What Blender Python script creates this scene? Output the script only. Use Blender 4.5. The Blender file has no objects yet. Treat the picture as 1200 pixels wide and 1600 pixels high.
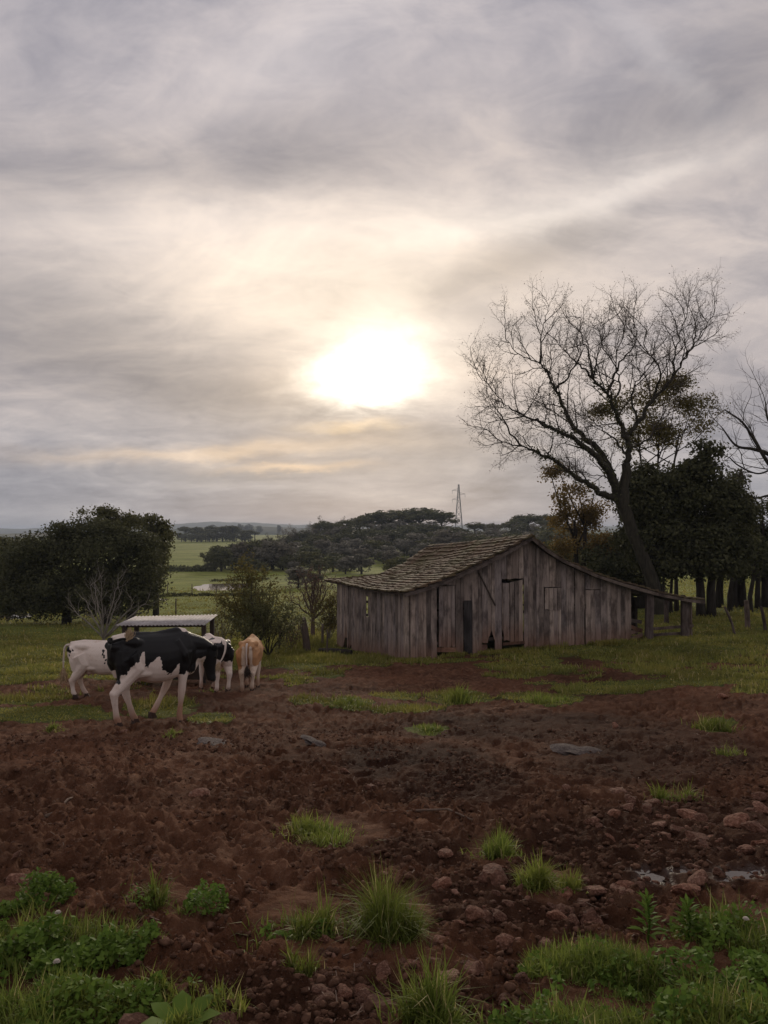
import bpy, math, random
import numpy as np
from mathutils import Vector, Matrix

# ---------------------------------------------------------------- camera, sky, sun, exposure
SC = bpy.context.scene
COL = SC.collection
CAMZ = 4.0
PITCH = math.atan(30 / 1200)
FPX = 1200.0
cam_d = bpy.data.cameras.new('camera')
cam = bpy.data.objects.new('camera', cam_d)
COL.objects.link(cam)
cam.location = (0, 0, CAMZ)
cam.rotation_euler = (math.pi / 2 + PITCH, 0, 0)
cam_d.sensor_fit = 'VERTICAL'
cam_d.sensor_height = 36.0
cam_d.lens = 27.0
cam_d.clip_start = 0.05
cam_d.clip_end = 20000
SC.camera = cam
CP, SP = math.cos(PITCH), math.sin(PITCH)


def ray(px, py):
    xc, zc = (px - 600) / FPX, (800 - py) / FPX
    return (xc, CP - zc * SP, SP + zc * CP)


def at(px, py, Y):
    d = ray(px, py)
    k = Y / d[1]
    return Vector((d[0] * k, Y, CAMZ + d[2] * k))


def azel(px, py):
    d = ray(px, py)
    return math.atan2(d[0], d[1]), math.atan2(d[2], math.hypot(d[0], d[1]))


SUN_AZ, SUN_EL = azel(585, 588)
EXPOSURE = 0.22
SUN_STRENGTH = 1.5

world = bpy.data.worlds.new('World')
SC.world = world
world.use_nodes = True
NT = world.node_tree
NT.nodes.clear()


def wn(t, **kw):
    n = NT.nodes.new(t)
    for k, v in kw.items():
        setattr(n, k, v)
    return n


def wl(a, b):
    NT.links.new(a, b)


def wmath(op, a, b=None, c=None, clamp=False):
    n = wn('ShaderNodeMath', operation=op, use_clamp=clamp)
    for i, v in enumerate((a, b, c)):
        if v is None:
            continue
        if isinstance(v, (int, float)):
            n.inputs[i].default_value = v
        else:
            wl(v, n.inputs[i])
    return n.outputs[0]


def wvec(op, a, b=None):
    n = wn('ShaderNodeVectorMath', operation=op)
    for i, v in enumerate((a, b)):
        if v is None:
            continue
        if isinstance(v, (tuple, list)):
            n.inputs[i].default_value = v
        else:
            wl(v, n.inputs[i])
    return n


def wscale(v, s):
    n = wn('ShaderNodeVectorMath', operation='SCALE')
    if isinstance(v, (tuple, list)):
        n.inputs[0].default_value = v
    else:
        wl(v, n.inputs[0])
    if isinstance(s, (int, float)):
        n.inputs['Scale'].default_value = s
    else:
        wl(s, n.inputs['Scale'])
    return n.outputs[0]


def wnoise(v, scale, detail=5, rough=0.55, dist=0.0):
    n = wn('ShaderNodeTexNoise')
    wl(v, n.inputs['Vector'])
    n.inputs['Scale'].default_value = scale
    n.inputs['Detail'].default_value = detail
    n.inputs['Roughness'].default_value = rough
    n.inputs['Distortion'].default_value = dist
    return n


def wcomb(x, y, z=0.0):
    n = wn('ShaderNodeCombineXYZ')
    for i, v in enumerate((x, y, z)):
        if isinstance(v, (int, float)):
            n.inputs[i].default_value = v
        else:
            wl(v, n.inputs[i])
    return n.outputs[0]


tc = wn('ShaderNodeTexCoord')
DIR = tc.outputs['Generated']
sep = wn('ShaderNodeSeparateXYZ')
wl(DIR, sep.inputs[0])
DX, DY, DZ = sep.outputs
AZ = wmath('ARCTAN2', DX, DY)
EL = wmath('ARCSINE', DZ)
# the cloud sheet: a plane overhead, so that streaks shorten towards the horizon
zc_ = wmath('ADD', wmath('MAXIMUM', DZ, 0.0), 0.34)
PLANE = wcomb(wmath('DIVIDE', DX, zc_), wmath('DIVIDE', DY, zc_))
AE = wcomb(AZ, EL)
warp = wvec('SUBTRACT', wnoise(PLANE, 1.9, 7, 0.62).outputs['Color'], (0.5, 0.5, 0.5)).outputs[0]
warp2 = wvec('MULTIPLY', warp, (0.30, 0.13, 0)).outputs[0]
AEW = wvec('ADD', AE, warp2).outputs[0]
warp3 = wvec('MULTIPLY', warp, (0.13, 0.075, 0)).outputs[0]
AES = wvec('ADD', AE, warp3).outputs[0]


def blob(px, py, sx, sy, rot=0.0, src=None):
    """A soft bank of thicker or thinner cloud in azimuth and elevation; widths in photo pixels."""
    a, e = azel(px, py)
    m = wn('ShaderNodeMapping', vector_type='TEXTURE')
    wl(src or AEW, m.inputs['Vector'])
    m.inputs['Location'].default_value = (a, e, 0)
    m.inputs['Rotation'].default_value = (0, 0, math.radians(rot))
    m.inputs['Scale'].default_value = (sx / 1200, sy / 1200, 1)
    d = wvec('DOT_PRODUCT', m.outputs[0], m.outputs[0]).outputs['Value']
    return wmath('EXPONENT', wmath('MULTIPLY', d, -1.0))


# colour of the sheet by elevation
ramp = wn('ShaderNodeValToRGB')
wl(wmath('MULTIPLY', EL, 1 / 1.4), ramp.inputs[0])
cr = ramp.color_ramp
cr.elements[0].position = 0.0
cr.elements[0].color = (0.270, 0.288, 0.335, 1)
cr.elements[1].position = 1.0
cr.elements[1].color = (0.36, 0.345, 0.365, 1)
for p, c in ((0.055, (0.315, 0.312, 0.348)), (0.12, (0.392, 0.358, 0.362)), (0.22, (0.475, 0.430, 0.418)), (0.36, (0.440, 0.408, 0.420)),
             (0.50, (0.425, 0.400, 0.420))):
    e = cr.elements.new(p)
    e.color = (*c, 1)
base = ramp.outputs[0]
# soft structure of the sheet: broad waves and wisps
st = wn('ShaderNodeMapping')
wl(PLANE, st.inputs['Vector'])
st.inputs['Rotation'].default_value = (0, 0, math.radians(18))
st.inputs['Scale'].default_value = (0.85, 1.35, 1)
n1 = wnoise(st.outputs[0], 2.1, 9, 0.60, 0.7).outputs['Fac']
n2 = wnoise(st.outputs[0], 7.5, 7, 0.64, 0.8).outputs['Fac']
struct_f = wmath('ADD', wmath('MULTIPLY', wmath('SUBTRACT', n1, 0.5), 1.5), wmath('MULTIPLY', wmath('SUBTRACT', n2, 0.5), 0.62))
# long flat streaks low over the horizon
LOW = wn('ShaderNodeMapRange', interpolation_type='SMOOTHSTEP')
wl(EL, LOW.inputs['Value'])
LOW.inputs['From Min'].default_value = 0.20
LOW.inputs['From Max'].default_value = 0.04
low = LOW.outputs[0]
sv = wcomb(wmath('MULTIPLY', AZ, 3.4), wmath('MULTIPLY', EL, 34.0))
n3 = wnoise(wvec('ADD', sv, wscale(warp, 0.9)).outputs[0], 1.0, 6, 0.62).outputs['Fac']
streak = wmath('MULTIPLY', wmath('SUBTRACT', n3, 0.5), wmath('MULTIPLY', low, 1.15))
fac = wmath('ADD', wmath('ADD', 1.0, struct_f), streak)
acc = wscale(base, wmath('MULTIPLY', fac, 1.02))
# thicker cloud is bluer, thinner cloud warmer
tn = wn('ShaderNodeValToRGB')
wl(wmath('ADD', wmath('MULTIPLY', wmath('SUBTRACT', fac, 1.0), 1.4), 0.5), tn.inputs[0])
tn.color_ramp.elements[0].color = (0.90, 0.93, 1.03, 1)
tn.color_ramp.elements[1].color = (1.08, 1.02, 0.94, 1)
acc = wvec('MULTIPLY', acc, tn.outputs[0]).outputs[0]


def add_blob(col, *a, **k):
    global acc
    acc = wvec('ADD', acc, wscale(col, blob(*a, **k))).outputs[0]


def mul_blob(amount, *a, **k):
    global acc
    acc = wscale(acc, wmath('SUBTRACT', 1.0, wmath('MULTIPLY', blob(*a, **k), amount)))


# thinner cloud lets the hidden sun through
add_blob((0.15, 0.112, 0.060), 580, 530, 430, 220)
add_blob((0.245, 0.196, 0.125), 540, 425, 320, 90, rot=4)
add_blob((0.12, 0.078, 0.030), 470, 600, 120, 50, src=AES)
add_blob((0.10, 0.066, 0.028), 720, 590, 90, 45, src=AES)
add_blob((0.08, 0.062, 0.038), 480, 500, 190, 80, src=AES)
add_blob((0.17, 0.152, 0.128), 960, 296, 220, 17, rot=9)
add_blob((0.10, 0.09, 0.075), 900, 300, 240, 34, rot=9, src=AES)
add_blob((0.12, 0.105, 0.085), 760, 340, 260, 50, rot=8)
add_blob((0.14, 0.125, 0.11), 300, 350, 260, 40, rot=0)
add_blob((0.09, 0.085, 0.08), 1030, 95, 120, 22, rot=-42)
add_blob((0.10, 0.09, 0.08), 480, 60, 200, 60, rot=20)
# thicker banks
mul_blob(0.34, 800, 405, 140, 36, rot=16, src=AES)
mul_blob(0.26, 150, 540, 330, 70, rot=-10, src=AES)
mul_blob(0.20, 480, 250, 300, 65, rot=8)
mul_blob(0.20, 1180, 120, 170, 130)
mul_blob(0.16, 1000, 190, 200, 70, rot=10)
mul_blob(0.14, 60, 270, 250, 60)
mul_blob(0.26, 680, 700, 230, 32, src=AES)
mul_blob(0.20, 380, 735, 220, 18, src=AES)
mul_blob(0.16, 520, 655, 120, 12, src=AES)
mul_blob(0.16, 330, 610, 200, 30, rot=-8)
mul_blob(0.12, 380, 745, 150, 12, src=AES)
# peach streaks under the sun
add_blob((0.30, 0.18, 0.05), 330, 705, 230, 13, rot=2, src=AES)
add_blob((0.34, 0.22, 0.07), 555, 676, 80, 9, src=AES)
add_blob((0.34, 0.20, 0.06), 450, 732, 100, 7, src=AES)
# the disc burning through, cut below by the low bank
cut = wn('ShaderNodeMapRange', interpolation_type='SMOOTHSTEP')
el_cut = wmath('ADD', EL, wmath('MULTIPLY', wmath('SUBTRACT', n2, 0.5), 0.09))
wl(el_cut, cut.inputs['Value'])
cut.inputs['From Min'].default_value = azel(585, 690)[1]
cut.inputs['From Max'].default_value = azel(585, 600)[1]
core = wmath('MULTIPLY', wmath('ADD', wmath('MULTIPLY', blob(583, 588, 48, 42, src=AES), 3.0), wmath('MULTIPLY', blob(588, 575, 102, 90, src=AEW), 0.80)), cut.outputs[0])
acc = wvec('ADD', acc, wscale((1.0, 0.90, 0.72), core)).outputs[0]

bg_cloud = wn('ShaderNodeBackground')
wl(acc, bg_cloud.inputs['Color'])
bg_cloud.inputs['Strength'].default_value = 1.0
sky = wn('ShaderNodeTexSky', sky_type='NISHITA')
sky.sun_disc = False
sky.sun_elevation = SUN_EL
sky.sun_rotation = SUN_AZ
bg_sky = wn('ShaderNodeBackground')
wl(sky.outputs[0], bg_sky.inputs['Color'])
bg_sky.inputs['Strength'].default_value = 0.06
mixw = wn('ShaderNodeMixShader')
mixw.inputs[0].default_value = 0.94        # cloud cover
wl(bg_sky.outputs[0], mixw.inputs[1])
wl(bg_cloud.outputs[0], mixw.inputs[2])
wo = wn('ShaderNodeOutputWorld')
wl(mixw.outputs[0], wo.inputs['Surface'])

sun_d = bpy.data.lights.new('sun', 'SUN')
sun_d.energy = SUN_STRENGTH
sun_d.angle = math.radians(11)
sun_d.color = (1.0, 0.86, 0.68)
sun = bpy.data.objects.new('sun', sun_d)
COL.objects.link(sun)
sun.rotation_euler = (math.pi / 2 - SUN_EL, 0, math.pi - SUN_AZ)   # shines back towards the camera
sun.location = (0, 60, 40)

vs = SC.view_settings
vs.view_transform = 'Standard'
vs.look = 'None'
vs.exposure = EXPOSURE
vs.gamma = 1.0
vs.use_curve_mapping = False
SC.cycles.max_bounces = 6
SC.cycles.transparent_max_bounces = 8
SC.cycles.volume_bounces = 0
SC.cycles.use_denoising = True
SC.cycles.sample_clamp_indirect = 3.0

# ---------------------------------------------------------------- helpers
RNG = np.random.default_rng(7)
random.seed(7)


def _hash(*ix):
    h = np.zeros(np.shape(ix[0]), dtype=np.uint64)
    for k, c in zip(ix, (374761393, 668265263, 2147483647, 1274126177)):
        h = (h + (np.asarray(k).astype(np.int64) & 0xffffffff).astype(np.uint64) * np.uint64(c)) & np.uint64(0xffffffff)
    h = ((h ^ (h >> np.uint64(13))) * np.uint64(1274126177)) & np.uint64(0xffffffff)
    h = ((h ^ (h >> np.uint64(16))) * np.uint64(2246822519)) & np.uint64(0xffffffff)
    return ((h ^ (h >> np.uint64(15))) & np.uint64(0xffffff)).astype(np.float64) / 0xffffff


def vn2(x, y, seed=0):
    x, y = np.asarray(x, float), np.asarray(y, float)
    ix, iy = np.floor(x), np.floor(y)
    fx, fy = x - ix, y - iy
    fx = fx * fx * fx * (fx * (fx * 6 - 15) + 10)
    fy = fy * fy * fy * (fy * (fy * 6 - 15) + 10)
    s = np.full(np.shape(ix), seed)
    a, b, c, d = _hash(ix, iy, s), _hash(ix + 1, iy, s), _hash(ix, iy + 1, s), _hash(ix + 1, iy + 1, s)
    return (a + (b - a) * fx) * (1 - fy) + (c + (d - c) * fx) * fy


def fbm2(x, y, oct=4, seed=0, gain=0.5):
    t, amp, tot = 0, 1.0, 0
    for k in range(oct):
        t = t + amp * vn2(x * 2 ** k + 17.3 * k, y * 2 ** k - 9.1 * k, seed + k)
        tot += amp
        amp *= gain
    return t / tot


def vn3(x, y, z, seed=0):
    x, y, z = (np.asarray(v, float) for v in (x, y, z))
    ix, iy, iz = np.floor(x), np.floor(y), np.floor(z)
    f = [v - i for v, i in ((x, ix), (y, iy), (z, iz))]
    f = [v * v * (3 - 2 * v) for v in f]
    s = np.full(np.shape(ix), seed)
    r = 0
    for a in (0, 1):
        for b in (0, 1):
            for c in (0, 1):
                w = (f[0] if a else 1 - f[0]) * (f[1] if b else 1 - f[1]) * (f[2] if c else 1 - f[2])
                r = r + w * _hash(ix + a, iy + b, iz + c, s)
    return r


def smooth(a, b, x):
    t = np.clip((np.asarray(x, float) - a) / (b - a), 0, 1)
    return t * t * (3 - 2 * t)


def mesh_np(name, verts, faces, mat=None, attrs=None, smooth_shade=False, parent=None, link=True, mesh_only=False):
    """faces: an (n,3) or (n,4) array, or a list of such arrays."""
    me = bpy.data.meshes.new(name)
    verts = np.asarray(verts, np.float32)
    fl = faces if isinstance(faces, list) and not isinstance(faces[0], tuple) else [faces]
    fl = [np.asarray(f, np.int32) for f in fl if len(f)]
    loops = np.concatenate([f.ravel() for f in fl])
    counts = np.concatenate([np.full(len(f), f.shape[1], np.int32) for f in fl])
    starts = np.concatenate([[0], np.cumsum(counts)[:-1]]).astype(np.int32)
    me.vertices.add(len(verts))
    me.vertices.foreach_set('co', verts.ravel())
    me.loops.add(len(loops))
    me.loops.foreach_set('vertex_index', loops)
    me.polygons.add(len(counts))
    me.polygons.foreach_set('loop_start', starts)
    me.polygons.foreach_set('loop_total', counts)
    if smooth_shade:
        me.polygons.foreach_set('use_smooth', np.ones(len(counts), bool))
    me.update(calc_edges=True)
    for k, v in (attrs or {}).items():
        v = np.asarray(v, np.float32)
        if v.ndim == 2:
            a = me.attributes.new(k, 'FLOAT_COLOR', 'POINT')
            a.data.foreach_set('color', np.concatenate([v, np.ones((len(v), 1), np.float32)], 1).ravel())
        else:
            a = me.attributes.new(k, 'FLOAT', 'POINT')
            a.data.foreach_set('value', v)
    if mat:
        me.materials.append(mat)
    if mesh_only:
        return me
    return link_obj(name, me, parent)


def link_obj(name, me, parent=None):
    o = bpy.data.objects.new(name, me)
    COL.objects.link(o)
    if parent:
        o.parent = parent
    return o


def tag(o, label=None, cat=None, group=None, kind=None):
    for k, v in (('label', label), ('category', cat), ('group', group), ('kind', kind)):
        if v:
            o[k] = v
    return o


def thing(name, label, cat, loc=(0, 0, 0), rz=0.0, group=None):
    o = bpy.data.objects.new(name, None)
    COL.objects.link(o)
    o.empty_display_size = 0.2
    o.location = loc
    o.rotation_euler = (0, 0, rz)
    return tag(o, label, cat, group)


def copy_tree(o, parent=None):
    c = o.copy()
    COL.objects.link(c)
    c.parent = parent
    for ch in o.children:
        copy_tree(ch, c)
    return c


class MB:
    """Collects boxes, tubes and lofts and links them as one mesh."""

    def __init__(self):
        self.v, self.f = [], []

    def add(self, vs_, fs_):
        n = len(self.v)
        self.v.extend([tuple(p) for p in vs_])
        self.f.extend([tuple(i + n for i in f) for f in fs_])

    def hexa(self, p):
        self.add(p, [(0, 3, 2, 1), (4, 5, 6, 7), (0, 1, 5, 4), (1, 2, 6, 5), (2, 3, 7, 6), (3, 0, 4, 7)])

    def box(self, a, b):
        (x0, y0, z0), (x1, y1, z1) = a, b
        self.hexa([(x0, y0, z0), (x1, y0, z0), (x1, y1, z0), (x0, y1, z0), (x0, y0, z1), (x1, y0, z1), (x1, y1, z1), (x0, y1, z1)])

    def bar(self, a, b, w, t, up=(0, 0, 1)):
        a, b = Vector(a), Vector(b)
        d = (b - a).normalized()
        s = d.cross(Vector(up))
        if s.length < 1e-3:
            s = d.cross(Vector((0, 1, 0)))
        s.normalize()
        u = s.cross(d).normalized()
        s, u = s * w / 2, u * t / 2
        self.hexa([a - s - u, a + s - u, a + s + u, a - s + u, b - s - u, b + s - u, b + s + u, b - s + u])

    def tube(self, pts, radii, n=6, cap=True, squash=None):
        pts = [Vector(p) for p in pts]
        rings = []
        ref = None
        for i, p in enumerate(pts):
            d = (pts[min(i + 1, len(pts) - 1)] - pts[max(i - 1, 0)]).normalized()
            if ref is None:
                ref = d.cross(Vector((0.31, 0.93, 0.2)))
                if ref.length < .1:
                    ref = d.cross(Vector((1, 0, 0)))
            ref = (ref - d * ref.dot(d)).normalized()
            b = d.cross(ref)
            r = radii[i] if not isinstance(radii, (int, float)) else radii
            rings.append([p + (ref * math.cos(2 * math.pi * k / n) + b * math.sin(2 * math.pi * k / n)) * r for k in range(n)])
        vs_ = [q for r in rings for q in r]
        fs_ = []
        for i in range(len(rings) - 1):
            for k in range(n):
                a, b = i * n + k, i * n + (k + 1) % n
                fs_.append((a, b, b + n, a + n))
        if cap:
            fs_.append(tuple(range(n - 1, -1, -1)))
            fs_.append(tuple(range((len(rings) - 1) * n, len(rings) * n)))
        self.add(vs_, fs_)

    def mesh(self, name, mat=None, smooth_shade=False):
        me = bpy.data.meshes.new(name)
        me.from_pydata(self.v, [], self.f)
        if smooth_shade:
            me.polygons.foreach_set('use_smooth', [True] * len(me.polygons))
        me.update()
        if mat:
            me.materials.append(mat)
        return me

    def build(self, name, mat=None, parent=None, smooth_shade=False):
        return link_obj(name, self.mesh(name, mat, smooth_shade), parent)


# ---------------------------------------------------------------- materials
class M:
    """A small node builder."""

    def __init__(self, name, rough=0.8, spec=0.3):
        self.m = bpy.data.materials.new(name)
        self.m.use_nodes = True
        self.t = self.m.node_tree
        self.b = self.t.nodes['Principled BSDF']
        self.out = self.t.nodes['Material Output']
        self.b.inputs['Roughness'].default_value = rough
        self.b.inputs['Specular IOR Level'].default_value = spec

    def n(self, ty, **kw):
        x = self.t.nodes.new(ty)
        for k, v in kw.items():
            setattr(x, k, v)
        return x

    def l(self, a, b):
        self.t.links.new(a, b)

    def setin(self, s, v):
        if hasattr(v, 'is_output') or isinstance(v, bpy.types.NodeSocket):
            self.l(v, s)
        elif isinstance(v, (tuple, list)) and s.type == 'RGBA' and len(v) == 3:
            s.default_value = (*v, 1)
        else:
            s.default_value = v

    def attr(self, name, out='Fac'):
        a = self.n('ShaderNodeAttribute', attribute_name=name)
        return a.outputs[out]

    def coord(self, which='Object'):
        return self.n('ShaderNodeTexCoord').outputs[which]

    def pos(self):
        return self.n('ShaderNodeNewGeometry').outputs['Position']

    def rnd(self):
        return self.n('ShaderNodeObjectInfo').outputs['Random']

    def mapping(self, v, scale=(1, 1, 1), loc=(0, 0, 0), rot=(0, 0, 0)):
        m = self.n('ShaderNodeMapping')
        self.l(v, m.inputs['Vector'])
        self.setin(m.inputs['Scale'], scale)
        self.setin(m.inputs['Location'], loc)
        self.setin(m.inputs['Rotation'], rot)
        return m.outputs[0]

    def noise(self, v, scale, detail=4, rough=0.55, dist=0, out='Fac'):
        x = self.n('ShaderNodeTexNoise')
        if v is not None:
            self.l(v, x.inputs['Vector'])
        x.inputs['Scale'].default_value = scale
        x.inputs['Detail'].default_value = detail
        x.inputs['Roughness'].default_value = rough
        x.inputs['Distortion'].default_value = dist
        return x.outputs[out]

    def math(self, op, a, b=None, clamp=False):
        x = self.n('ShaderNodeMath', operation=op, use_clamp=clamp)
        self.setin(x.inputs[0], a)
        if b is not None:
            self.setin(x.inputs[1], b)
        return x.outputs[0]

    def vadd(self, a, b):
        x = self.n('ShaderNodeVectorMath', operation='ADD')
        self.l(a, x.inputs[0])
        self.setin(x.inputs[1], b)
        return x.outputs[0]

    def mix(self, f, a, b, blend='MIX'):
        x = self.n('ShaderNodeMix', data_type='RGBA', blend_type=blend)
        self.setin(x.inputs['Factor'], f)
        self.setin(x.inputs[6], a)
        self.setin(x.inputs[7], b)
        return x.outputs[2]

    def ramp(self, f, stops, interp='LINEAR'):
        x = self.n('ShaderNodeValToRGB')
        x.color_ramp.interpolation = interp
        els = x.color_ramp.elements
        while len(els) < len(stops):
            els.new(0.5)
        for e, (p, c) in zip(els, stops):
            e.position = p
            e.color = (*c, 1) if len(c) == 3 else c
        self.l(f, x.inputs[0])
        return x.outputs[0]

    def rng(self, v, a, b, c=0.0, d=1.0, sm=True):
        x = self.n('ShaderNodeMapRange', interpolation_type='SMOOTHSTEP' if sm else 'LINEAR')
        self.l(v, x.inputs['Value'])
        for k, q in (('From Min', a), ('From Max', b), ('To Min', c), ('To Max', d)):
            x.inputs[k].default_value = q
        return x.outputs[0]

    def color(self, c):
        self.setin(self.b.inputs['Base Color'], c)
        return self

    def rough(self, r):
        self.setin(self.b.inputs['Roughness'], r)
        return self

    def bump(self, h, strength=0.5, dist=0.02):
        x = self.n('ShaderNodeBump')
        x.inputs['Strength'].default_value = strength
        x.inputs['Distance'].default_value = dist
        self.l(h, x.inputs['Height'])
        self.l(x.outputs[0], self.b.inputs['Normal'])
        return self

    def translucent(self, color, amount=0.4):
        tr = self.n('ShaderNodeBsdfTranslucent')
        self.setin(tr.inputs['Color'], color)
        mx = self.n('ShaderNodeMixShader')
        mx.inputs[0].default_value = amount
        self.l(self.b.outputs[0], mx.inputs[1])
        self.l(tr.outputs[0], mx.inputs[2])
        self.l(mx.outputs[0], self.out.inputs['Surface'])
        return self


def leaf_mat(name, c0, c1, trans=0.35, rough=0.6):
    q = M(name, max(rough, .65), 0.08)
    r = q.attr('rnd')
    o = q.rnd()
    col = q.mix(r, c0, c1)
    col = q.mix(q.rng(o, 0, 1, 0.0, 0.35), col, (c0[0] * 1.3, c0[1] * 1.05, c0[2] * 0.9))
    q.color(col)
    q.translucent(col, trans)
    return q.m


def bark_mat(name, c0, c1, scale=9):
    q = M(name, 0.9, 0.15)
    v = q.mapping(q.coord('Object'), (1, 1, 0.25))
    f = q.noise(v, scale, 6, 0.65)
    q.color(q.ramp(f, [(0.3, c0), (0.7, c1)]))
    q.bump(f, 0.6, 0.03)
    return q.m


def soil_colour(q, p):
    f1 = q.noise(p, 0.5, 5, 0.6)
    f2 = q.noise(p, 6.0, 8, 0.65)
    f3 = q.noise(p, 60.0, 4, 0.7)
    c = q.ramp(f2, [(0.28, SOIL_D), (0.5, SOIL_M), (0.72, SOIL_L)])
    c = q.mix(q.rng(f1, 0.35, 0.65), c, q.mix(0.5, c, SOIL_R))
    c = q.mix(q.rng(f3, 0.56, 0.70, 0, 0.7), c, (0.185, 0.115, 0.080))      # crumbs and straw bits
    big = q.noise(p, 0.33, 5, 0.65)
    c = q.mix(1.0, c, q.ramp(big, [(0.36, (0.62, 0.59, 0.58)), (0.5, (1.0, 1.0, 1.0)), (0.64, (1.32, 1.32, 1.32))]), 'MULTIPLY')
    return c, f2, f3


SOIL_D, SOIL_M, SOIL_L, SOIL_R = (0.030, 0.0140, 0.0088), (0.096, 0.0460, 0.0270), (0.200, 0.112, 0.070), (0.122, 0.051, 0.0265)


def make_ground_mat():
    q = M('soil_and_turf', 0.95, 0.06)
    p = q.pos()
    c, f2, f3 = soil_colour(q, p)
    wet = q.attr('wet')
    c = q.mix(q.math('MULTIPLY', wet, 0.62), c, (0.020, 0.0105, 0.0078))
    g = q.attr('grass')
    far = q.attr('far')
    gn = q.noise(p, 1.3, 7, 0.65)
    gf = q.noise(p, 12.0, 5, 0.7)
    gc = q.ramp(gn, [(0.3, (0.070, 0.078, 0.022)), (0.55, (0.115, 0.130, 0.032)), (0.75, (0.150, 0.145, 0.048))])
    nearf = q.rng(q.math('MULTIPLY', g, q.attr('turf')), 0.2, 0.9)
    gc = q.mix(nearf, (0.026, 0.0165, 0.0085), gc)
    gc = q.mix(q.rng(gf, 0.42, 0.66, 0, 0.6), gc, (0.030, 0.038, 0.012))
    # pasture seen from afar: tussocks, paler swathes
    pl = q.mapping(p, (0.02, 0.05, 0.02))
    fn = q.noise(pl, 1.6, 6, 0.62)
    fn2 = q.noise(p, 0.35, 6, 0.7)
    fc = q.ramp(fn, [(0.3, (0.115, 0.140, 0.032)), (0.5, (0.205, 0.228, 0.052)), (0.7, (0.270, 0.268, 0.082))])
    fc = q.mix(q.rng(fn2, 0.45, 0.7, 0, 0.55), fc, (0.055, 0.065, 0.022))
    gc = q.mix(far, gc, fc)
    edge = q.noise(p, 3.0, 6, 0.7)
    gm = q.rng(q.math('ADD', g, q.math('MULTIPLY', q.math('SUBTRACT', edge, 0.5), 0.9)), 0.38, 0.62)
    gm = q.math('MULTIPLY', gm, q.rng(q.attr('turf'), 0.0, 1.0, 0.12, 1.0))
    q.color(q.mix(gm, c, gc))
    sh = q.attr('shine')
    q.l(q.rng(sh, 0.2, 0.9, 0.95, 0.28), q.b.inputs['Roughness'])
    q.l(q.rng(sh, 0.2, 0.9, 0.04, 0.4), q.b.inputs['Specular IOR Level'])
    f4 = q.noise(p, 26.0, 5, 0.75)
    h = q.math('ADD', q.math('ADD', f2, q.math('MULTIPLY', f4, 0.8)), q.math('MULTIPLY', f3, 0.4))
    q.bump(h, 0.9, 0.045)
    return q.m


def make_blade_mat(name, c0, c1, dry):
    q = M(name, 0.6, 0.16)
    r = q.attr('rnd')
    t = q.attr('tip')
    p = q.pos()
    pn = q.noise(p, 1.1, 4, 0.6)
    col = q.mix(r, c0, c1)
    col = q.mix(q.rng(pn, 0.35, 0.7, 0, 0.55), col, (c1[0] * 1.25, c1[1] * 1.0, c1[2] * 1.0))
    pn2 = q.noise(p, 0.45, 4, 0.6)
    col = q.mix(q.rng(pn2, 0.42, 0.62, 0, 0.6), col, (c0[0] * 0.62, c0[1] * 0.55, c0[2] * 0.6))
    col = q.mix(q.rng(r, 0.93, 0.97), col, dry)
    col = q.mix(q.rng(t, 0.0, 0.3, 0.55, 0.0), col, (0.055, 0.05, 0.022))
    q.color(col)
    q.translucent(col, 0.45)
    return q.m


def simple_mat(name, c0, c1, scale=20, rough=0.85, spec=0.25, bump=0.4, bdist=0.01, metal=0.0, space='Object'):
    q = M(name, rough, spec)
    f = q.noise(q.coord(space), scale, 6, 0.65)
    col = q.ramp(f, [(0.3, c0), (0.7, c1)])
    q.color(q.mix(q.rng(q.rnd(), 0, 1, 0, 0.3), col, (c0[0] * 0.7, c0[1] * 0.7, c0[2] * 0.7)))
    q.b.inputs['Metallic'].default_value = metal
    q.bump(f, bump, bdist)
    return q.m


def plank_mat(name, g0, g1, g2, stain=True, rot_axis=2):
    """Weathered board: grain runs along the board's own length, tone differs from board to board."""
    q = M(name, 0.88, 0.2)
    p = q.coord('Object')
    r = q.rnd()
    sh = q.n('ShaderNodeCombineXYZ')
    q.l(q.math('MULTIPLY', r, 37.0), sh.inputs[0])
    q.l(q.math('MULTIPLY', r, 91.0), sh.inputs[1])
    q.l(q.math('MULTIPLY', r, 13.0), sh.inputs[2])
    s = [14, 14, 14]
    s[rot_axis] = 0.7
    pv = q.vadd(p, sh.outputs[0])
    grain = q.noise(q.mapping(pv, tuple(s)), 2.2, 7, 0.65, 0.3)
    blot = q.noise(q.mapping(pv, (2.5, 2.5, 1.2)), 1.3, 5, 0.6)
    col = q.ramp(grain, [(0.25, g0), (0.5, g1), (0.75, g2)])
    col = q.mix(q.rng(blot, 0.42, 0.66, 0.0, 0.85), col, (g0[0] * 0.6, g0[1] * 0.58, g0[2] * 0.6))
    tone = q.ramp(r, [(0.0, (0.50, 0.47, 0.46)), (0.3, (1.0, 0.94, 0.90)), (0.55, (0.78, 0.76, 0.80)), (0.8, (1.28, 1.20, 1.12)), (1.0, (0.62, 0.56, 0.54))])
    col = q.mix(1.0, col, tone, 'MULTIPLY')
    if stain:
        # red mud splashed up the foot of the boards
        sz = q.n('ShaderNodeSeparateXYZ')
        q.l(p, sz.inputs[0])
        hgt = q.math('ADD', sz.outputs[2], q.math('MULTIPLY', q.math('SUBTRACT', blot, 0.5), 0.8))
        col = q.mix(q.rng(hgt, 0.85, 0.05, 0, 0.55), col, (0.20, 0.095, 0.055))
    q.color(col)
    q.bump(grain, 0.7, 0.012)
    return q.m


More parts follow.
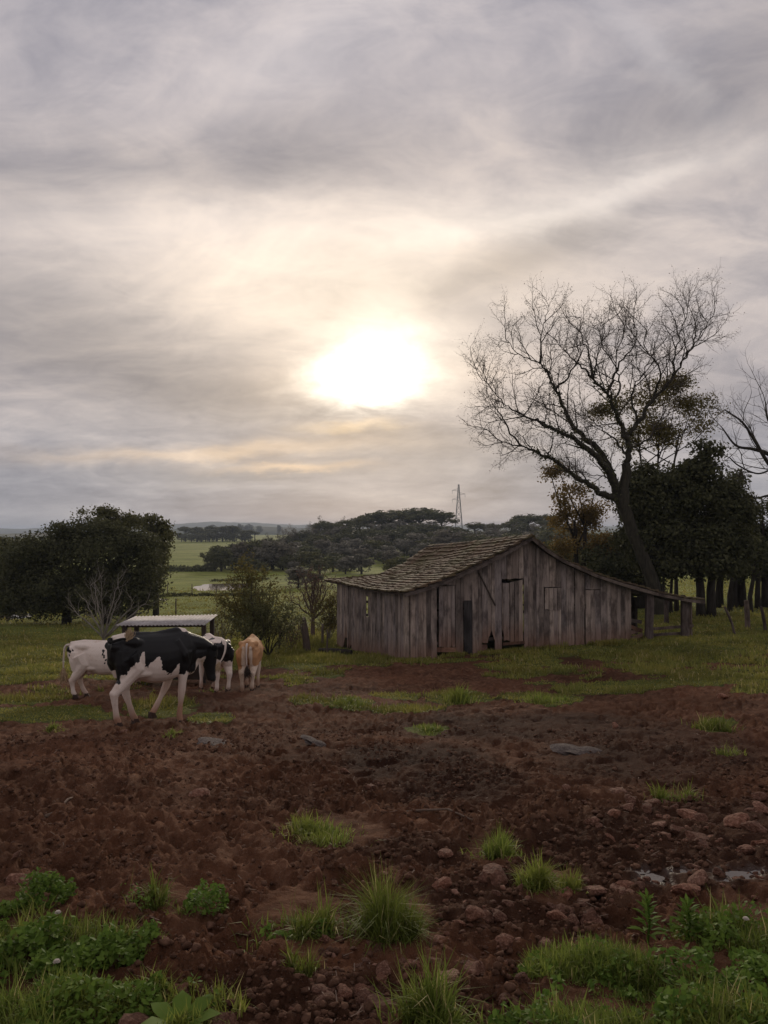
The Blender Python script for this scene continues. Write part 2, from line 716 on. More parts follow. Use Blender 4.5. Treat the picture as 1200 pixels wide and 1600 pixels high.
# ---------------------------------------------------------------- terrain
U_AX = np.array([-0.75, -0.5, -0.25, 0.0, 0.25, 0.5, 0.75])
Y_AX = np.array([1.0, 2.5, 4, 7, 10.5, 15, 18, 24, 30, 40, 60, 100, 180, 300, 600, 1200, 3000, 6000])
D_TAB = np.array([      # drop below the eye (m) at each distance, one row per distance
    [1.57] * 7,
    [1.62] * 7,
    [1.82] * 7,
    [2.17] * 7,
    [2.58, 2.58, 2.58, 2.60, 2.60, 2.60, 2.60],
    [3.15, 3.15, 3.20, 3.22, 3.15, 3.05, 3.0],
    [3.50, 3.50, 3.52, 3.54, 3.40, 3.30, 3.2],
    [4.05, 4.05, 4.05, 4.02, 3.70, 3.50, 3.4],
    [4.50, 4.50, 4.55, 4.48, 3.95, 3.75, 3.6],
    [5.15, 5.20, 5.25, 5.20, 4.35, 4.00, 3.8],
    [6.2, 6.25, 6.3, 6.2, 5.3, 4.6, 4.4],
    [7.4, 7.4, 7.6, 7.6, 6.8, 5.8, 5.6],
    [8.5, 8.6, 8.9, 8.7, 8.0, 7.2, 7.0],
    [8.0, 8.0, 8.0, 7.6, 7.0, 7.0, 7.0],
    [9.0, 9.0, 6.5, 6.0, 6.0, 6.0, 6.0],
    [12, 12, 6, 4, 4, 6, 6],
    [20, 20, 16, 14, 14, 14, 14],
    [40, 40, 40, 40, 40, 40, 40]])
LU = np.linspace(-0.75, 0.75, 121)
LY = np.linspace(0, math.log(6000), 400)


def _table():
    a = np.stack([np.interp(LY, np.log(Y_AX), D_TAB[:, j]) for j in range(len(U_AX))], 1)
    t = np.stack([np.interp(LU, U_AX, a[i]) for i in range(len(LY))], 0)
    for _ in range(3):
        for ax, w in ((0, 5), (1, 9)):
            pad = np.pad(t, [(w, w) if k == ax else (0, 0) for k in (0, 1)], mode='edge')
            c = np.cumsum(pad, axis=ax)
            n = t.shape[ax]
            k = 2 * w
            t = (np.take(c, np.arange(k, k + n), axis=ax) - np.take(c, np.arange(0, n), axis=ax)) / k
    return t


TAB = _table()


def h_base(x, y):
    x, y = np.asarray(x, float), np.asarray(y, float)
    yy = np.maximum(y, 1.0)
    rr = np.maximum(yy, np.hypot(x, np.maximum(y, 0)) * 0.75)
    u = np.clip(x / np.maximum(rr, 1.0), -0.749, 0.749)
    fy = np.clip(np.log(rr) / LY[-1] * (len(LY) - 1), 0, len(LY) - 1.001)
    fu = (u + 0.75) / 1.5 * (len(LU) - 1)
    i, j = fy.astype(int), fu.astype(int)
    a, b = fy - i, fu - j
    d = (TAB[i, j] * (1 - a) + TAB[i + 1, j] * a) * (1 - b) + (TAB[i, j + 1] * (1 - a) + TAB[i + 1, j + 1] * a) * b
    return CAMZ - d


def ground_hit(px, py, fn=None):
    """The point of the ground seen at a photo pixel."""
    d = ray(px, py)
    k = 0.5
    for _ in range(6000):
        x, y, z = d[0] * k, d[1] * k, CAMZ + d[2] * k
        gap = z - float((fn or h0)(x, y))
        if gap < 0.002:
            break
        k += max(gap * 0.35, 0.002)
    return x, y


# standing water in the pasture: photo centre, half-length across, half-length away, metres
PONDS = [(349, 916, 4.4, 7.0), (10, 963.5, 1.8, 2.2), (262, 936, 2.8, 1.0)]
PONDS = [(*ground_hit(px, py, h_base), w, dp) for px, py, w, dp in PONDS]
PONDS = [(x, y, w, dp, float(h_base(x, y))) for x, y, w, dp in PONDS]


def h0(x, y):
    h = h_base(x, y)
    for cx, cy, w, dp, lv in PONDS:
        e = np.sqrt(((np.asarray(x, float) - cx) / w) ** 2 + ((np.asarray(y, float) - cy) / dp) ** 2)
        k = smooth(2.0, 1.15, e)
        h = h * (1 - k) + (lv - 0.25 * smooth(1.0, 0.75, e)) * k
    return h


def proj(x, y, z):
    """Where a point of the place lies in the photograph (only used to read the soil's outline off it once)."""
    dy, dz = y, z - CAMZ
    zc = dy * CP + dz * SP
    yc = -dy * SP + dz * CP
    zc = np.maximum(zc, 0.05)
    return 600 + FPX * x / zc, 800 - FPX * yc / zc


EDGE_X = [-900, 0, 60, 110, 170, 300, 420, 520, 620, 700, 800, 900, 1000, 1100, 1200, 2200]
EDGE_Y = [1078, 1074, 1072, 1070, 1066, 1056, 1050, 1046, 1042, 1042, 1050, 1056, 1060, 1056, 1060, 1066]
# grassy islands in the soil: centre px, py, half-widths
ISLES = [(60, 1112, 130, 12), (250, 1108, 60, 8), (330, 1118, 40, 6), (40, 1092, 70, 6), (545, 1098, 45, 8), (720, 1086, 60, 11), (640, 1105, 55, 8),
         (668, 1133, 36, 8), (865, 1092, 50, 10), (830, 1086, 60, 7), (960, 1075, 110, 10), (1120, 1062, 120, 16), (480, 1095, 30, 5), (620, 1085, 40, 6),
         (1180, 1082, 40, 7),
         (1120, 1130, 34, 11), (525, 1300, 80, 34), (770, 1325, 45, 18), (860, 1375, 48, 34), (620, 1440, 62, 52), (465, 1430, 70, 56),
         (300, 1412, 46, 30), (45, 1395, 55, 40), (1140, 1172, 20, 6), (1047, 1236, 26, 14),
         (80, 1500, 130, 70), (60, 1590, 200, 60), (250, 1600, 90, 30), (300, 1640, 300, 40),
         (1060, 1520, 190, 60), (1180, 1470, 140, 60), (1010, 1590, 200, 60), (900, 1500, 80, 34), (660, 1612, 70, 40)]
WETS = [(1050, 1180, 200, 60), (1150, 1290, 150, 70), (760, 1400, 260, 60), (500, 1560, 200, 60), (1080, 1360, 150, 30), (920, 1345, 130, 30), (720, 1225, 120, 40), (640, 1330, 160, 36), (980, 1310, 160, 35), (590, 1185, 60, 30), (880, 1430, 90, 30), (800, 1130, 200, 22), (660, 1180, 120, 22)]


def masks(x, y):
    z = h0(x, y)
    px, py = proj(x, y, z)
    fr = y > 0.8
    n = fbm2(x * 0.55, y * 0.55, 4, 11)
    n2 = fbm2(x * 2.3, y * 2.3, 3, 23)
    bound = np.interp(px, EDGE_X, EDGE_Y)
    # distance over the boundary, in metres along the ground
    g = smooth(-12, 14, (bound - py) + (n - 0.5) * 60 + (n2 - 0.5) * 22)
    # bare patches on the trodden turf in front of the barn
    trod = smooth(1000, 1040, py) * smooth(480, 640, px)
    g = g * (1 - trod * 0.75 * smooth(0.47, 0.60, fbm2(x * 0.9, y * 1.3, 4, 61)))
    wet = np.zeros_like(g)
    for cx, cy, rx, ry in ISLES:
        e = ((px - cx) / rx) ** 2 + ((py - cy) / ry) ** 2
        g = np.maximum(g, smooth(1.35, 0.55, e + (n2 - 0.5) * 1.3))
    for cx, cy, rx, ry in WETS:
        e = ((px - cx) / rx) ** 2 + ((py - cy) / ry) ** 2
        wet = np.maximum(wet, smooth(1.5, 0.3, e + (n - 0.5) * 1.5))
    g = np.where(fr, g, 0.8)
    wet = np.where(fr, wet, 0.0) * (1 - g)
    return g, wet


PUDDLES = [(1022, 1366, 0.055, 0.028), (1062, 1358, 0.05, 0.016), (1000, 1356, 0.06, 0.014), (1156, 1364, 0.085, 0.028), (1182, 1358, 0.04, 0.014), (1130, 1372, 0.04, 0.014)]


PUD = [(*ground_hit(px, py), a, b) for px, py, a, b in PUDDLES]


def disp(x, y, g, wet, near):
    """Relief of the trodden soil: waves, hoof pocks, clods, crumbs."""
    soil = 1 - 0.75 * g
    d = (fbm2(x * 0.28, y * 0.28, 3, 3) - 0.5) * 0.22 * smooth(2, 8, y)
    d = d + (fbm2(x * 0.9, y * 0.9, 3, 5) - 0.5) * 0.12 * soil
    pk = fbm2(x * 3.1, y * 3.1, 2, 31)
    d = d - smooth(0.55, 0.72, pk) * 0.055 * soil
    bl = np.abs(fbm2(x * 5.5, y * 5.5, 3, 41, 0.6) - 0.5) * 2
    d = d + (0.35 - bl) * 0.085 * soil * near * (1 - 0.55 * smooth(4.5, 7, y))
    cl = fbm2(x * 16, y * 16, 3, 51, 0.6)
    d = d + (smooth(0.42, 0.72, cl) - 0.4) * 0.036 * soil * near * (0.5 + 0.9 * smooth(0.35, 0.6, fbm2(x * 1.1, y * 1.1, 2, 71)))
    d = d + (fbm2(x * 40, y * 40, 2, 81) - 0.5) * 0.026 * soil * near
    # hoof prints pressed into the soft ground, each with a low rim
    for sc, sd, dep in ((2.3, 3, .045), (3.4, 9, .035)):
        gx, gy = x * sc, y * sc
        ix, iy = np.floor(gx), np.floor(gy)
        best = np.full(np.shape(gx), 9.0)
        for a_ in (-1, 0, 1):
            for b_ in (-1, 0, 1):
                s_ = np.full(np.shape(ix), sd)
                cx_, cy_ = ix + a_ + .2 + .6 * _hash(ix + a_, iy + b_, s_), iy + b_ + .2 + .6 * _hash(ix + a_, iy + b_, s_ + 1)
                on = _hash(ix + a_, iy + b_, s_ + 2) < .55
                dd = np.hypot((gx - cx_) * 1.25, gy - cy_)
                best = np.where(on, np.minimum(best, dd), best)
        d = d + (-smooth(.24, .15, best) + .38 * smooth(.24, .29, best) * smooth(.42, .31, best)) * dep * soil * near
    d = d * (1 - 0.35 * wet)
    for cx, cy, a, b in PUD:
        e = ((x - cx) / (a * 1.5)) ** 2 + ((y - cy) / (b * 3.2)) ** 2
        w = np.exp(-e * 1.2)
        d = d * (1 - 0.75 * w) - 0.035 * w
    return d


def height(x, y, masks_=None):
    x, y = np.asarray(x, float), np.asarray(y, float)
    g, wet = masks(x, y) if masks_ is None else masks_
    near = smooth(45, 18, np.hypot(x, y))
    fade = smooth(0.5, 1.6, np.hypot(x, y)) * smooth(140, 50, np.hypot(x, y))
    return h0(x, y) + disp(x, y, g, wet, near) * fade


def hz(x, y):
    return float(height(np.array([x]), np.array([y]))[0])


def build_ground():
    ph = np.concatenate([np.radians(np.arange(-33, 33, 0.14)), np.radians(np.arange(33, 46, 0.3)), np.radians(np.arange(46, 314, 3.0)), np.radians(np.arange(314, 327, 0.3))])
    r = [0.0, 0.3, 0.8, 1.2, 1.5]
    while r[-1] < 8:
        r.append(r[-1] * 1.0061)
    while r[-1] < 32:
        r.append(r[-1] * 1.0095)
    while r[-1] < 5800:
        r.append(r[-1] * 1.035)
    r = np.array(r)
    R, P = np.meshgrid(r, ph, indexing='ij')
    x, y = (R * np.sin(P)).ravel(), (R * np.cos(P)).ravel()
    g, wet = masks(x, y)
    z = height(x, y, (g, wet))
    nr, npn = len(r), len(ph)
    i = np.arange(nr - 1)[:, None] * npn
    j = np.arange(npn)[None, :]
    j2 = (j + 1) % npn
    q = np.stack([i + j, i + npn + j, i + npn + j2, i + j2], -1).reshape(-1, 4)
    far = smooth(28, 70, np.hypot(x, y))
    turf = smooth(7.5, 11, np.hypot(x, y))
    shine = np.zeros_like(x)
    for cx, cy, a, b in PUD:
        shine = np.maximum(shine, np.exp(-((x - cx) / (a * 2.2)) ** 2 - ((y - cy) / (b * 5)) ** 2))
    o = mesh_np('ground', np.stack([x, y, z], 1), q, MAT['ground'], {'grass': g, 'wet': wet, 'far': far, 'turf': turf, 'shine': shine}, True)
    tag(o, kind='structure')
    return o


def pools():
    # puddles in the hollows of the mud
    q = M('muddy_water', 0.06, 0.5)
    q.color((0.05, 0.032, 0.025))
    q.bump(q.noise(q.pos(), 30, 3), 0.06, 0.01)
    for k, (cx, cy, a, b) in enumerate(PUD):
        zz = float(height(np.array([cx]), np.array([cy]))[0]) + 0.02
        n = 40
        an = np.linspace(0, 2 * math.pi, n, endpoint=False)
        rr = 0.75 + 0.7 * (fbm2(np.cos(an) * 1.6 + k * 7, np.sin(an) * 1.6, 3, 5) - 0.3)
        v = [(cx, cy, zz)] + [(cx + a * rr[i] * math.cos(an[i]), cy + b * 2.2 * rr[i] * math.sin(an[i]), zz) for i in range(n)]
        f = [(0, i + 1, (i + 1) % n + 1) for i in range(n)]
        tag(mesh_np('puddle', v, f, q.m), kind='structure')
    q2 = M('pond_water', 0.05, 0.5)
    q2.color(q2.ramp(q2.noise(q2.pos(), 0.25, 3), [(0.4, (0.10, 0.075, 0.06)), (0.6, (0.2, 0.15, 0.12))]))
    for cx, cy, w, dp, lv in PONDS:
        n = 56
        an = np.linspace(0, 2 * math.pi, n, endpoint=False)
        zt = lv - 0.06
        v = [(cx, cy, zt)] + [(cx + w * 1.12 * math.cos(a), cy + dp * 1.12 * math.sin(a), zt) for a in an]
        f3 = [(0, i + 1, (i + 1) % n + 1) for i in range(n)]
        tag(mesh_np('pond', v, np.array(f3), q2.m), kind='structure')


# ---------------------------------------------------------------- vegetation makers
def blades_mesh(name, P, H, W, mat, lean=0.45, rng=RNG, parent=None, mesh_only=False, droop=0.35, up_bias=None):
    """Grass: every blade is a bent strip of three triangles. P (n,3) roots, H heights, W widths."""
    n = len(P)
    a = rng.uniform(0, 2 * math.pi, n)
    ln = np.abs(rng.normal(0, lean, n))
    dirx, diry = np.cos(a), np.sin(a)
    if up_bias is not None:
        dirx, diry = dirx * 0.5 + up_bias[:, 0], diry * 0.5 + up_bias[:, 1]
        k = np.maximum(np.hypot(dirx, diry), 1e-3)
        dirx, diry = dirx / k, diry / k
    s = a + rng.uniform(0.8, 2.3, n)
    sx, sy = np.cos(s) * W / 2, np.sin(s) * W / 2
    th = np.minimum(ln * 0.85, 1.15)
    th2 = th + droop * rng.uniform(0.3, 2.4, n) * (0.35 + th)
    m = P + np.stack([dirx * np.sin(th) * H * 0.55, diry * np.sin(th) * H * 0.55, np.cos(th) * H * 0.55], 1)
    tp = m + np.stack([dirx * np.sin(th2) * H * 0.55, diry * np.sin(th2) * H * 0.55, np.cos(th2) * H * 0.55], 1)
    S = np.stack([sx, sy, np.zeros(n)], 1)
    v = np.stack([P - S, P + S, m - S * 0.8, m + S * 0.8, tp], 1).reshape(-1, 3)
    b = np.arange(n)[:, None] * 5
    tri = np.concatenate([b + np.array([[0, 1, 3]]), b + np.array([[0, 3, 2]]), b + np.array([[2, 3, 4]])], 0)
    rnd = np.repeat(rng.uniform(0, 1, n), 5)
    tip = np.tile(np.array([0, 0, 0.58, 0.58, 1.0]), n)
    return mesh_np(name, v, tri, mat, {'rnd': rnd, 'tip': tip}, parent=parent, mesh_only=mesh_only)


def leaves_arrays(C, size, rng, outward=None, bias=0.6, aspect=0.55):
    """Leaf-sized rhombic faces at the points C; normals random, leaning outward."""
    n = len(C)
    nrm = rng.normal(0, 1, (n, 3))
    if outward is not None:
        nrm = nrm / np.linalg.norm(nrm, axis=1, keepdims=True) * (1 - bias) + outward * bias
    nrm[:, 2] += 0.15
    nrm /= np.maximum(np.linalg.norm(nrm, axis=1, keepdims=True), 1e-6)
    t = np.cross(nrm, rng.normal(0, 1, (n, 3)))
    t /= np.maximum(np.linalg.norm(t, axis=1, keepdims=True), 1e-6)
    b = np.cross(nrm, t)
    s = size * rng.uniform(0.5, 1.5, n)
    L, W = t * s[:, None] / 2, b * (s * aspect)[:, None] / 2
    v = np.stack([C - L, C + W + L * 0.1, C + L, C - W + L * 0.1], 1).reshape(-1, 3)
    q = np.arange(n)[:, None] * 4 + np.array([[0, 1, 2, 3]])
    return v, q, np.repeat(rng.uniform(0, 1, n), 4)


def crown_mesh(name, lobes, n, size, mat, rng, clump=0.0, shell=0.62, aspect=0.6, parent=None, mesh_only=False, gap=0.0, gap_scale=1.0):
    """A crown: leaf clumps spread through the outer part of several lobes (x, y, z, rx, ry, rz)."""
    lobes = np.array(lobes, float)
    w = (lobes[:, 3] * lobes[:, 4] + lobes[:, 3] * lobes[:, 5] + lobes[:, 4] * lobes[:, 5])
    nc = max(8, int(n / 14)) if clump > 0 else n
    idx = rng.choice(len(lobes), nc, p=w / w.sum())
    d = rng.normal(0, 1, (nc, 3))
    d /= np.linalg.norm(d, axis=1, keepdims=True)
    rad = shell + (1 - shell) * rng.uniform(0, 1, nc) ** 0.6
    rad *= 1 + 0.16 * (vn3(d[:, 0] * 2.3 + idx * 5, d[:, 1] * 2.3, d[:, 2] * 2.3, 3) - 0.5) * 2
    C = lobes[idx, :3] + d * lobes[idx, 3:6] * rad[:, None]
    if gap > 0:
        keep = vn3(C[:, 0] / gap_scale, C[:, 1] / gap_scale, C[:, 2] / gap_scale, 9) > gap
        C, d = C[keep], d[keep]
    if clump > 0:
        k = max(1, int(n / max(len(C), 1)))
        C = np.repeat(C, k, 0)
        d = np.repeat(d, k, 0)
        o = rng.normal(0, clump, (len(C), 3)) * np.array([1, 1, 0.62])
        C = C + o
    v, q, r = leaves_arrays(C, size, rng, d, 0.55, aspect)
    return mesh_np(name, v, q, mat, {'rnd': r}, parent=parent, mesh_only=mesh_only)


class Branches:
    """Collects tapered branch tubes as arrays; grows side branches and twigs."""

    def __init__(self, rng):
        self.rng = rng
        self.v, self.q, self.n = [], [], 0
        self.tips = []

    def tube(self, pts, rad, k):
        pts = np.asarray(pts, float)
        d = np.gradient(pts, axis=0)
        d /= np.maximum(np.linalg.norm(d, axis=1, keepdims=True), 1e-9)
        ref = np.cross(d, np.array([0.37, 0.88, 0.29]))
        ref /= np.maximum(np.linalg.norm(ref, axis=1, keepdims=True), 1e-6)
        b = np.cross(d, ref)
        an = np.linspace(0, 2 * math.pi, k, endpoint=False)
        ring = pts[:, None, :] + (ref[:, None, :] * np.cos(an)[None, :, None] + b[:, None, :] * np.sin(an)[None, :, None]) * np.asarray(rad)[:, None, None]
        m = len(pts)
        self.v.append(ring.reshape(-1, 3))
        i = np.arange(m - 1)[:, None] * k
        j = np.arange(k)[None, :]
        q = np.stack([i + j, i + (j + 1) % k, i + k + (j + 1) % k, i + k + j], -1).reshape(-1, 4) + self.n
        self.q.append(q)
        self.n += m * k

    def wander(self, p, d, length, seg, bend, lift):
        pts = [np.array(p, float)]
        d = np.array(d, float)
        st = length / seg
        for _ in range(seg):
            d = d + self.rng.normal(0, bend, 3) + np.array([0, 0, lift])
            d /= np.linalg.norm(d)
            pts.append(pts[-1] + d * st)
        return np.array(pts)

    def grow(self, pts, r0, r1, level, spec, first=0.25):
        """Draw this branch and, down to level 0, the side shoots that leave it."""
        pts = np.asarray(pts, float)
        m = len(pts)
        s = spec[level]
        self.tube(pts, np.linspace(r0, r1, m), s['k'])
        if level == 0:
            self.tips.append(pts[-1])
            self.tips.append(pts[m // 2])
            return
        seglen = np.linalg.norm(np.diff(pts, axis=0), axis=1)
        L = seglen.sum()
        c = spec[level - 1]
        nch = max(1, int(L / c['gap'] * self.rng.uniform(0.8, 1.2)))
        cum = np.concatenate([[0], np.cumsum(seglen)]) / L
        side = self.rng.uniform(0, 2 * math.pi)
        for i in range(nch):
            t = first + (1 - first) * (i + self.rng.uniform(0.1, 0.9)) / nch
            t = min(t, 0.995)
            j = min(np.searchsorted(cum, t) - 1, m - 2)
            j = max(j, 0)
            a = (t - cum[j]) / max(cum[j + 1] - cum[j], 1e-6)
            p = pts[j] * (1 - a) + pts[j + 1] * a
            d = pts[j + 1] - pts[j]
            d /= np.linalg.norm(d)
            e1 = np.cross(d, [0.3, 0.9, 0.31])
            e1 /= np.linalg.norm(e1)
            e2 = np.cross(d, e1)
            side += 2.4 + self.rng.normal(0, 0.5)
            sd = e1 * math.cos(side) + e2 * math.sin(side)
            ang = c['ang'] * self.rng.uniform(0.75, 1.25)
            nd = d * math.cos(ang) + sd * math.sin(ang)
            ln = c['len'] * self.rng.uniform(0.55, 1.25) * (1.15 - 0.5 * t)
            rr = min(r0 + (r1 - r0) * t, c['r']) * self.rng.uniform(0.7, 1.0)
            ch = self.wander(p, nd, ln, c['seg'], c['bend'], c['lift'])
            self.grow(ch, rr, rr * 0.45, level - 1, spec, 0.15)
        # the end goes on as a child of the lower level
        ch = self.wander(pts[-1], pts[-1] - pts[-2], c['len'] * 0.9, c['seg'], c['bend'], c['lift'])
        self.grow(ch, r1, r1 * 0.5, level - 1, spec, 0.1)

    def mesh(self, name, mat, parent=None, mesh_only=False):
        v, q = np.concatenate(self.v), np.concatenate(self.q)
        return mesh_np(name, v, q, mat, None, True, parent=parent, mesh_only=mesh_only)


def smooth_path(ctrl, n):
    """Catmull-Rom through control points."""
    c = np.asarray(ctrl, float)
    c = np.concatenate([[2 * c[0] - c[1]], c, [2 * c[-1] - c[-2]]])
    out = []
    m = len(c) - 3
    for i in range(m):
        k = max(2, int(round(n / m)))
        for t in np.linspace(0, 1, k, endpoint=False):
            p0, p1, p2, p3 = c[i:i + 4]
            out.append(0.5 * ((2 * p1) + (-p0 + p2) * t + (2 * p0 - 5 * p1 + 4 * p2 - p3) * t * t + (-p0 + 3 * p1 - 3 * p2 + p3) * t ** 3))
    out.append(c[-2])
    return np.array(out)


def trunk_mesh(name, pts, radii, mat, k=8, parent=None, limbs=(), mesh_only=False):
    b = MB()
    b.tube(pts, radii, k)
    for lp, lr in limbs:
        b.tube(lp, lr, max(4, k - 3))
    if mesh_only:
        return b.mesh(name, mat, True)
    return b.build(name, mat, parent, True)


# ---------------------------------------------------------------- the materials of the place
MAT = {'ground': make_ground_mat()}
MAT['grass'] = make_blade_mat('grass_blades', (0.155, 0.172, 0.036), (0.300, 0.300, 0.074), (0.42, 0.35, 0.16))
MAT['tuft'] = make_blade_mat('tuft_blades', (0.130, 0.190, 0.032), (0.285, 0.345, 0.072), (0.42, 0.36, 0.16))
MAT['field'] = make_blade_mat('pasture_blades', (0.185, 0.198, 0.044), (0.310, 0.300, 0.080), (0.40, 0.33, 0.14))
MAT['weed'] = leaf_mat('weed_leaves', (0.065, 0.120, 0.018), (0.150, 0.225, 0.040), 0.3, 0.45)
MAT['clover'] = simple_mat('clover_flower', (0.40, 0.34, 0.28), (0.58, 0.54, 0.48), 60)
MAT['leaf_dark'] = leaf_mat('dark_evergreen_leaves', (0.046, 0.052, 0.024), (0.115, 0.115, 0.058), 0.3)
MAT['leaf_mid'] = leaf_mat('evergreen_leaves', (0.072, 0.080, 0.038), (0.155, 0.158, 0.080), 0.3)
MAT['leaf_olive'] = leaf_mat('olive_leaves', (0.085, 0.076, 0.024), (0.175, 0.145, 0.048), 0.4)
MAT['leaf_gold'] = leaf_mat('golden_brown_leaves', (0.120, 0.086, 0.028), (0.225, 0.165, 0.060), 0.45)
MAT['leaf_brush'] = leaf_mat('brush_leaves', (0.075, 0.082, 0.034), (0.155, 0.148, 0.066), 0.3)
MAT['leaf_grey'] = leaf_mat('grey_twig_haze', (0.115, 0.110, 0.086), (0.20, 0.188, 0.150), 0.2)
MAT['leaf_rust'] = leaf_mat('rusty_twigs', (0.10, 0.062, 0.048), (0.16, 0.105, 0.080), 0.2)
MAT['bark'] = bark_mat('dark_bark', (0.020, 0.016, 0.013), (0.058, 0.049, 0.041))
MAT['bark_moss'] = bark_mat('mossy_bark', (0.018, 0.016, 0.012), (0.060, 0.053, 0.038))
MAT['bark_twig'] = bark_mat('thin_twigs', (0.040, 0.032, 0.026), (0.100, 0.083, 0.068))
MAT['bark_pale'] = bark_mat('pale_bark', (0.14, 0.12, 0.10), (0.26, 0.235, 0.21))
MAT['bark_rust'] = bark_mat('reddish_bark', (0.075, 0.050, 0.040), (0.14, 0.10, 0.085))
MAT['plank'] = plank_mat('weathered_planks', (0.132, 0.112, 0.100), (0.300, 0.256, 0.232), (0.48, 0.425, 0.388))
MAT['plank_clean'] = plank_mat('weathered_planks_high', (0.132, 0.112, 0.100), (0.300, 0.256, 0.232), (0.48, 0.425, 0.388), False)
MAT['plank_dark'] = plank_mat('dark_plank', (0.045, 0.042, 0.042), (0.09, 0.084, 0.084), (0.15, 0.14, 0.14), False)
MAT['plank_red'] = plank_mat('muddy_plank', (0.11, 0.06, 0.042), (0.20, 0.115, 0.080), (0.29, 0.18, 0.13), False, 0)
MAT['beam'] = plank_mat('barn_beam', (0.06, 0.048, 0.042), (0.12, 0.10, 0.088), (0.18, 0.15, 0.135), False, 0)
MAT['post'] = plank_mat('post_wood', (0.075, 0.058, 0.048), (0.15, 0.12, 0.105), (0.24, 0.20, 0.175), False)


def shingle_mat():
    q = M('old_roof_tiles', 0.9, 0.2)
    r = q.rnd()
    p = q.pos()
    f = q.noise(p, 9, 6, 0.65)
    g = q.noise(p, 1.1, 4, 0.6)
    col = q.ramp(f, [(0.3, (0.048, 0.034, 0.025)), (0.55, (0.100, 0.072, 0.050)), (0.75, (0.170, 0.124, 0.088))])
    col = q.mix(1.0, col, q.ramp(r, [(0, (0.6, 0.55, 0.5)), (0.4, (1, 0.95, 0.88)), (0.8, (1.15, 1.02, 0.86)), (0.93, (1.55, 1.4, 1.25)), (1.0, (1.7, 1.5, 1.3))]), 'MULTIPLY')
    col = q.mix(q.rng(g, 0.44, 0.66, 0, 0.7), col, (0.085, 0.076, 0.030))    # moss
    q.color(col)
    q.bump(f, 0.7, 0.02)
    return q.m


MAT['shingle'] = shingle_mat()
MAT['stone'] = None


def stone_mat():
    q = M('red_earth_stone', 0.85, 0.15)
    r = q.rnd()
    f = q.noise(q.coord('Object'), 4.5, 7, 0.65)
    col = q.ramp(f, [(0.3, (0.075, 0.034, 0.022)), (0.52, (0.190, 0.094, 0.062)), (0.75, (0.37, 0.22, 0.165))])
    col = q.mix(1.0, col, q.ramp(r, [(0, (0.68, 0.64, 0.62)), (0.5, (1, 1, 1)), (0.8, (1.2, 1.05, 0.98)), (1, (1.15, 1.25, 1.3))]), 'MULTIPLY')
    q.color(col)
    q.bump(f, 0.9, 0.03)
    return q.m


MAT['stone'] = stone_mat()
MAT['stone_pale'] = simple_mat('pale_stone', (0.05, 0.036, 0.030), (0.20, 0.165, 0.150), 9, 0.9, 0.1, 0.8, 0.03)
MAT['clod'] = simple_mat('soil_clod', (0.046, 0.0230, 0.0150), (0.160, 0.088, 0.058), 25, 0.95, 0.05, 0.8, 0.02)
MAT['stick'] = simple_mat('dry_stick', (0.12, 0.082, 0.060), (0.24, 0.18, 0.14), 18, spec=0.05)
MAT['sheet'] = simple_mat('fibre_cement_sheet', (0.24, 0.215, 0.205), (0.50, 0.465, 0.455), 3, 0.8, 0.3, 0.2)
MAT['steel'] = simple_mat('galvanised_steel', (0.22, 0.23, 0.25), (0.32, 0.33, 0.35), 3, 0.55, 0.5, 0.0, 0.01)
MAT['wire'] = simple_mat('fence_wire', (0.08, 0.075, 0.07), (0.14, 0.13, 0.12), 20, 0.6)
MAT['trough'] = simple_mat('dark_trough_wood', (0.035, 0.026, 0.022), (0.080, 0.060, 0.050), 9)


# ---------------------------------------------------------------- ground, ponds, far hills
GROUND = build_ground()
pools()


def far_hills():
    """Low ridges kilometres away."""
    q = M('distant_country', 0.95, 0.1)
    p = q.pos()
    f = q.noise(q.mapping(p, (0.004, 0.012, 0.02)), 1.0, 6, 0.6)
    g = q.noise(p, 0.012, 6, 0.7)
    col = q.ramp(f, [(0.40, (0.035, 0.045, 0.022)), (0.5, (0.09, 0.11, 0.04)), (0.62, (0.15, 0.13, 0.07))])
    q.color(q.mix(q.rng(g, 0.45, 0.6, 0, 0.8), col, (0.030, 0.038, 0.020)))
    for Y, prof, sc in ((1500, [(-1200, 838), (-300, 836), (0, 834), (120, 833), (230, 830), (290, 825), (340, 823), (400, 822), (450, 825), (520, 826), (640, 828), (900, 828), (2400, 832)], 1),
                        (3600, [(-1800, 828), (-200, 827), (0, 826), (60, 825), (130, 826), (230, 822), (300, 817), (345, 815), (400, 817), (450, 819), (520, 821), (700, 822), (1200, 823), (3000, 826)], 2)):
        px = np.linspace(prof[0][0], prof[-1][0], 420)
        top = np.interp(px, [a for a, b in prof], [b for a, b in prof]) + (fbm2(px / 33, px * 0 + sc, 4, sc) - 0.5) * 3.0 + (fbm2(px / 6, px * 0 + 3, 3, 7) - 0.5) * 1.3
        V = []
        for k, (t, dy) in enumerate(((0.0, -380 * sc), (0.45, -210 * sc), (0.8, -80 * sc), (1.0, 0), (0.6, 320 * sc), (0, 700 * sc))):
            for i in range(len(px)):
                pt = at(px[i], top[i], Y)
                zb = -60
                V.append((pt.x * (1 + dy / Y), Y + dy, zb + (pt.z - zb) * t))
        n = len(px)
        i = np.arange(5)[:, None] * n
        j = np.arange(n - 1)[None, :]
        F = np.stack([i + j, i + j + 1, i + n + j + 1, i + n + j], -1).reshape(-1, 4)
        tag(mesh_np('hills', V, F, q.m, None, True), kind='structure')


far_hills()


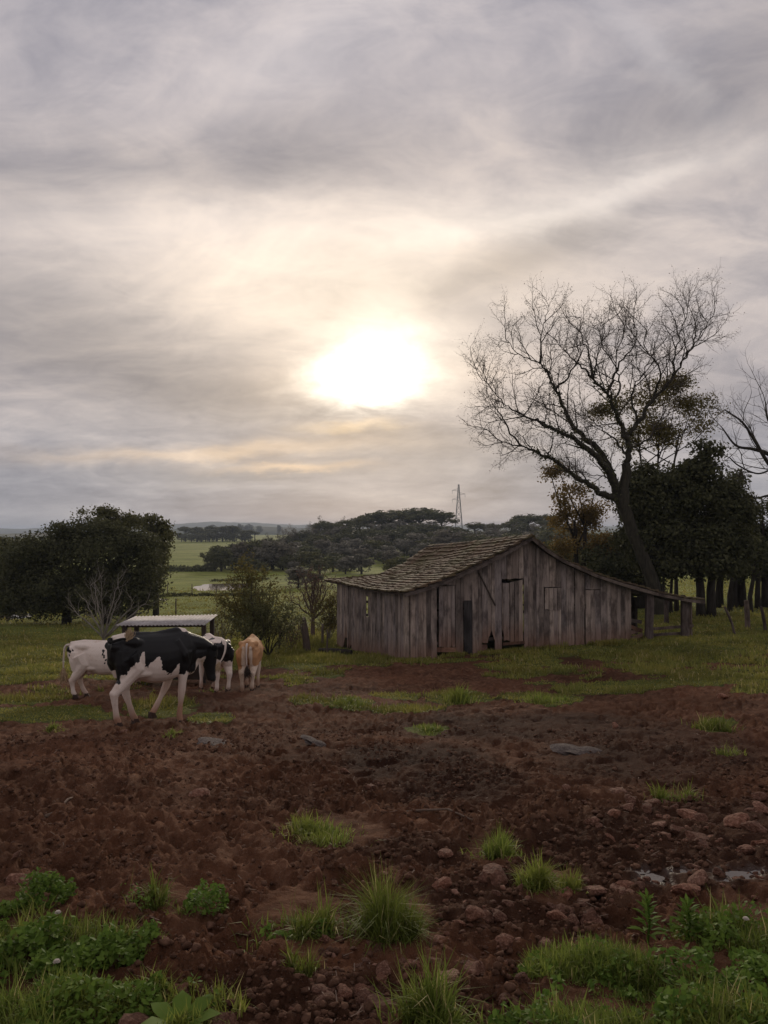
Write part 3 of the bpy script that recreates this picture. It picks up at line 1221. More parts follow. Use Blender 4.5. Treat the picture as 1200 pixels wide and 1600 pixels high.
# ---------------------------------------------------------------- barn
BA, BU, BV = np.array([0.8, 24.0]), np.array([7.65, 2.4]), np.array([-2.6, 6.0])
BW, BL = np.linalg.norm(BU), np.linalg.norm(BV)
BU, BV = BU / BW, BV / BL
NG, NL = np.array([BU[1], -BU[0]]), np.array([-BV[1], BV[0]])      # outward normals of gable and side wall
OVF, OVB = 0.30, 0.90


def on_line(px, p0, d):
    """Distance along a ground line at which it crosses the sight line of photo column px."""
    k = (px - 600) / FPX / CP
    return (k * p0[1] - p0[0]) / (d[0] - k * d[1])


def z_at(px, py, y):
    return at(px, py, y).z


FP0 = BA - BV * OVF
BP0 = BA + BV * (BL + OVB)


def edge(pts, p0):
    out = []
    for px, py in pts:
        t = on_line(px, p0, BU)
        q = p0 + BU * t
        out.append((t, z_at(px, py, q[1])))
    return np.array(sorted(out))


EF = edge([(632, 926), (665, 917), (700, 905), (760, 877), (800, 856), (831, 838)], FP0)
EB = edge([(509, 909), (550, 904), (592, 900), (630, 884), (671, 854)], BP0)
ER = edge([(831, 838), (855, 857), (880, 873), (930, 896), (985, 914), (1030, 926), (1075, 935), (1100, 937.5)], FP0)


def roof_left(s, w):
    """s 0 at the ridge .. 1 at the eave, w 0 at the gable .. 1 at the far end."""
    s, w = np.asarray(s, float), np.asarray(w, float)
    tf = EF[-1, 0] + (EF[0, 0] - EF[-1, 0]) * s
    tb = EB[-1, 0] + (EB[0, 0] - EB[-1, 0]) * s
    zf, zb = np.interp(tf, EF[:, 0], EF[:, 1]), np.interp(tb, EB[:, 0], EB[:, 1])
    ww = w ** 1.15
    p = (FP0[:, None] + BU[:, None] * tf) * (1 - w) + (BP0[:, None] + BU[:, None] * tb) * w
    z = zf * (1 - ww) + zb * ww + (vn2(s * 3.1, w * 5.0, 5) - 0.5) * 0.09 * smooth(0, 0.15, s) - 0.05 * np.sin(np.pi * w)
    return np.stack([p[0], p[1], z], -1)


def roof_right(s, w):
    s, w = np.asarray(s, float), np.asarray(w, float)
    t = ER[0, 0] + (ER[-1, 0] - ER[0, 0]) * s
    p = FP0[:, None] + BU[:, None] * t + BV[:, None] * ((BL + OVB + OVF) * w)
    z = np.interp(t, ER[:, 0], ER[:, 1]) - 0.45 * w * (1 - 0.6 * s) + (vn2(s * 5, w * 4, 8) - 0.5) * 0.05
    return np.stack([p[0], p[1], z], -1)


def gable_top(t):
    z1 = np.interp(t, EF[:, 0], EF[:, 1])
    z2 = np.interp(t, ER[:, 0], ER[:, 1])
    return np.where(t < EF[-1, 0], z1, z2) - 0.10


def slab(name, fn, ns, nw, th, mat, parent):
    S, Wd = np.meshgrid(np.linspace(0, 1, ns), np.linspace(0, 1, nw), indexing='ij')
    top = fn(S.ravel(), Wd.ravel())
    bot = top - np.array([0, 0, th])
    n = ns * nw
    i = np.arange(ns - 1)[:, None] * nw
    j = np.arange(nw - 1)[None, :]
    a = np.stack([i + j, i + j + 1, i + nw + j + 1, i + nw + j], -1).reshape(-1, 4)
    F = [a, a[:, ::-1] + n]
    rim = list(range(nw)) + [k * nw + nw - 1 for k in range(1, ns)] + [(ns - 1) * nw + k for k in range(nw - 2, -1, -1)] + [k * nw for k in range(ns - 2, 0, -1)]
    m = len(rim)
    F.append(np.array([(rim[k], rim[(k + 1) % m], rim[(k + 1) % m] + n, rim[k] + n) for k in range(m)]))
    return mesh_np(name, np.concatenate([top, bot]), F, mat, parent=parent)


def build_barn():
    rng = np.random.default_rng(31)
    barn = thing('barn', 'old weathered plank barn with sagging shingle roof and open lean-to', 'barn')

    def gp(t, off=0.0):
        p = BA + BU * t + NG * off
        return p

    def plank(parent, p0, p1, zb0, zb1, zt0, zt1, nrm, off, th=0.024, mat='plank', shift=0.0, name='plank', label=None):
        """A board between two points of the wall's foot line; shift moves its top sideways."""
        o3 = Vector((p0[0], p0[1], min(zb0, zb1)))
        d = np.array(p1) - np.array(p0)
        d = d / max(np.linalg.norm(d), 1e-6)
        n = np.array(nrm)

        def P(q, z, k, sh=0.0):
            r = np.array(q) + n * (off + th * k) + d * sh
            return (r[0] - o3.x, r[1] - o3.y, z - o3.z)
        zm0, zm1 = zb0 + 0.02, zb1 + 0.02
        # foot in three points so that no board ends in a ruler line
        mid = (np.array(p0) + np.array(p1)) / 2
        zb = (zb0 + zb1) / 2 + rng.uniform(-0.03, 0.03)
        v = [P(p0, zb0, 0), P(mid, zb, 0), P(p1, zb1, 0), P(p1, zt1, 0, shift), P(p0, zt0, 0, shift),
             P(p0, zb0, 1), P(mid, zb, 1), P(p1, zb1, 1), P(p1, zt1, 1, shift), P(p0, zt0, 1, shift)]
        f = [(0, 1, 2, 3, 4), (9, 8, 7, 6, 5), (0, 5, 6, 1), (1, 6, 7, 2), (2, 7, 8, 3), (3, 8, 9, 4), (4, 9, 5, 0)]
        me = bpy.data.meshes.new(name)
        me.from_pydata(v, [], f)
        if mat == 'plank' and o3.z > float(h0(o3.x, o3.y)) + 0.5:
            mat = 'plank_clean'          # the mud splash only reaches the feet of the wall
        me.materials.append(MAT[mat])
        o = link_obj(name, me, parent)
        o.location = o3
        if label:
            o['label'] = label
        return o

    # --- gable wall: girts and rails inside, boards outside
    g = MB()
    for hgt in (0.45, 1.25, 1.9):
        t0, t1 = 0.1, BW - 0.1
        if hgt > 1.7:
            t0, t1 = 1.4, 7.4
        a, b = gp(t0, -0.08), gp(t1, -0.08)
        za = hz(*gp(0.2)) + hgt
        zb = hz(*gp(BW)) + hgt
        g.bar((a[0], a[1], za), (b[0], b[1], zb), 0.1, 0.08)
    gw = g.build('gable_wall', MAT['beam'], barn)
    GT = lambda px: on_line(px, BA, BU)

    def gpl(px0, px1, top=None, bot=None, off=None, mat='plank', th=0.024, top1=None, bot1=None, pxt=0.0, label=None, name='plank', parent=None):
        """A board of the gable between photo columns; top and bottom as photo rows where given."""
        t0, t1 = GT(px0) + 0.004, GT(px1) - 0.004
        p0, p1 = gp(t0), gp(t1)
        y0, y1 = p0[1], p1[1]
        zt0 = float(gable_top(t0)) if top is None else z_at(px0, top, y0)
        zt1 = float(gable_top(t1)) if top is None else z_at(px1, top if top1 is None else top1, y1)
        base = [float(h0(*p0)) + rng.uniform(-0.10, 0.07), float(h0(*p1)) + rng.uniform(-0.10, 0.07)]
        zb0 = base[0] if bot is None else z_at(px0, bot, y0)
        zb1 = base[1] if bot is None else z_at(px1, bot if bot1 is None else bot1, y1)
        o_ = rng.uniform(0.0, 0.022) if off is None else off
        return plank(parent or gw, p0, p1, zb0, zb1, zt0, zt1, NG, o_, th, mat, pxt * y0 / FPX, name, label)

    def run(a, b, wid, **k):
        x = a
        while x < b - 1:
            e = x + wid * rng.uniform(0.75, 1.25)
            if b - e < wid * 0.5:
                e = b
            gpl(x, e, pxt=rng.normal(0, 0.35), **k)
            x = e

    run(640.5, 682, 6.5)
    run(682, 711, 9, bot=914)
    run(711, 723, 7)
    gpl(723, 737, bot=940)
    gpl(723.5, 736.5, top=938, off=0.035, mat='plank_dark', th=0.03, label='charred dark wide board between paler planks')
    run(737, 752, 8)
    run(752, 761, 9, bot=1004)
    gpl(761, 766.5, bot=1000, bot1=986)
    gpl(766.5, 772, bot=984, bot1=1001)
    gpl(772, 783, bot=1018)
    run(783, 817, 9, bot=904)
    run(817, 848, 6.5)
    run(848, 875.5, 9, bot=917)
    run(848, 875.5, 9, top=952)
    run(875.5, 896, 9)
    gpl(896.7, 904)
    gpl(904, 912, bot=955)
    gpl(904, 911, top=953)
    run(912.6, 937, 9, bot=921)
    run(912.9, 937, 8, top=922)
    run(937, 984, 7.5)
    # broken foot boards round the holes
    gpl(739, 760, top=1007, bot=1022, mat='plank_red', off=0.01, label='reddish patch board over the rotten foot of the wall')

    # --- doors and hatch
    def door(name, px0, px1, top, top1, bot, n, off, label):
        dr = thing('door', None, None)
        dr.name = name
        dr.parent = barn
        t0, t1 = GT(px0), GT(px1)
        for fr_ in (0.22, 0.78):
            y0 = gp(t0)[1]
            z = z_at(px0, top + (bot - top) * fr_, y0)
            a, b = gp(t0 + 0.02, -0.03), gp(t1 - 0.02, -0.03)
            d = MB()
            d.bar((a[0], a[1], z), (b[0], b[1], z), 0.03, 0.1)
            d.build('ledge', MAT['beam'], dr)
        dr['label'] = label
        xs = np.linspace(px0, px1, n + 1)
        for k in range(n):
            f0, f1 = k / n, (k + 1) / n
            gpl(xs[k] + 0.2, xs[k + 1] - 0.2, top=top + (top1 - top) * f0, top1=top + (top1 - top) * f1, bot=bot + rng.uniform(-1.2, 1.2), bot1=bot + rng.uniform(-1.2, 1.2), off=off + rng.uniform(0, 0.012), parent=dr, pxt=rng.normal(0, 0.3))
        return dr
    door('door', 684.5, 710.5, 916, 915, 1011, 4, 0.006, 'closed plank door near the corner, hung above a dark gap')
    door('door', 795.5, 816, 910, 905.5, 1003, 3, 0.004, 'plank door with a dark wedge open above it')
    gpl(783.5, 795, top=911, bot=984, bot1=1002, off=0.0)
    gpl(785.5, 794.5, top=911, bot=1001, off=0.03, pxt=-1.8, label='loose board leaning across the doorway')
    door('hatch', 849, 875, 918.5, 918.5, 952.5, 4, 0.034, 'small square hatch nailed over the planks')
    gpl(682, 712, top=1011.5, bot=1018.5, mat='plank_red', off=0.015, label='orange-brown sill board under the door', name='sill')
    gpl(784, 818, top=1004, bot=1008.5, mat='plank_red', off=0.02, top1=1001, bot1=1006, label='reddish sill board under the door', name='sill')
    # diagonal brace
    b = MB()
    p, q = gp(GT(746), 0.06), gp(GT(772), 0.06)
    b.bar((p[0], p[1], z_at(746, 893, p[1])), (q[0], q[1], z_at(772, 946, q[1])), 0.03, 0.09, up=(NG[0], NG[1], 0))
    b.build('brace', MAT['beam'], barn)

    # --- side wall
    s = MB()
    for hgt in (0.4, 1.2, 1.8):
        a, c = BA + BV * 0.1 - NL * 0.08, BA + BV * (BL - 0.1) - NL * 0.08
        s.bar((a[0], a[1], hz(*a) + hgt), (c[0], c[1], hz(*c) + hgt), 0.1, 0.08)
    sw = s.build('side_wall', MAT['beam'], barn)
    x = 0.02
    slit0, slit1 = on_line(576.6, BA, BV), on_line(573.2, BA, BV)

    def eave_z(d):
        w = np.array([(d + OVF) / (BL + OVF + OVB)])
        sg = np.array([0.945])
        return float(roof_left(sg, w)[0, 2]) - 0.07
    edges = [0.0]
    while edges[-1] < BL - 0.12:
        e = edges[-1] + rng.uniform(0.15, 0.27)
        if edges[-1] < slit0 < e + 0.08:
            e = slit0
        if abs(edges[-1] - slit0) < 1e-6:
            e = slit1
        edges.append(min(e, BL))
    for e0, e1 in zip(edges[:-1], edges[1:]):
        p0, p1 = BA + BV * (e0 + 0.004), BA + BV * (e1 - 0.004)
        zb0, zb1 = hz(*p0) - 0.05, hz(*p1) - 0.05
        if e0 > BL * 0.74:                                   # rotten feet at the far end
            zb0 += rng.choice([0.02, 0.05, 0.25, 0.5])
            zb1 += rng.choice([0.02, 0.05, 0.15, 0.45])
        zt0, zt1 = eave_z(e0), eave_z(e1)
        off = rng.uniform(0, 0.02)
        if abs(e0 - slit0) < 1e-6:                           # the slit: board only below it
            zc = z_at(575, 964, p0[1])
            plank(sw, p0, p1, zb0, zb1, zc, zc, NL, off)
            zc2 = z_at(575, 931.5, p0[1])
            plank(sw, p0, p1, zc2, zc2, zt0, zt1, NL, off)
        else:
            plank(sw, p0, p1, zb0, zb1, zt0, zt1, NL, off, shift=rng.normal(0, 0.01))

    # --- back and right walls
    bk = MB()
    a, c = BA + BV * BL, BA + BV * BL + BU * BW
    bk.bar((a[0], a[1], hz(*a) + 1.2), (c[0], c[1], hz(*c) + 1.2), 0.1, 0.08)
    bw = bk.build('back_wall', MAT['beam'], barn)
    for k in range(24):
        t0, t1 = BW * k / 24 + 0.006, BW * (k + 1) / 24 - 0.006
        if 0.55 < (t0 + t1) / 2 < 1.75:
            continue                                          # the opening one sees daylight through
        q0, q1 = a + BU * t0, a + BU * t1
        w_ = np.array([(BL + OVF) / (BL + OVF + OVB)])

        def topz(t):
            tb = EF[-1, 0]
            if t < tb:
                return float(roof_left(np.array([np.clip((tb - t) / (tb - EF[0, 0]), 0, 1)]), w_)[0, 2]) - 0.1
            return float(roof_right(np.array([(t - ER[0, 0]) / (ER[-1, 0] - ER[0, 0])]), w_)[0, 2]) - 0.1
        plank(bw, q0, q1, float(h0(*q0)) - .05, float(h0(*q1)) - .05, topz(t0), topz(t1), -NG, rng.uniform(0, .02))
    rw_ = MB()
    a2 = BA + BU * BW
    rw_.bar((a2[0], a2[1], hz(*a2) + 1.2), (a2[0] + BV[0] * BL, a2[1] + BV[1] * BL, hz(*(a2 + BV * BL)) + 1.2), 0.1, 0.08)
    rw = rw_.build('side_wall', MAT['beam'], barn)
    for k in range(22):
        e0, e1 = BL * k / 22 + 0.005, BL * (k + 1) / 22 - 0.005
        q0, q1 = a2 + BV * e0, a2 + BV * e1
        zt = [float(roof_right(np.array([(BW - ER[0, 0]) / (ER[-1, 0] - ER[0, 0])]), np.array([(e + OVF) / (BL + OVF + OVB)]))[0, 2]) - 0.1 for e in (e0, e1)]
        plank(rw, q0, q1, float(h0(*q0)) - .05, float(h0(*q1)) - .05, zt[0], zt[1], -NL, rng.uniform(0, .02))

    # --- roof: sheathing and tiles
    rl = slab('roof', roof_left, 18, 26, 0.05, MAT['beam'], barn)
    rr = slab('roof', roof_right, 20, 20, 0.05, MAT['beam'], barn)
    unit = []
    for k in range(4):
        r2 = np.random.default_rng(k)
        m = MB()
        wv = [r2.uniform(-0.02, 0.02) for _ in range(6)]
        m.hexa([(-.5 + wv[0], -.5, -.4), (.5 + wv[1], -.5, -.4), (.5 + wv[2], .5 + wv[4], -.5), (-.5 + wv[3], .5 + wv[5], -.5),
                (-.5 + wv[0], -.5, .4), (.5 + wv[1], -.5, .4), (.5 + wv[2], .5 + wv[4], .7), (-.5 + wv[3], .5 + wv[5], .6)])
        unit.append(m.mesh('shingle', MAT['shingle']))
    tiles = []
    rows, cols = 19, 34

    def tile_frame(fn, s, w, ds, dw):
        p = fn(np.array([s]), np.array([w]))[0]
        ps = fn(np.array([min(s + 0.02, 1.0)]), np.array([w]))[0] - fn(np.array([max(s - 0.02, 0.0)]), np.array([w]))[0]
        pw = fn(np.array([s]), np.array([min(w + 0.02, 1)]))[0] - fn(np.array([s]), np.array([max(w - 0.02, 0)]))[0]
        ps /= np.linalg.norm(ps)
        pw /= np.linalg.norm(pw)
        nn = np.cross(pw, ps)
        nn /= np.linalg.norm(nn)
        if nn[2] < 0:
            nn = -nn
        return p, pw, ps, nn
    for i in range(rows):
        for j in range(cols):
            s_ = (i + 0.5) / rows
            w_ = (j + 0.5 + (0.5 if i % 2 else 0) - 0.25) / cols
            w_ = min(max(w_, 0.004), 0.996)
            lo_back = s_ > 0.72 and w_ > 0.72
            if rng.uniform() < (0.10 if lo_back else 0.012):
                continue
            tiles.append((roof_left, s_, w_, 4.95 / rows, 7.9 / cols, lo_back))
    for i in range(24):
        for j in range(3):
            tiles.append((roof_right, (i + 0.5) / 24, (j + 0.45) / 26, 6.9 / 24, 7.75 / 26, False))
    frames = []
    for fn, s_, w_, ls, lw, rough in tiles:
        p, pw, ps, nn = tile_frame(fn, s_, w_, 0, 0)
        jit = 2.2 if rough else 1.0
        rot = rng.normal(0, 0.035 * jit)
        tilt = 0.12 + rng.normal(0, 0.04 * jit)
        e1 = pw * math.cos(rot) + ps * math.sin(rot)
        e2 = np.cross(nn, e1)
        if np.dot(e2, ps) < 0:
            e2 = -e2
        e2 = e2 * math.cos(tilt) + nn * math.sin(tilt)
        e3 = np.cross(e1, e2)
        if np.dot(e3, nn) < 0:
            e1, e3 = -e1, -e3
        sl, sw_, th = ls * 1.32 * rng.uniform(0.95, 1.08), lw * rng.uniform(0.90, 0.99), 0.045
        c = p + nn * (0.035 + rng.uniform(0, 0.008)) + ps * rng.normal(0, 0.022 * jit) + pw * rng.normal(0, 0.01)
        m = Matrix(((e1[0] * sw_, e2[0] * sl, e3[0] * th, c[0]), (e1[1] * sw_, e2[1] * sl, e3[1] * th, c[1]), (e1[2] * sw_, e2[2] * sl, e3[2] * th, c[2]), (0, 0, 0, 1)))
        frames.append((c[1] if fn is roof_left else 99, m, fn is roof_left))
    frames.sort(key=lambda a: a[0])
    for k, (_, m, left) in enumerate(frames[:300]):
        o = link_obj('shingle', unit[k % 4], rl)
        o.matrix_basis = m
    rest = {True: MB(), False: MB()}
    for k, (_, m, left) in enumerate(frames[300:]):
        me = unit[k % 4]
        rest[left].add([m @ v.co for v in me.vertices], [tuple(pp.vertices) for pp in me.polygons])
    for left, par in ((True, rl), (False, rr)):
        o = rest[left].build('shingles', MAT['shingle'], par)
        o['kind'] = 'stuff'
    # ridge caps
    for j in range(26):
        w0, w1 = j / 26 + 0.003, (j + 1) / 26 + 0.012
        a = roof_left(np.array([0.0]), np.array([min(w0, 1)]))[0] + [0, 0, 0.085 + rng.uniform(-.01, .01)]
        c = roof_left(np.array([0.0]), np.array([min(w1, 1)]))[0] + [0, 0, 0.075 + rng.uniform(-.01, .01)]
        m = MB()
        d = np.array(c) - np.array(a)
        sx = np.array([BU[0], BU[1], 0]) * 0.14
        dz = np.array([0, 0, 0.07])
        m.add([a - sx - dz, a, a + sx - dz, c - sx - dz, c, c + sx - dz] + [q - np.array([0, 0, .03]) for q in (a - sx - dz, a, a + sx - dz, c - sx - dz, c, c + sx - dz)],
              [(0, 3, 4, 1), (1, 4, 5, 2), (6, 7, 10, 9), (7, 8, 11, 10), (0, 1, 7, 6), (1, 2, 8, 7), (3, 9, 10, 4), (4, 10, 11, 5), (0, 6, 9, 3), (2, 5, 11, 8)])
        m.build('ridge_cap', MAT['shingle'], rl)
    # barge boards, rafter tails
    for E, sgn in ((EF, 1), (ER, -1)):
        m = MB()
        for k in range(len(E) - 1):
            q0, q1 = FP0 + BU * E[k, 0] + NG * 0.02, FP0 + BU * E[k + 1, 0] + NG * 0.02
            m.bar((q0[0], q0[1], E[k, 1] - 0.08), (q1[0], q1[1], E[k + 1, 1] - 0.08), 0.03, 0.10)
        m.build('barge_board', MAT['beam'], barn)

    # --- open lean-to: posts, rails, beam
    def post(px, w, top_t=None, lean=0.0, mat='post', depth=0.0):
        t = on_line(px, FP0 + BV * (OVF + depth), BU)
        q = BA + BU * t + BV * depth
        zb = hz(*q) - 0.15
        zt = float(np.interp(t, ER[:, 0], ER[:, 1])) - 0.07 - 0.05 * depth
        m = MB()
        H = zt - zb
        m.tube([(0, 0, 0), (lean * 0.3, 0.01, H * 0.35), (lean * .7, -.01, H * 0.7), (lean, 0, H)], [w * .56, w * .5, w * .52, w * .5], 7)
        o = m.build('post', MAT[mat], barn)
        o.location = (q[0], q[1], zb)
        return t
    ta = post(1012.5, 0.30, lean=0.04)
    tb = post(1069, 0.30)
    post(1077, 0.14, depth=0.25)
    tc_ = post(990, 0.24, depth=2.2)
    post(1040, 0.2, depth=5.5)
    post(1066, 0.2, depth=5.0)
    m = MB()
    q0, q1 = BA + BU * (BW - 0.1) + BV * 0.05, BA + BU * (ER[-1, 0] - 0.9) + BV * 0.05
    m.bar((q0[0], q0[1], float(np.interp(BW, ER[:, 0], ER[:, 1])) - 0.15), (q1[0], q1[1], float(np.interp(ER[-1, 0] - 0.9, ER[:, 0], ER[:, 1])) - 0.14), 0.1, 0.12)
    m.build('beam', MAT['beam'], barn)
    for py in (972, 983, 992.5):
        m = MB()
        q0, q1 = BA + BU * (ta + 0.1) + BV * 0.12, BA + BU * (tb + (0.45 if py == 983 else 0.05)) + BV * 0.12
        if py == 972:
            q0, q1 = q0 + BV * 4.6, q1 + BV * 4.6
        z0 = z_at(1040, py, q0[1])
        h_ = 0.1 if py > 975 else 0.07
        d_ = q1 - q0
        L_ = np.linalg.norm(d_)
        m.box((0, -.02, -h_ / 2), (L_, .02, h_ / 2))
        o = m.build('rail', MAT['post' if py > 975 else 'beam'], barn)
        o.location = (q0[0], q0[1], z0)
        o.rotation_euler = (0, rng.normal(0, 0.015), math.atan2(d_[1], d_[0]))
    # fallen boards in the corner beside the gable wall
    for px0, py0, px1, py1, mt in ((985, 977, 1009, 986, 'plank_red'), (985, 990, 1011, 984, 'plank'), (987, 1002, 1010, 991, 'plank'), (986, 995, 1012, 999, 'post'), (985, 968, 1010, 972, 'beam')):
        t0, t1 = on_line(px0, BA, BU), on_line(px1, BA, BU)
        a, c = BA + BU * t0 + BV * rng.uniform(.2, .35), BA + BU * t1 + BV * rng.uniform(.2, .35)
        m = MB()
        za, zb_ = z_at(px0, py0, a[1]), z_at(px1, py1, c[1])
        m.bar((0, 0, 0), (c[0] - a[0], c[1] - a[1], zb_ - za), 0.03, 0.13)
        o = m.build('fallen_board', MAT[mt], barn)
        o.location = (a[0], a[1], za)
    return barn


BARN = build_barn()


# ---------------------------------------------------------------- cows
def hide_mat(name, black, white, gloss=0.26):
    q = M(name, 0.75, 0.12)
    a = q.attr('patch')
    c = q.attr('tint')
    p = q.coord('Object')
    f = q.noise(q.mapping(p, (8, 30, 8)), 6, 5, 0.6)
    d = q.noise(p, 3.0, 5, 0.6)
    w = q.mix(q.rng(f, 0.3, 0.7, 0, 0.35), white, (white[0] * 0.78, white[1] * 0.70, white[2] * 0.64))
    mud = q.noise(p, 5.5, 7, 0.7)
    w = q.mix(q.rng(mud, 0.52, 0.72, 0, 0.55), w, (white[0] * 0.62, white[1] * 0.48, white[2] * 0.40))
    w = q.mix(c, w, (white[0] * 0.50, white[1] * 0.33, white[2] * 0.25))
    b = q.mix(q.rng(d, 0.4, 0.7, 0, 0.4), black, (black[0] * 1.8, black[1] * 1.7, black[2] * 1.6))
    am = q.rng(a, 0.4, 0.6)
    col = q.mix(am, b, w)
    q.l(q.rng(a, 0.4, 0.6, gloss, 0.08), q.b.inputs['Specular IOR Level'])
    q.l(q.rng(a, 0.4, 0.6, 0.52 if gloss > .1 else .8, 0.8), q.b.inputs['Roughness'])
    q.color(col)
    q.bump(f, 0.15, 0.01)
    return q.m


MAT['hide_bw'] = hide_mat('black_and_white_hide', (0.0075, 0.0070, 0.0075), (0.76, 0.66, 0.59))
MAT['hide_tan'] = hide_mat('tan_hide', (0.40, 0.225, 0.115), (0.72, 0.60, 0.49), 0.06)
MAT['hoof'] = simple_mat('muddy_hoof', (0.045, 0.028, 0.022), (0.085, 0.050, 0.038), 20)
MAT['udder'] = simple_mat('udder_skin', (0.56, 0.40, 0.34), (0.66, 0.50, 0.44), 12, 0.6)
MAT['hair_blond'] = simple_mat('pale_tail_hair', (0.26, 0.18, 0.10), (0.50, 0.37, 0.24), 40)
MAT['hair_dark'] = simple_mat('dark_tail_hair', (0.03, 0.022, 0.018), (0.08, 0.055, 0.042), 40)
MAT['eye'] = simple_mat('cow_eye', (0.006, 0.005, 0.005), (0.012, 0.01, 0.01), 5, 0.15, 0.5, 0.0)
MAT['nose'] = simple_mat('cow_muzzle', (0.10, 0.07, 0.062), (0.24, 0.17, 0.15), 14, 0.5)


def build_cow(label, px, Y, yaw, scale, legs, head, pattern, hide, tail, udder=True, voxel=0.016, width=1.0, zlift=0.0, group=None, xs=1.0, us=.75):
    x0 = at(px, 900, Y).x
    base = float(h0(x0, Y))
    root = thing('cow', label, 'cow', (x0, Y, base + zlift), yaw, group)
    root.scale = (scale * xs, scale, scale)
    cs, sn = math.cos(yaw), math.sin(yaw)

    def ground_local(x, y):
        wx, wy = x0 + (x * xs * cs - y * sn) * scale, Y + (x * xs * sn + y * cs) * scale
        return (hz(wx, wy) - base - zlift) / scale

    b = MB()
    K = 24
    rings = [(-.86, 1.15, .07, .11), (-.80, 1.13, .165, .20), (-.70, 1.11, .225, .275), (-.55, 1.07, .255, .325), (-.36, 1.03, .305, .365), (-.14, .985, .335, .402),
             (.08, .975, .345, .405), (.28, .99, .325, .395), (.46, 1.02, .275, .375), (.60, 1.05, .23, .335), (.72, 1.06, .17, .265), (.80, 1.06, .10, .17)]
    V, F = [], []
    for (x, zc, hw, hh) in rings:
        for k in range(K):
            a = 2 * math.pi * k / K
            c, s = math.cos(a), math.sin(a)
            yy = math.copysign(abs(c) ** 0.82, c) * hw * width
            # the back is narrower than the barrel; hooks stand out at the hips
            up = max(0, s)
            yy *= 1 - 0.30 * up ** 2 * (1 if x > -0.45 else 0.55)
            zz = math.copysign(abs(s) ** 0.9, s) * hh
            V.append((x, yy, zc + zz))
    n = len(rings)
    for i in range(n - 1):
        for k in range(K):
            F.append((i * K + k, (i + 1) * K + k, (i + 1) * K + (k + 1) % K, i * K + (k + 1) % K))
    F.append(tuple(range(K)))
    F.append(tuple(reversed(range((n - 1) * K, n * K))))
    b.add(V, F)
    # hip bones, spine, brisket
    for sy in (-1, 1):
        b.tube([(-.66, .14 * sy * width, 1.30), (-.48, .205 * sy * width, 1.29), (-.28, .15 * sy * width, 1.24)], [.06, .085, .06], 8)
        b.tube([(.30, .20 * sy, 1.25), (.42, .245 * sy, 1.02), (.50, .20 * sy, .86)], [.07, .10, .08], 8)
        b.tube([(-.20, .24 * sy, .78), (-.38, .20 * sy, .80), (-.50, .17 * sy, .84)], [.06, .09, .10], 8)
        b.tube([(-.86, .09 * sy, 1.24), (-.74, .12 * sy, 1.22)], [.055, .09], 8)
    b.tube([(-.80, 0, 1.345), (-.5, 0, 1.372), (0, 0, 1.345), (.42, 0, 1.375), (.6, 0, 1.35)], [.055, .07, .06, .075, .06], 8)
    b.tube([(.50, 0, .72), (.68, 0, .76), (.80, 0, .90)], [.13, .14, .12], 10)
    # legs: shoulder or hip, elbow or stifle, knee or hock, fetlock, hoof
    hooves = []
    for kind, sy, joints in legs:
        g = ground_local(joints[-1][0], joints[-1][1])
        foot = joints[-1]
        fz = g + (foot[2] if len(foot) > 2 else 0)
        pts, rad = [], []
        if kind == 'f':
            R = [.150, .118, .074, .072, .044, .054, .056]
            top = [(.50, .14 * sy, 1.05), (.47, .17 * sy, .80)]
        else:
            R = [.220, .18, .108, .078, .048, .056, .056]
            top = [(-.58, .13 * sy * width, 1.08), (-.46, .165 * sy * width, .86)]
        kn, ft = joints[0], joints[1]
        pts = [top[0], top[1]]
        k3, f3 = Vector(kn), Vector(ft) + Vector((0, 0, g * 0.8))
        hof = Vector((foot[0], foot[1], fz + 0.06))
        up_k = Vector(top[1]).lerp(k3, 0.62)
        pts += [tuple(up_k), tuple(k3), tuple(k3.lerp(f3, 0.55)), tuple(f3), tuple(hof)]
        b.tube(pts, R, 10)
        if kind == 'h':   # flesh of the thigh and the point of the hock
            b.tube([(-.66, .12 * sy * width, 1.16), (-.66, .15 * sy * width, .95), tuple(Vector((-.62, .15 * sy * width, .80)).lerp(k3, .25))], [.15, .15, .095], 10)
            b.tube([tuple(k3 + Vector((-.035, 0, .06))), tuple(k3 + Vector((0.0, 0, -.06)))], [.045, .05], 8)
        else:
            b.tube([tuple(k3 + Vector((.012, 0, .04))), tuple(k3 + Vector((.01, 0, -.04)))], [.058, .055], 8)
        hooves.append((hof, fz, f3))
    # neck and head
    poll, muz = Vector(head['poll']), Vector(head['muzzle'])
    sidev = Vector(head.get('side', (0, 0, 0)))
    n0, n1 = Vector((.50, 0, 1.12)), Vector((.72, 0, 1.07))
    mid = n1.lerp(poll, 0.55) + Vector((0, 0, -.02))
    for dz, rs in ((.05, 0.92), (-.07, 0.95)):
        b.tube([n0 + Vector((0, 0, dz * 1.2)), n1 + Vector((0, 0, dz * 1.5)), mid + Vector((0, 0, dz * 1.1)), poll + (muz - poll) * 0.1 + Vector((0, 0, dz * 0.3))], [.23 * rs, .19 * rs, .15 * rs, .115 * rs], 12)
    hd = (muz - poll)
    L = hd.length
    hd.normalize()
    lat = Vector((0, 1, 0)) if not sidev.length else sidev.normalized()
    lat = (lat - hd * lat.dot(hd)).normalized()
    top = lat.cross(hd)
    if top.z < 0 and abs(hd.z) < .9 or (abs(hd.z) >= .9 and top.x < 0):
        top = -top
    HR = [(-.03, .07, .07, 0), (.0, .112, .11, 0), (.10, .128, .145, 0), (.25, .124, .16, -.015), (.42, .105, .145, -.022), (.62, .086, .112, -.02), (.80, .082, .094, -.012), (.92, .094, .088, -.005), (1.0, .08, .068, 0)]
    V, F = [], []
    KH = 16
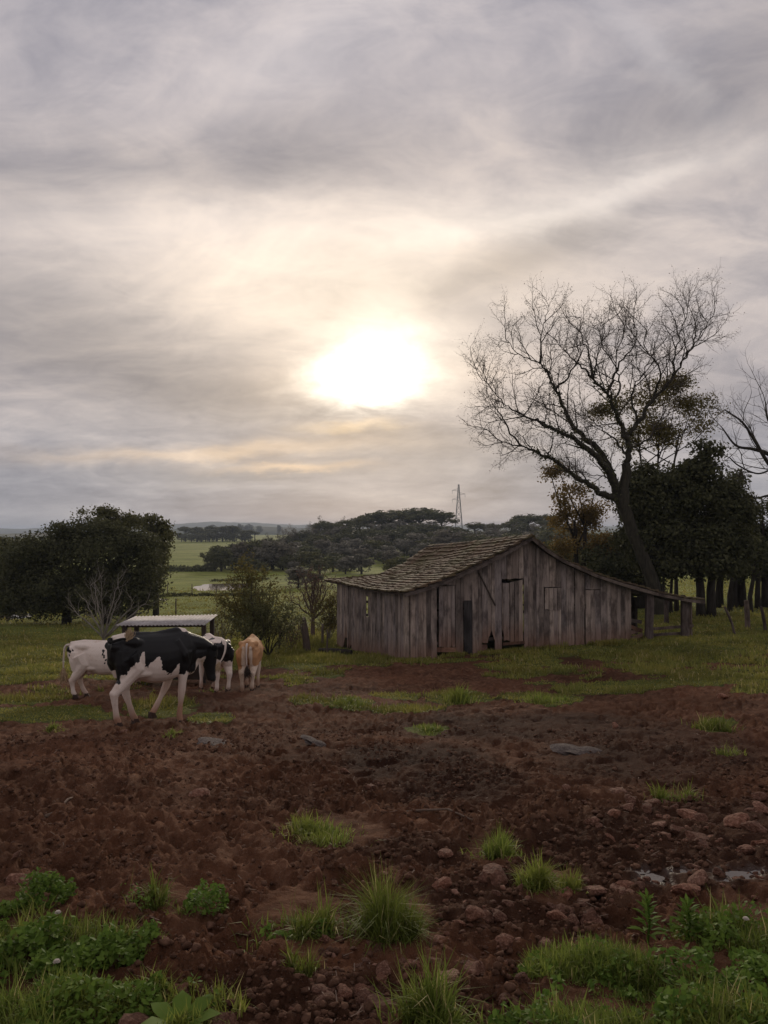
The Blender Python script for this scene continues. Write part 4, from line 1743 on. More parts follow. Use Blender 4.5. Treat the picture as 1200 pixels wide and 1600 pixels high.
    for (t, wy, wz, oz) in HR:
        c = poll + hd * (t * L) + top * oz
        for k in range(KH):
            a = 2 * math.pi * k / KH
            V.append(c + lat * (math.cos(a) * wy) + top * (math.sin(a) * wz))
    for i in range(len(HR) - 1):
        for k in range(KH):
            F.append((i * KH + k, (i + 1) * KH + k, (i + 1) * KH + (k + 1) % KH, i * KH + (k + 1) % KH))
    F.append(tuple(range(KH)))
    F.append(tuple(reversed(range((len(HR) - 1) * KH, len(HR) * KH))))
    b.add(V, F)
    # one continuous skin
    me = b.mesh('tmp')
    bm_o = link_obj('tmp', me)
    rm = bm_o.modifiers.new('r', 'REMESH')
    rm.mode = 'VOXEL'
    rm.voxel_size = voxel
    rm.use_smooth_shade = True
    smo = bm_o.modifiers.new('s', 'SMOOTH')
    smo.factor = 0.5
    smo.iterations = 4
    bpy.context.view_layer.update()
    dg = bpy.context.evaluated_depsgraph_get()
    skin = bpy.data.meshes.new_from_object(bm_o.evaluated_get(dg))
    bpy.data.objects.remove(bm_o)
    nv = len(skin.vertices)
    co = np.zeros(nv * 3, np.float32)
    skin.vertices.foreach_get('co', co)
    co = co.reshape(-1, 3).astype(float)
    pt, tint = pattern(co, poll, hd, L)
    for nm, vals in (('patch', pt), ('tint', tint)):
        at_ = skin.attributes.new(nm, 'FLOAT', 'POINT')
        at_.data.foreach_set('value', np.asarray(vals, np.float32))
    skin.materials.clear()
    skin.materials.append(hide)
    skin.polygons.foreach_set('use_smooth', [True] * len(skin.polygons))
    skin.name = 'body'
    body = link_obj('body', skin, root)
    # ears
    em = MAT['hide_ear_' + head['ear']]
    for sy in (-1, 1):
        e = MB()
        r0 = poll + lat * (sy * .085) + hd * .03 - top * .01
        tipv = r0 + lat * (sy * .22) - top * .04 - hd * .05
        dirv = (tipv - r0)
        pts = [r0 + dirv * t for t in (0, .3, .65, .9, 1.0)]
        e.tube(pts, [.028, .058, .062, .035, .008], 8)
        # flatten the tube into a cupped leaf
        cx = hd.lerp(top, 0.35).normalized()
        vv = []
        for p in e.v:
            p = Vector(p)
            dd = p - r0
            k = dd.dot(top)
            vv.append(p - top * k * 0.62)
        e.v = vv
        o = e.build('ear', em, root, True)
    # eyes
    for sy in (-1, 1):
        e = MB()
        c = poll + hd * (.30 * L) + lat * (sy * .100) + top * .045
        e.tube([c - lat * sy * .018, c - lat * sy * .01, c, c + lat * sy * .012, c + lat * sy * .016], [.012, .022, .024, .016, .004], 8)
        e.build('eye', MAT['eye'], root, True)
    # muzzle pad
    e = MB()
    c = poll + hd * (L * .97)
    e.tube([c - hd * .03, c + hd * .0, c + hd * .03, c + hd * .045], [.078, .082, .066, .03], 12)
    e.build('muzzle', MAT['nose'], root, True)
    # hooves: two claws each
    for hof, fz, f3 in hooves:
        h = MB()
        dv = Vector((hof.x - f3.x, hof.y - f3.y, 0))
        for sy in (-1, 1):
            cy = hof.y + sy * .030
            h.hexa([(hof.x - .055, cy - .026, fz - .012), (hof.x + .075, cy - .018, fz - .012), (hof.x + .075, cy + .018, fz - .012), (hof.x - .055, cy + .026, fz - .012),
                    (hof.x - .045, cy - .026, fz + .085), (hof.x + .03, cy - .022, fz + .075), (hof.x + .03, cy + .022, fz + .075), (hof.x - .045, cy + .026, fz + .085)])
        h.build('hoof', MAT['hoof'], root)
    # udder
    if udder:
        u = MB()
        for sy in (-1, 1):
            u.tube([(-.34, .07 * sy, .72), (-.36, .08 * sy, .62), (-.37, .08 * sy, .56), (-.37, .08 * sy, .53)], [.13, .13, .10, .04], 10)
            u.tube([(-.22, .06 * sy, .66), (-.24, .065 * sy, .58), (-.24, .065 * sy, .54)], [.09, .085, .04], 10)
            for xx in (-.38, -.25):
                u.tube([(xx, .075 * sy, .56), (xx, .078 * sy, .49), (xx, .078 * sy, .475)], [.02, .015, .008], 6)
        u.v = [(-.38 + (x_ + .38) * us, y_ * us, .80 + (z_ - .80) * us) for x_, y_, z_ in u.v]
        u.build('udder', MAT['udder'], root, True)
    # tail
    tm = MB()
    pts = smooth_path(tail['pts'], 14)
    tm.tube(pts, list(np.linspace(.033, .016, len(pts))), 7)
    tl = tm.build('tail', MAT['hide_ear_' + tail['col']], root, True)
    sw = MB()
    e0 = Vector(pts[-1])
    ed = (Vector(pts[-1]) - Vector(pts[-3])).normalized()
    if 'dir' in tail:
        ed = Vector(tail['dir']).normalized()
    r2 = np.random.default_rng(int(px))
    bend = Vector(r2.normal(0, .3, 3))
    q = [e0 - ed * .04, e0 + ed * tail['len'] * .3, e0 + (ed + bend * .1).normalized() * tail['len'] * .6, e0 + (ed + bend * .3).normalized() * tail['len'] * .95]
    sw.tube(q, [.016, .028, .024, .004], 8)
    for k in range(130):
        o = Vector(r2.normal(0, .018, 3))
        d2 = (ed + Vector(r2.normal(0, .20, 3))).normalized()
        l2 = tail['len'] * r2.uniform(.55, 1.1)
        sw.tube([e0 + o * .6, e0 + o * 1.5 + d2 * l2 * .5, e0 + o * 1.2 + (d2 + bend * .35).normalized() * l2], [.006, .006, .0015], 3, cap=False)
    sw.build('tail_switch', MAT['hair_' + tail['hair']], root)
    return root


MAT['hide_ear_black'] = simple_mat('black_hair', (0.008, 0.0075, 0.0075), (0.016, 0.015, 0.014), 20)
MAT['hide_ear_white'] = simple_mat('white_hair', (0.55, 0.46, 0.40), (0.74, 0.64, 0.57), 20)
MAT['hide_ear_tan'] = simple_mat('tan_hair', (0.26, 0.15, 0.08), (0.42, 0.29, 0.19), 20)
MAT['hide_ear_cream'] = MAT['hide_ear_white']


def jag(co, sc, seed):
    return vn3(co[:, 0] * sc, co[:, 1] * sc, co[:, 2] * sc, seed) - 0.5


BIGX = [-.95, -.70, -.66, -.60, -.56, -.52, -.46, -.41, -.37, -.345, -.335, -.29, -.24, -.16, -.11, -.06, -.03, .05, .18, .25, .29, .32, .35, .42, .47, .6, .7, 1.6]
BIGZ = [.80, .80, .82, .88, .94, .99, 1.02, 1.08, 1.12, 1.13, .92, .88, .96, 1.03, 1.05, 1.01, .84, .77, .75, .82, .88, .87, .70, .66, .76, .70, .2, .2]


def pat_big(co, poll, hd, L):
    x, y, z = co.T
    j = jag(co, 14, 3) * 0.06 + jag(co, 45, 5) * 0.045
    xr = np.where(y > 0.05, x + 0.09, x)
    bz = np.interp(xr + jag(co, 30, 8) * .02, BIGX, BIGZ)
    white = smooth(-0.012, 0.012, bz - z + j)
    rear = smooth(-.70, -.80, x)
    white = white * (1 - rear)
    # pale strip down the inner thigh, white tailhead, white saddle mark at the withers, white on the jaw
    strip = smooth(.05, .03, np.abs(y) + j) * smooth(.95, .85, z) * rear
    white = np.maximum(white, strip)
    th = smooth(1.30, 1.335, z + j * .6) * smooth(-.52, -.60, x + j * .5) * smooth(-.14, -.10, y)
    white = np.maximum(white, th)
    wm = smooth(.14, .08, np.hypot((x - .56), y * 1.3) + j * .4) * smooth(1.25, 1.3, z)
    white = np.maximum(white, wm)
    legs_ = smooth(.70, .64, z + j) * smooth(.9, .8, x)
    white = np.maximum(white, legs_)
    rel = co - np.array(poll)
    t = rel @ np.array(hd) / L
    jaw = smooth(.16, .30, t + j) * smooth(.62, .52, t) * smooth(.965, .945, x + j * .3) * smooth(.7, .8, x)
    white = np.maximum(white, jaw)
    tint = smooth(.42, .05, z) * .8 + smooth(.75, .6, z) * smooth(.45, .7, z) * .25 * smooth(.4, .1, np.abs(x + .25)) + 0.35 * smooth(.4, .7, vn3(x * 4, y * 4, z * 4, 17)) * smooth(.7, .4, z)
    return white, np.clip(tint, 0, 1)


def pat_white(co, poll, hd, L):
    x, y, z = co.T
    j = jag(co, 16, 3) * 0.05
    white = np.ones(len(x))
    for cx, cz, r in ((-.84, 1.24, .055), (-.78, 1.18, .028), (-.80, 1.10, .022), (-.72, 1.22, .02), (-.02, 1.18, .035), (.0, 1.06, .028), (.04, .98, .022), (.02, .90, .02), (-.03, 1.11, .018)):
        d = np.hypot(x - cx, (z - cz) * .8) + jag(co, 30, 9) * .03
        white = np.minimum(white, smooth(r * .75, r * 1.15, d))
    rel = co - np.array(poll)
    t = rel @ np.array(hd) / L
    white = np.minimum(white, 1 - smooth(.05, .12, t) * smooth(.75, .65, t) * smooth(.7, .9, x))
    tint = smooth(.25, .05, z) * .7 + .3 * smooth(.4, .7, vn3(x * 4, y * 4, z * 4, 7)) * smooth(.85, .5, z)
    return white, np.clip(tint, 0, 1)


def pat_small(co, poll, hd, L):
    x, y, z = co.T
    f = vn3(x * 2.6 + 1.3, y * 3.0 + .4, z * 2.6, 21) + jag(co, 12, 3) * .16 + jag(co, 40, 4) * .06
    black = smooth(.47, .53, f + .10 * smooth(.8, 1.1, z)) * smooth(.80, .88, z + jag(co, 20, 5) * .1)
    top = smooth(.06, .03, np.abs(y + .02 * np.sin(x * 9))) * smooth(1.25, 1.3, z)
    rear = smooth(-.55, -.66, x) * smooth(.92, .98, z + jag(co, 16, 6) * .16) * smooth(.04, .07, np.abs(y + .03) + jag(co, 20, 7) * .04) * smooth(1.36, 1.28, z)
    black = np.maximum(black * (1 - top), rear * (1 - top * .6))
    black = np.maximum(black, smooth(.72, .85, x))
    tint = smooth(.25, .05, z) * .7
    return 1 - black, np.clip(tint, 0, 1)


def pat_tan(co, poll, hd, L):
    x, y, z = co.T
    f = jag(co, 6, 3) * .25 + jag(co, 20, 4) * .08
    tan = smooth(.52, .86, z + f)
    stripe = smooth(-.02, .11, np.abs(np.abs(y) - .10) + f * .10)          # cream bars down the buttocks
    rear = smooth(-.5, -.66, x)
    tan = tan * (1 - rear * (1 - stripe) * smooth(1.34, 1.22, z))
    tint = smooth(.25, .05, z) * .7 + .3 * smooth(.03, .0, np.abs(y)) * rear
    return 1 - tan, np.clip(tint, 0, 1)


def build_cows():
    grp = 'cows feeding beside the shelter'
    # the big cow in front: walking stride
    build_cow('large black and white cow in front, tail thrown over its back', 243, 11.75, math.radians(42), 0.93,
              [('h', -1, [(-.84, -.17, .50), (-.78, -.16, .14), (-.74, -.16)]),
               ('h', 1, [(-.48, .16, .47), (-.34, .16, .14), (-.28, .16)]),
               ('f', -1, [(.44, -.17, .42), (.40, -.16, .14), (.42, -.16)]),
               ('f', 1, [(.31, .16, .46), (.11, .16, .19), (.04, .16, .05)])],
              {'poll': (1.09, -.03, 1.07), 'muzzle': (1.14, -.03, .47), 'ear': 'black'}, pat_big, MAT['hide_bw'],
              {'pts': [(-.80, 0, 1.33), (-.87, -.03, 1.35), (-.88, -.10, 1.31), (-.80, -.16, 1.34), (-.70, -.19, 1.36), (-.62, -.20, 1.35)], 'len': .16, 'dir': (.5, .25, .75), 'col': 'black', 'hair': 'blond'}, voxel=0.015, group=None, xs=0.9, us=.6)
    build_cow('white cow with small black spots standing behind the large one', 166, 15.0, math.radians(14), 0.80,
              [('h', -1, [(-.74, -.17, .48), (-.70, -.16, .14), (-.66, -.16)]),
               ('h', 1, [(-.62, .16, .48), (-.50, .16, .14), (-.44, .16)]),
               ('f', -1, [(.48, -.17, .42), (.47, -.16, .14), (.50, -.16)]),
               ('f', 1, [(.40, .16, .42), (.36, .16, .14), (.40, .16)])],
              {'poll': (1.15, 0, 1.0), 'muzzle': (1.35, 0, .52), 'ear': 'white'}, pat_white, MAT['hide_bw'],
              {'pts': [(-.80, 0, 1.33), (-.92, 0, 1.28), (-.95, -.01, 1.0), (-.95, -.02, .75)], 'len': .34, 'col': 'white', 'hair': 'blond'}, voxel=0.017)
    build_cow('small black and white cow seen from behind, beside the large one', 335, 17.0, math.radians(122), 0.83,
              [('h', -1, [(-.73, -.16, .50), (-.68, -.15, .14), (-.64, -.15)]),
               ('h', 1, [(-.70, .16, .50), (-.66, .15, .14), (-.62, .15)]),
               ('f', -1, [(.47, -.17, .42), (.46, -.16, .14), (.49, -.16)]),
               ('f', 1, [(.52, .16, .42), (.54, .16, .14), (.57, .16)])],
              {'poll': (1.10, .1, .98), 'muzzle': (1.30, .15, .52), 'ear': 'black'}, pat_small, MAT['hide_bw'],
              {'pts': [(-.82, 0, 1.34), (-.90, .015, 1.28), (-.92, .04, 1.12), (-.90, .10, .95), (-.88, .17, .84)], 'len': .26, 'dir': (.05, .4, -.9), 'col': 'white', 'hair': 'blond'}, voxel=0.018)
    build_cow('tan brown cow with cream legs facing away', 392, 17.6, math.radians(93), 0.80,
              [('h', -1, [(-.74, -.15, .50), (-.70, -.13, .14), (-.66, -.13)]),
               ('h', 1, [(-.72, .16, .50), (-.62, .15, .14), (-.58, .15)]),
               ('f', -1, [(.47, -.17, .42), (.46, -.16, .14), (.49, -.16)]),
               ('f', 1, [(.47, .16, .42), (.46, .16, .14), (.49, .16)])],
              {'poll': (1.12, 0, .92), 'muzzle': (1.30, 0, .42), 'ear': 'tan'}, pat_tan, MAT['hide_tan'],
              {'pts': [(-.82, 0, 1.33), (-.93, 0, 1.26), (-.96, 0, 1.0), (-.95, -.015, .72)], 'len': .32, 'col': 'cream', 'hair': 'dark'}, voxel=0.018)


build_cows()


# ---------------------------------------------------------------- trees
TR = np.random.default_rng(101)


def px_lobes(lobes, Y, origin, depth=0.85):
    """Crown lobes given as they are seen (photo px, py, half-widths) at distance Y, in the tree's own space."""
    out = []
    r = np.random.default_rng(int(abs(lobes[0][0]) * 7 + Y))
    for px, py, rx, ry in lobes:
        p = at(px, py, Y)
        k = Y / FPX
        out.append((p.x - origin[0], r.uniform(-.5, .5) * rx * k * .7, p.z - origin[2], rx * k, max(rx, ry) * k * depth, ry * k))
    return out


def stand(px, Y):
    x = at(px, 900, Y).x
    return (x, Y, float(h0(x, Y)))


def leafy_tree(name, label, cat, px, Y, lobes, n, size, leaf, trunk_px, trunk_w, bark='bark', clump=.25, shell=.5, gap=0.0, gs=1.0, group=None, stems=None, aspect=.6, seed=1, bumps=6):
    """A near tree with its own crown: trunk and limbs reach into the lobes."""
    o = stand(px, Y)
    t = thing(name, label, cat, o, 0, group)
    L = px_lobes(lobes, Y, o)
    r = np.random.default_rng(seed + int(px))
    LC = []
    for l in L:                    # every lobe breaks up into boughs of its own
        LC.append((*l[:3], l[3] * .80, l[4] * .80, l[5] * .80))
        for _ in range(bumps):
            d = r.normal(0, 1, 3)
            d[2] = abs(d[2]) * .9 - .15
            d /= np.linalg.norm(d)
            f = r.uniform(.26, .50)
            LC.append((l[0] + d[0] * l[3] * .78, l[1] + d[1] * l[4] * .78, l[2] + d[2] * l[5] * .78, l[3] * f, l[4] * f, l[5] * f * .8))
    mb = MB()
    zc = np.mean([l[2] for l in L])
    for k, (sx, lean) in enumerate(stems or [(0, 0)]):
        bx = sx * Y / FPX
        hgt = max(0.8, zc * 0.9)
        top = Vector((bx + lean * Y / FPX, 0, hgt))
        pts = [Vector((bx, 0, -.2)), Vector((bx * 1.0, .05, hgt * .3)), Vector((bx + lean * Y / FPX * .5, -.04, hgt * .65)), top]
        mb.tube(pts, [trunk_w * 1.25, trunk_w, trunk_w * .8, trunk_w * .5], 8)
        for l in L[k::len(stems or [0])]:
            a = pts[2] + (top - pts[2]) * r.uniform(0, .8)
            e = Vector(l[:3])
            m_ = a.lerp(e, .5) + Vector((r.normal(0, .2), r.normal(0, .2), -.1))
            mb.tube([a, m_, e, e + Vector((r.normal(0, .3), r.normal(0, .3), l[5] * .6))], [trunk_w * .45, trunk_w * .3, trunk_w * .16, trunk_w * .05], 5)
    mb.build('trunk', MAT[bark], t, True)
    crown_mesh('crown', LC, n, size, MAT[leaf], r, clump, shell, aspect, parent=t, gap=gap, gap_scale=gs)
    return t


# --- prototypes for the wooded hill
def proto_round(k, leaf):
    r = np.random.default_rng(200 + k)
    lob = []
    for i in range(11):
        a, e = r.uniform(0, 6.28), r.uniform(-.2, 1.0)
        rr = 2.9 * math.cos(e * .9)
        lob.append((rr * math.cos(a) * r.uniform(.5, 1), rr * math.sin(a) * r.uniform(.5, 1), 5.0 + e * 3.2, r.uniform(1.5, 2.3), r.uniform(1.5, 2.3), r.uniform(1.1, 1.8)))
    lob.append((0, 0, 4.2, 3.4, 3.4, 3.2))
    tm = trunk_mesh('trunk', [(0, 0, -1), (0.1, 0, 2), (.0, .1, 5), (.2, 0, 8)], [.35, .3, .22, .08], MAT['bark'], 6, mesh_only=True)
    cm = crown_mesh('crown', lob, 3600, .52, MAT[leaf], r, .32, .62, .7, mesh_only=True)
    return tm, cm, 10.0, 9.4


def proto_arau(k):
    r = np.random.default_rng(300 + k)
    lob = [(0, 0, 13.8, 3.0, 3.0, 1.3)]
    limbs = []
    for i in range(13):
        a = i * 2.4 + r.uniform(-.3, .3)
        q = r.uniform(1.8, 4.0)
        z = 14.0 - q * q * .11 - (i % 3) * r.uniform(.3, .9)
        lob.append((q * math.cos(a), q * math.sin(a), z, r.uniform(1.3, 1.9), r.uniform(1.3, 1.9), r.uniform(.7, 1.15)))
        limbs.append(([(0, 0, z - 2.2), (q * .6 * math.cos(a), q * .6 * math.sin(a), z - .9), (q * math.cos(a), q * math.sin(a), z)], [.14, .1, .05]))
    tm = trunk_mesh('trunk', [(0, 0, -1), (0.05, 0, 5), (0, .05, 10), (0, 0, 14)], [.4, .34, .26, .12], MAT['bark'], 6, limbs=limbs, mesh_only=True)
    cm = crown_mesh('crown', lob, 3600, .5, MAT['leaf_mid'], r, .3, .35, .6, mesh_only=True)
    return tm, cm, 15.0, 10.0


def proto_bare(k, leaf, haze=900, bark='bark_pale'):
    r = np.random.default_rng(400 + k)
    b = Branches(r)
    spec = [dict(k=3, gap=.5, len=1.1, seg=2, bend=.12, lift=.05, ang=.7, r=.035),
            dict(k=3, gap=.9, len=2.1, seg=3, bend=.14, lift=.06, ang=.7, r=.07),
            dict(k=5, gap=1.3, len=3.6, seg=4, bend=.14, lift=.08, ang=.75, r=.14)]
    for i in range(5):
        a = i * 1.257 + r.uniform(-.3, .3)
        p = b.wander((0, 0, 2.2), (math.cos(a) * .75, math.sin(a) * .75, 1), r.uniform(4.2, 5.6), 5, .1, .03)
        b.grow(p, .2, .07, 2, spec, .25)
    b.tube(np.array([(0, 0, -1), (0, 0, 1.2), (0, 0, 2.6)]), [.34, .28, .2], 6)
    tm = b.mesh('branches', MAT[bark], mesh_only=True)
    tips = np.array(b.tips)
    C = tips[r.choice(len(tips), haze)] + r.normal(0, .22, (haze, 3))
    v, q, rn = leaves_arrays(C, .34, r, None, 0, .3)
    cm = mesh_np('twigs', v, q, MAT[leaf], {'rnd': rn}, mesh_only=True)
    return tm, cm, float(tips[:, 2].max()), float(np.ptp(tips[:, 0]))


PROTO = {'round': [proto_round(0, 'leaf_mid'), proto_round(1, 'leaf_dark'), proto_round(2, 'leaf_mid'), proto_round(3, 'leaf_dark')],
         'brush': [proto_round(4, 'leaf_brush'), proto_round(5, 'leaf_brush')],
         'grey': [proto_round(6, 'leaf_grey'), proto_round(7, 'leaf_grey')],
         'arau': [proto_arau(0), proto_arau(1), proto_arau(2)],
         'bare': [proto_bare(0, 'leaf_grey', 1600), proto_bare(1, 'leaf_grey', 1600)]}
KIND = {'round': ('evergreen_tree', 'tree'), 'brush': ('broadleaf_tree', 'tree'), 'grey': ('leafless_tree', 'tree'), 'arau': ('umbrella_pine', 'tree'), 'bare': ('bare_tree', 'tree')}
COMMON = {'round': ('dark evergreen tree in the wooded hillside behind the barn', 'evergreens on the wooded hillside'),
          'brush': ('olive green tree in the wooded hillside behind the barn', 'olive trees on the wooded hillside'),
          'grey': ('grey-brown twiggy tree in the wooded hillside behind the barn', 'grey trees on the wooded hillside'),
          'arau': ('flat-topped dark pine on the skyline of the wooded hill', 'umbrella pines on the hilltop'),
          'bare': ('pale leafless tree near the skyline of the wooded hill', 'bare trees on the hilltop')}
_first = {}


def far_tree(kind, px, top, w, Y, label=None, group=None):
    k = int(TR.integers(len(PROTO[kind])))
    tm, cm, H, W = PROTO[kind][k]
    o = stand(px, Y)
    zt = z_at(px, top, Y)
    nm, cat = KIND[kind]
    if label is None:
        label, group = COMMON[kind]
    t = thing(nm, label, cat, o, TR.uniform(0, 6.28), group)
    hgt = max(zt - o[2], 1.5)
    s = min(w * 1.15 * Y / FPX, 1.6 * hgt) / W
    t.scale = (s, s, hgt / H)
    link_obj('trunk' if kind != 'bare' else 'branches', tm, t)
    link_obj('crown' if kind != 'bare' else 'twigs', cm, t)
    return t


def hill_wood():
    S = [('arau', 612, 797, 84, 300), ('arau', 655, 793, 90, 300), ('arau', 580, 804, 60, 300), ('arau', 690, 800, 50, 305), ('arau', 545, 812, 52, 292), ('arau', 508, 814, 42, 290), ('arau', 562, 808, 44, 296),
         ('arau', 742, 816, 42, 300), ('arau', 826, 803, 56, 300), ('arau', 852, 804, 48, 300), ('arau', 805, 812, 40, 296), ('arau', 772, 818, 34, 310), ('arau', 632, 801, 60, 296), ('arau', 527, 818, 36, 285),
         ('bare', 478, 816, 62, 270), ('bare', 452, 825, 46, 270), ('bare', 790, 815, 50, 285), ('bare', 768, 820, 40, 285), ('bare', 520, 806, 40, 310), ('bare', 433, 832, 40, 262),
         ('round', 540, 824, 60, 250), ('round', 500, 832, 56, 240), ('round', 580, 822, 56, 255), ('round', 610, 826, 60, 250), ('round', 416, 838, 50, 230), ('round', 460, 842, 50, 225), ('round', 438, 846, 46, 215),
         ('grey', 690, 824, 84, 230), ('grey', 642, 830, 70, 230), ('grey', 660, 846, 84, 205), ('grey', 600, 850, 80, 200), ('grey', 560, 840, 60, 215), ('grey', 728, 828, 70, 235), ('brush', 705, 848, 60, 210),
         ('brush', 740, 832, 60, 225), ('brush', 800, 832, 70, 225), ('brush', 770, 838, 60, 215), ('grey', 830, 828, 50, 235), ('brush', 860, 826, 60, 225), ('round', 855, 816, 50, 250), ('round', 880, 822, 60, 235),
         ('brush', 484, 860, 64, 165), ('round', 520, 866, 50, 160), ('round', 500, 872, 60, 150), ('grey', 565, 863, 52, 150), ('brush', 630, 868, 50, 160), ('grey', 540, 872, 40, 150),
         ('round', 404, 846, 60, 190), ('round', 424, 862, 70, 172), ('round', 380, 852, 44, 185), ('round', 450, 866, 50, 165), ('brush', 660, 868, 60, 170),
         ('grey', 590, 834, 50, 235), ('grey', 530, 846, 60, 205), ('round', 480, 850, 60, 200), ('brush', 700, 866, 60, 175)]
    nth = ['first', 'second', 'third', 'fourth', 'fifth', 'sixth', 'seventh', 'eighth', 'ninth', 'tenth', 'eleventh', 'twelfth', 'thirteenth', 'fourteenth', 'fifteenth']
    rank = {k: sorted([a for a in S if a[0] == k], key=lambda a: a[1]) for k in ('arau', 'bare')}
    for a in S:
        if a[0] in rank:
            w = nth[rank[a[0]].index(a)]
            far_tree(*a, {'arau': 'flat-topped dark pine on the hill skyline, %s from the left' % w, 'bare': 'pale leafless tree near the hill skyline, %s from the left' % w}[a[0]], COMMON[a[0]][1])
        else:
            far_tree(*a)
    far_tree('brush', 610, 871, 24, 128, 'small pale round tree at the foot of the wooded hill', None)
    far_tree('grey', 466, 884, 58, 105, 'round grey-green bush tree in the pasture left of the barn', None)
    far_tree('round', 492, 892, 40, 110, 'dark bushy tree just left of the barn roof corner', None)
    far_tree('round', 346, 848, 42, 165, 'dark tree clump beyond the pond', None)
    for px, top, w, Y in ((322, 880, 22, 165), (308, 884, 16, 167), (368, 870, 40, 160), (392, 868, 46, 160), (330, 876, 22, 168), (410, 876, 40, 158)):
        far_tree('round', px, top, w, Y, 'low dark shrub in the hedge along the far pasture', 'hedge shrubs beyond the pond')
    for k in range(34):
        px = 425 + k * 14 + TR.uniform(-5, 5)
        sky = np.interp(px, [425, 470, 520, 560, 620, 690, 720, 760, 830, 900], [838, 824, 818, 812, 808, 810, 822, 826, 812, 816])
        far_tree(['round', 'round', 'grey'][k % 3], px, sky + TR.uniform(2, 9), TR.uniform(44, 64), TR.uniform(262, 288))
    for k in range(12):
        px = 334 + k * 10 + TR.uniform(-3, 3)
        far_tree(['round', 'round', 'grey'][k % 3], px, np.interp(px, [334, 360, 400, 450], [856, 848, 842, 846]) + TR.uniform(-4, 5), TR.uniform(34, 50), TR.uniform(166, 182), 'dark tree in the row closing the far pasture beyond the pond', 'tree row beyond the pond')
    # fill the slope between the rows
    for k in range(60):
        Y = TR.uniform(160, 290)
        px = TR.uniform(395 + (Y - 160) * .35, 900)
        top = np.interp(Y, [160, 200, 250, 300], [872, 852, 833, 818]) + TR.uniform(-3, 6)
        far_tree(['round', 'grey', 'brush', 'round', 'grey'][k % 5], px, top, TR.uniform(38, 62), Y)
    for k in range(26):
        Y = TR.uniform(150, 240)
        px = TR.uniform(880, 1300)
        far_tree(['round', 'brush', 'round'][k % 3], px, np.interp(Y, [150, 240], [850, 826]) + TR.uniform(-8, 8), TR.uniform(50, 90), Y, 'tree on the far slope behind the right-hand grove', 'trees behind the grove')
    # plantation and copses in the middle distance on the left
    for k in range(26):
        px = 288 + k * 4.4 + TR.uniform(-3, 3)
        far_tree('arau', px, TR.uniform(821, 829) + (6 if px > 378 else 0), TR.uniform(14, 22), 520 + TR.uniform(-20, 20), 'dark pine in the plantation band beyond the upper pasture', 'pines of the distant plantation')
    for k in range(16):
        px = 284 + k * 7 + TR.uniform(-3, 3)
        far_tree('round', px, TR.uniform(829, 836), TR.uniform(14, 24), 500 + TR.uniform(-15, 15), 'dark pine in the plantation band beyond the upper pasture', 'pines of the distant plantation')
    for px, top, w in ((394, 826, 10), (402, 830, 14), (330, 818, 18), (376, 816, 12), (388, 818, 16), (404, 820, 12), (352, 820, 14), (436, 818, 8)):
        far_tree('round', px, top, w, 1350, 'tiny hazy tree on the distant ridge', 'trees on the distant ridge')
    for k in range(14):
        far_tree('round', TR.uniform(-80, 130), TR.uniform(836, 842), TR.uniform(18, 34), TR.uniform(560, 900), 'bluish tree far off at the left horizon', 'far trees at the left horizon')


hill_wood()


# --- hedges and ditch banks across the pasture
def hedge(label, a, b, n, hgt, size, leaf, seed):
    r = np.random.default_rng(seed)
    A, B = ground_hit(*a), ground_hit(*b)
    u = r.uniform(0, 1, n)
    x = A[0] + (B[0] - A[0]) * u + r.normal(0, hgt * .5, n)
    y = A[1] + (B[1] - A[1]) * u + r.normal(0, hgt * .5, n)
    z = h0(x, y) + hgt * (.25 + 1.3 * fbm2(u * 26, u * 0, 3, seed)) * r.uniform(0, 1, n) ** .7
    v, q, rn = leaves_arrays(np.stack([x, y, z], 1), size, r, None, 0, .6)
    o = np.array([A[0], A[1], float(h0(*A))])
    t = thing('hedge', label, 'hedge', tuple(o))
    crown_ = mesh_np('foliage', v - o, q, MAT[leaf], {'rnd': rn}, parent=t)
    crown_['kind'] = 'stuff'


hedge('low dark hedge closing the upper pasture, left of the tree row', (256, 893), (336, 893), 1700, 1.1, .4, 'leaf_mid', 3)
hedge('thin dark ditch bank between the pond and the near pasture', (232, 933), (420, 930), 2200, .38, .22, 'leaf_brush', 4)
hedge('dark bank of rough growth behind the pale pool at far left', (-30, 951), (70, 955), 1300, .35, .2, 'leaf_mid', 5)
hedge('rough growth along the far edge of the pond', (330, 909), (420, 906), 900, .4, .25, 'leaf_brush', 6)


# --- big dark tree on the left and its companions
leafy_tree('evergreen_tree', 'huge rounded dark evergreen on the left above the pasture', 'tree', 165, 48,
           [(165, 875, 70, 62), (110, 880, 55, 62), (205, 890, 44, 56), (60, 895, 45, 52), (150, 842, 58, 32), (198, 850, 40, 32), (95, 855, 48, 36), (120, 925, 66, 40), (195, 925, 48, 42), (230, 868, 34, 46), (40, 915, 40, 40), (165, 920, 60, 44), (80, 935, 50, 32), (228, 905, 20, 40), (128, 832, 40, 18), (172, 834, 34, 15), (50, 870, 44, 36), (20, 895, 40, 44), (75, 915, 60, 50), (30, 935, 50, 34), (110, 945, 74, 30), (190, 943, 56, 30), (225, 925, 30, 34), (60, 950, 50, 22)],
           60000, .17, 'leaf_dark', 165, .26, clump=.26, shell=.6, stems=[(-60, 20), (0, -10), (40, 10)])
leafy_tree('gum_tree', 'tall loose-crowned tree rising behind the dark evergreen', 'tree', 185, 57,
           [(132, 808, 16, 11), (158, 803, 22, 10), (185, 806, 20, 10), (205, 814, 20, 12), (150, 817, 24, 11), (180, 820, 26, 11), (226, 824, 16, 10)], 5200, .17, 'leaf_brush', 185, .3, clump=.28, shell=.3, gap=.36, gs=.9)
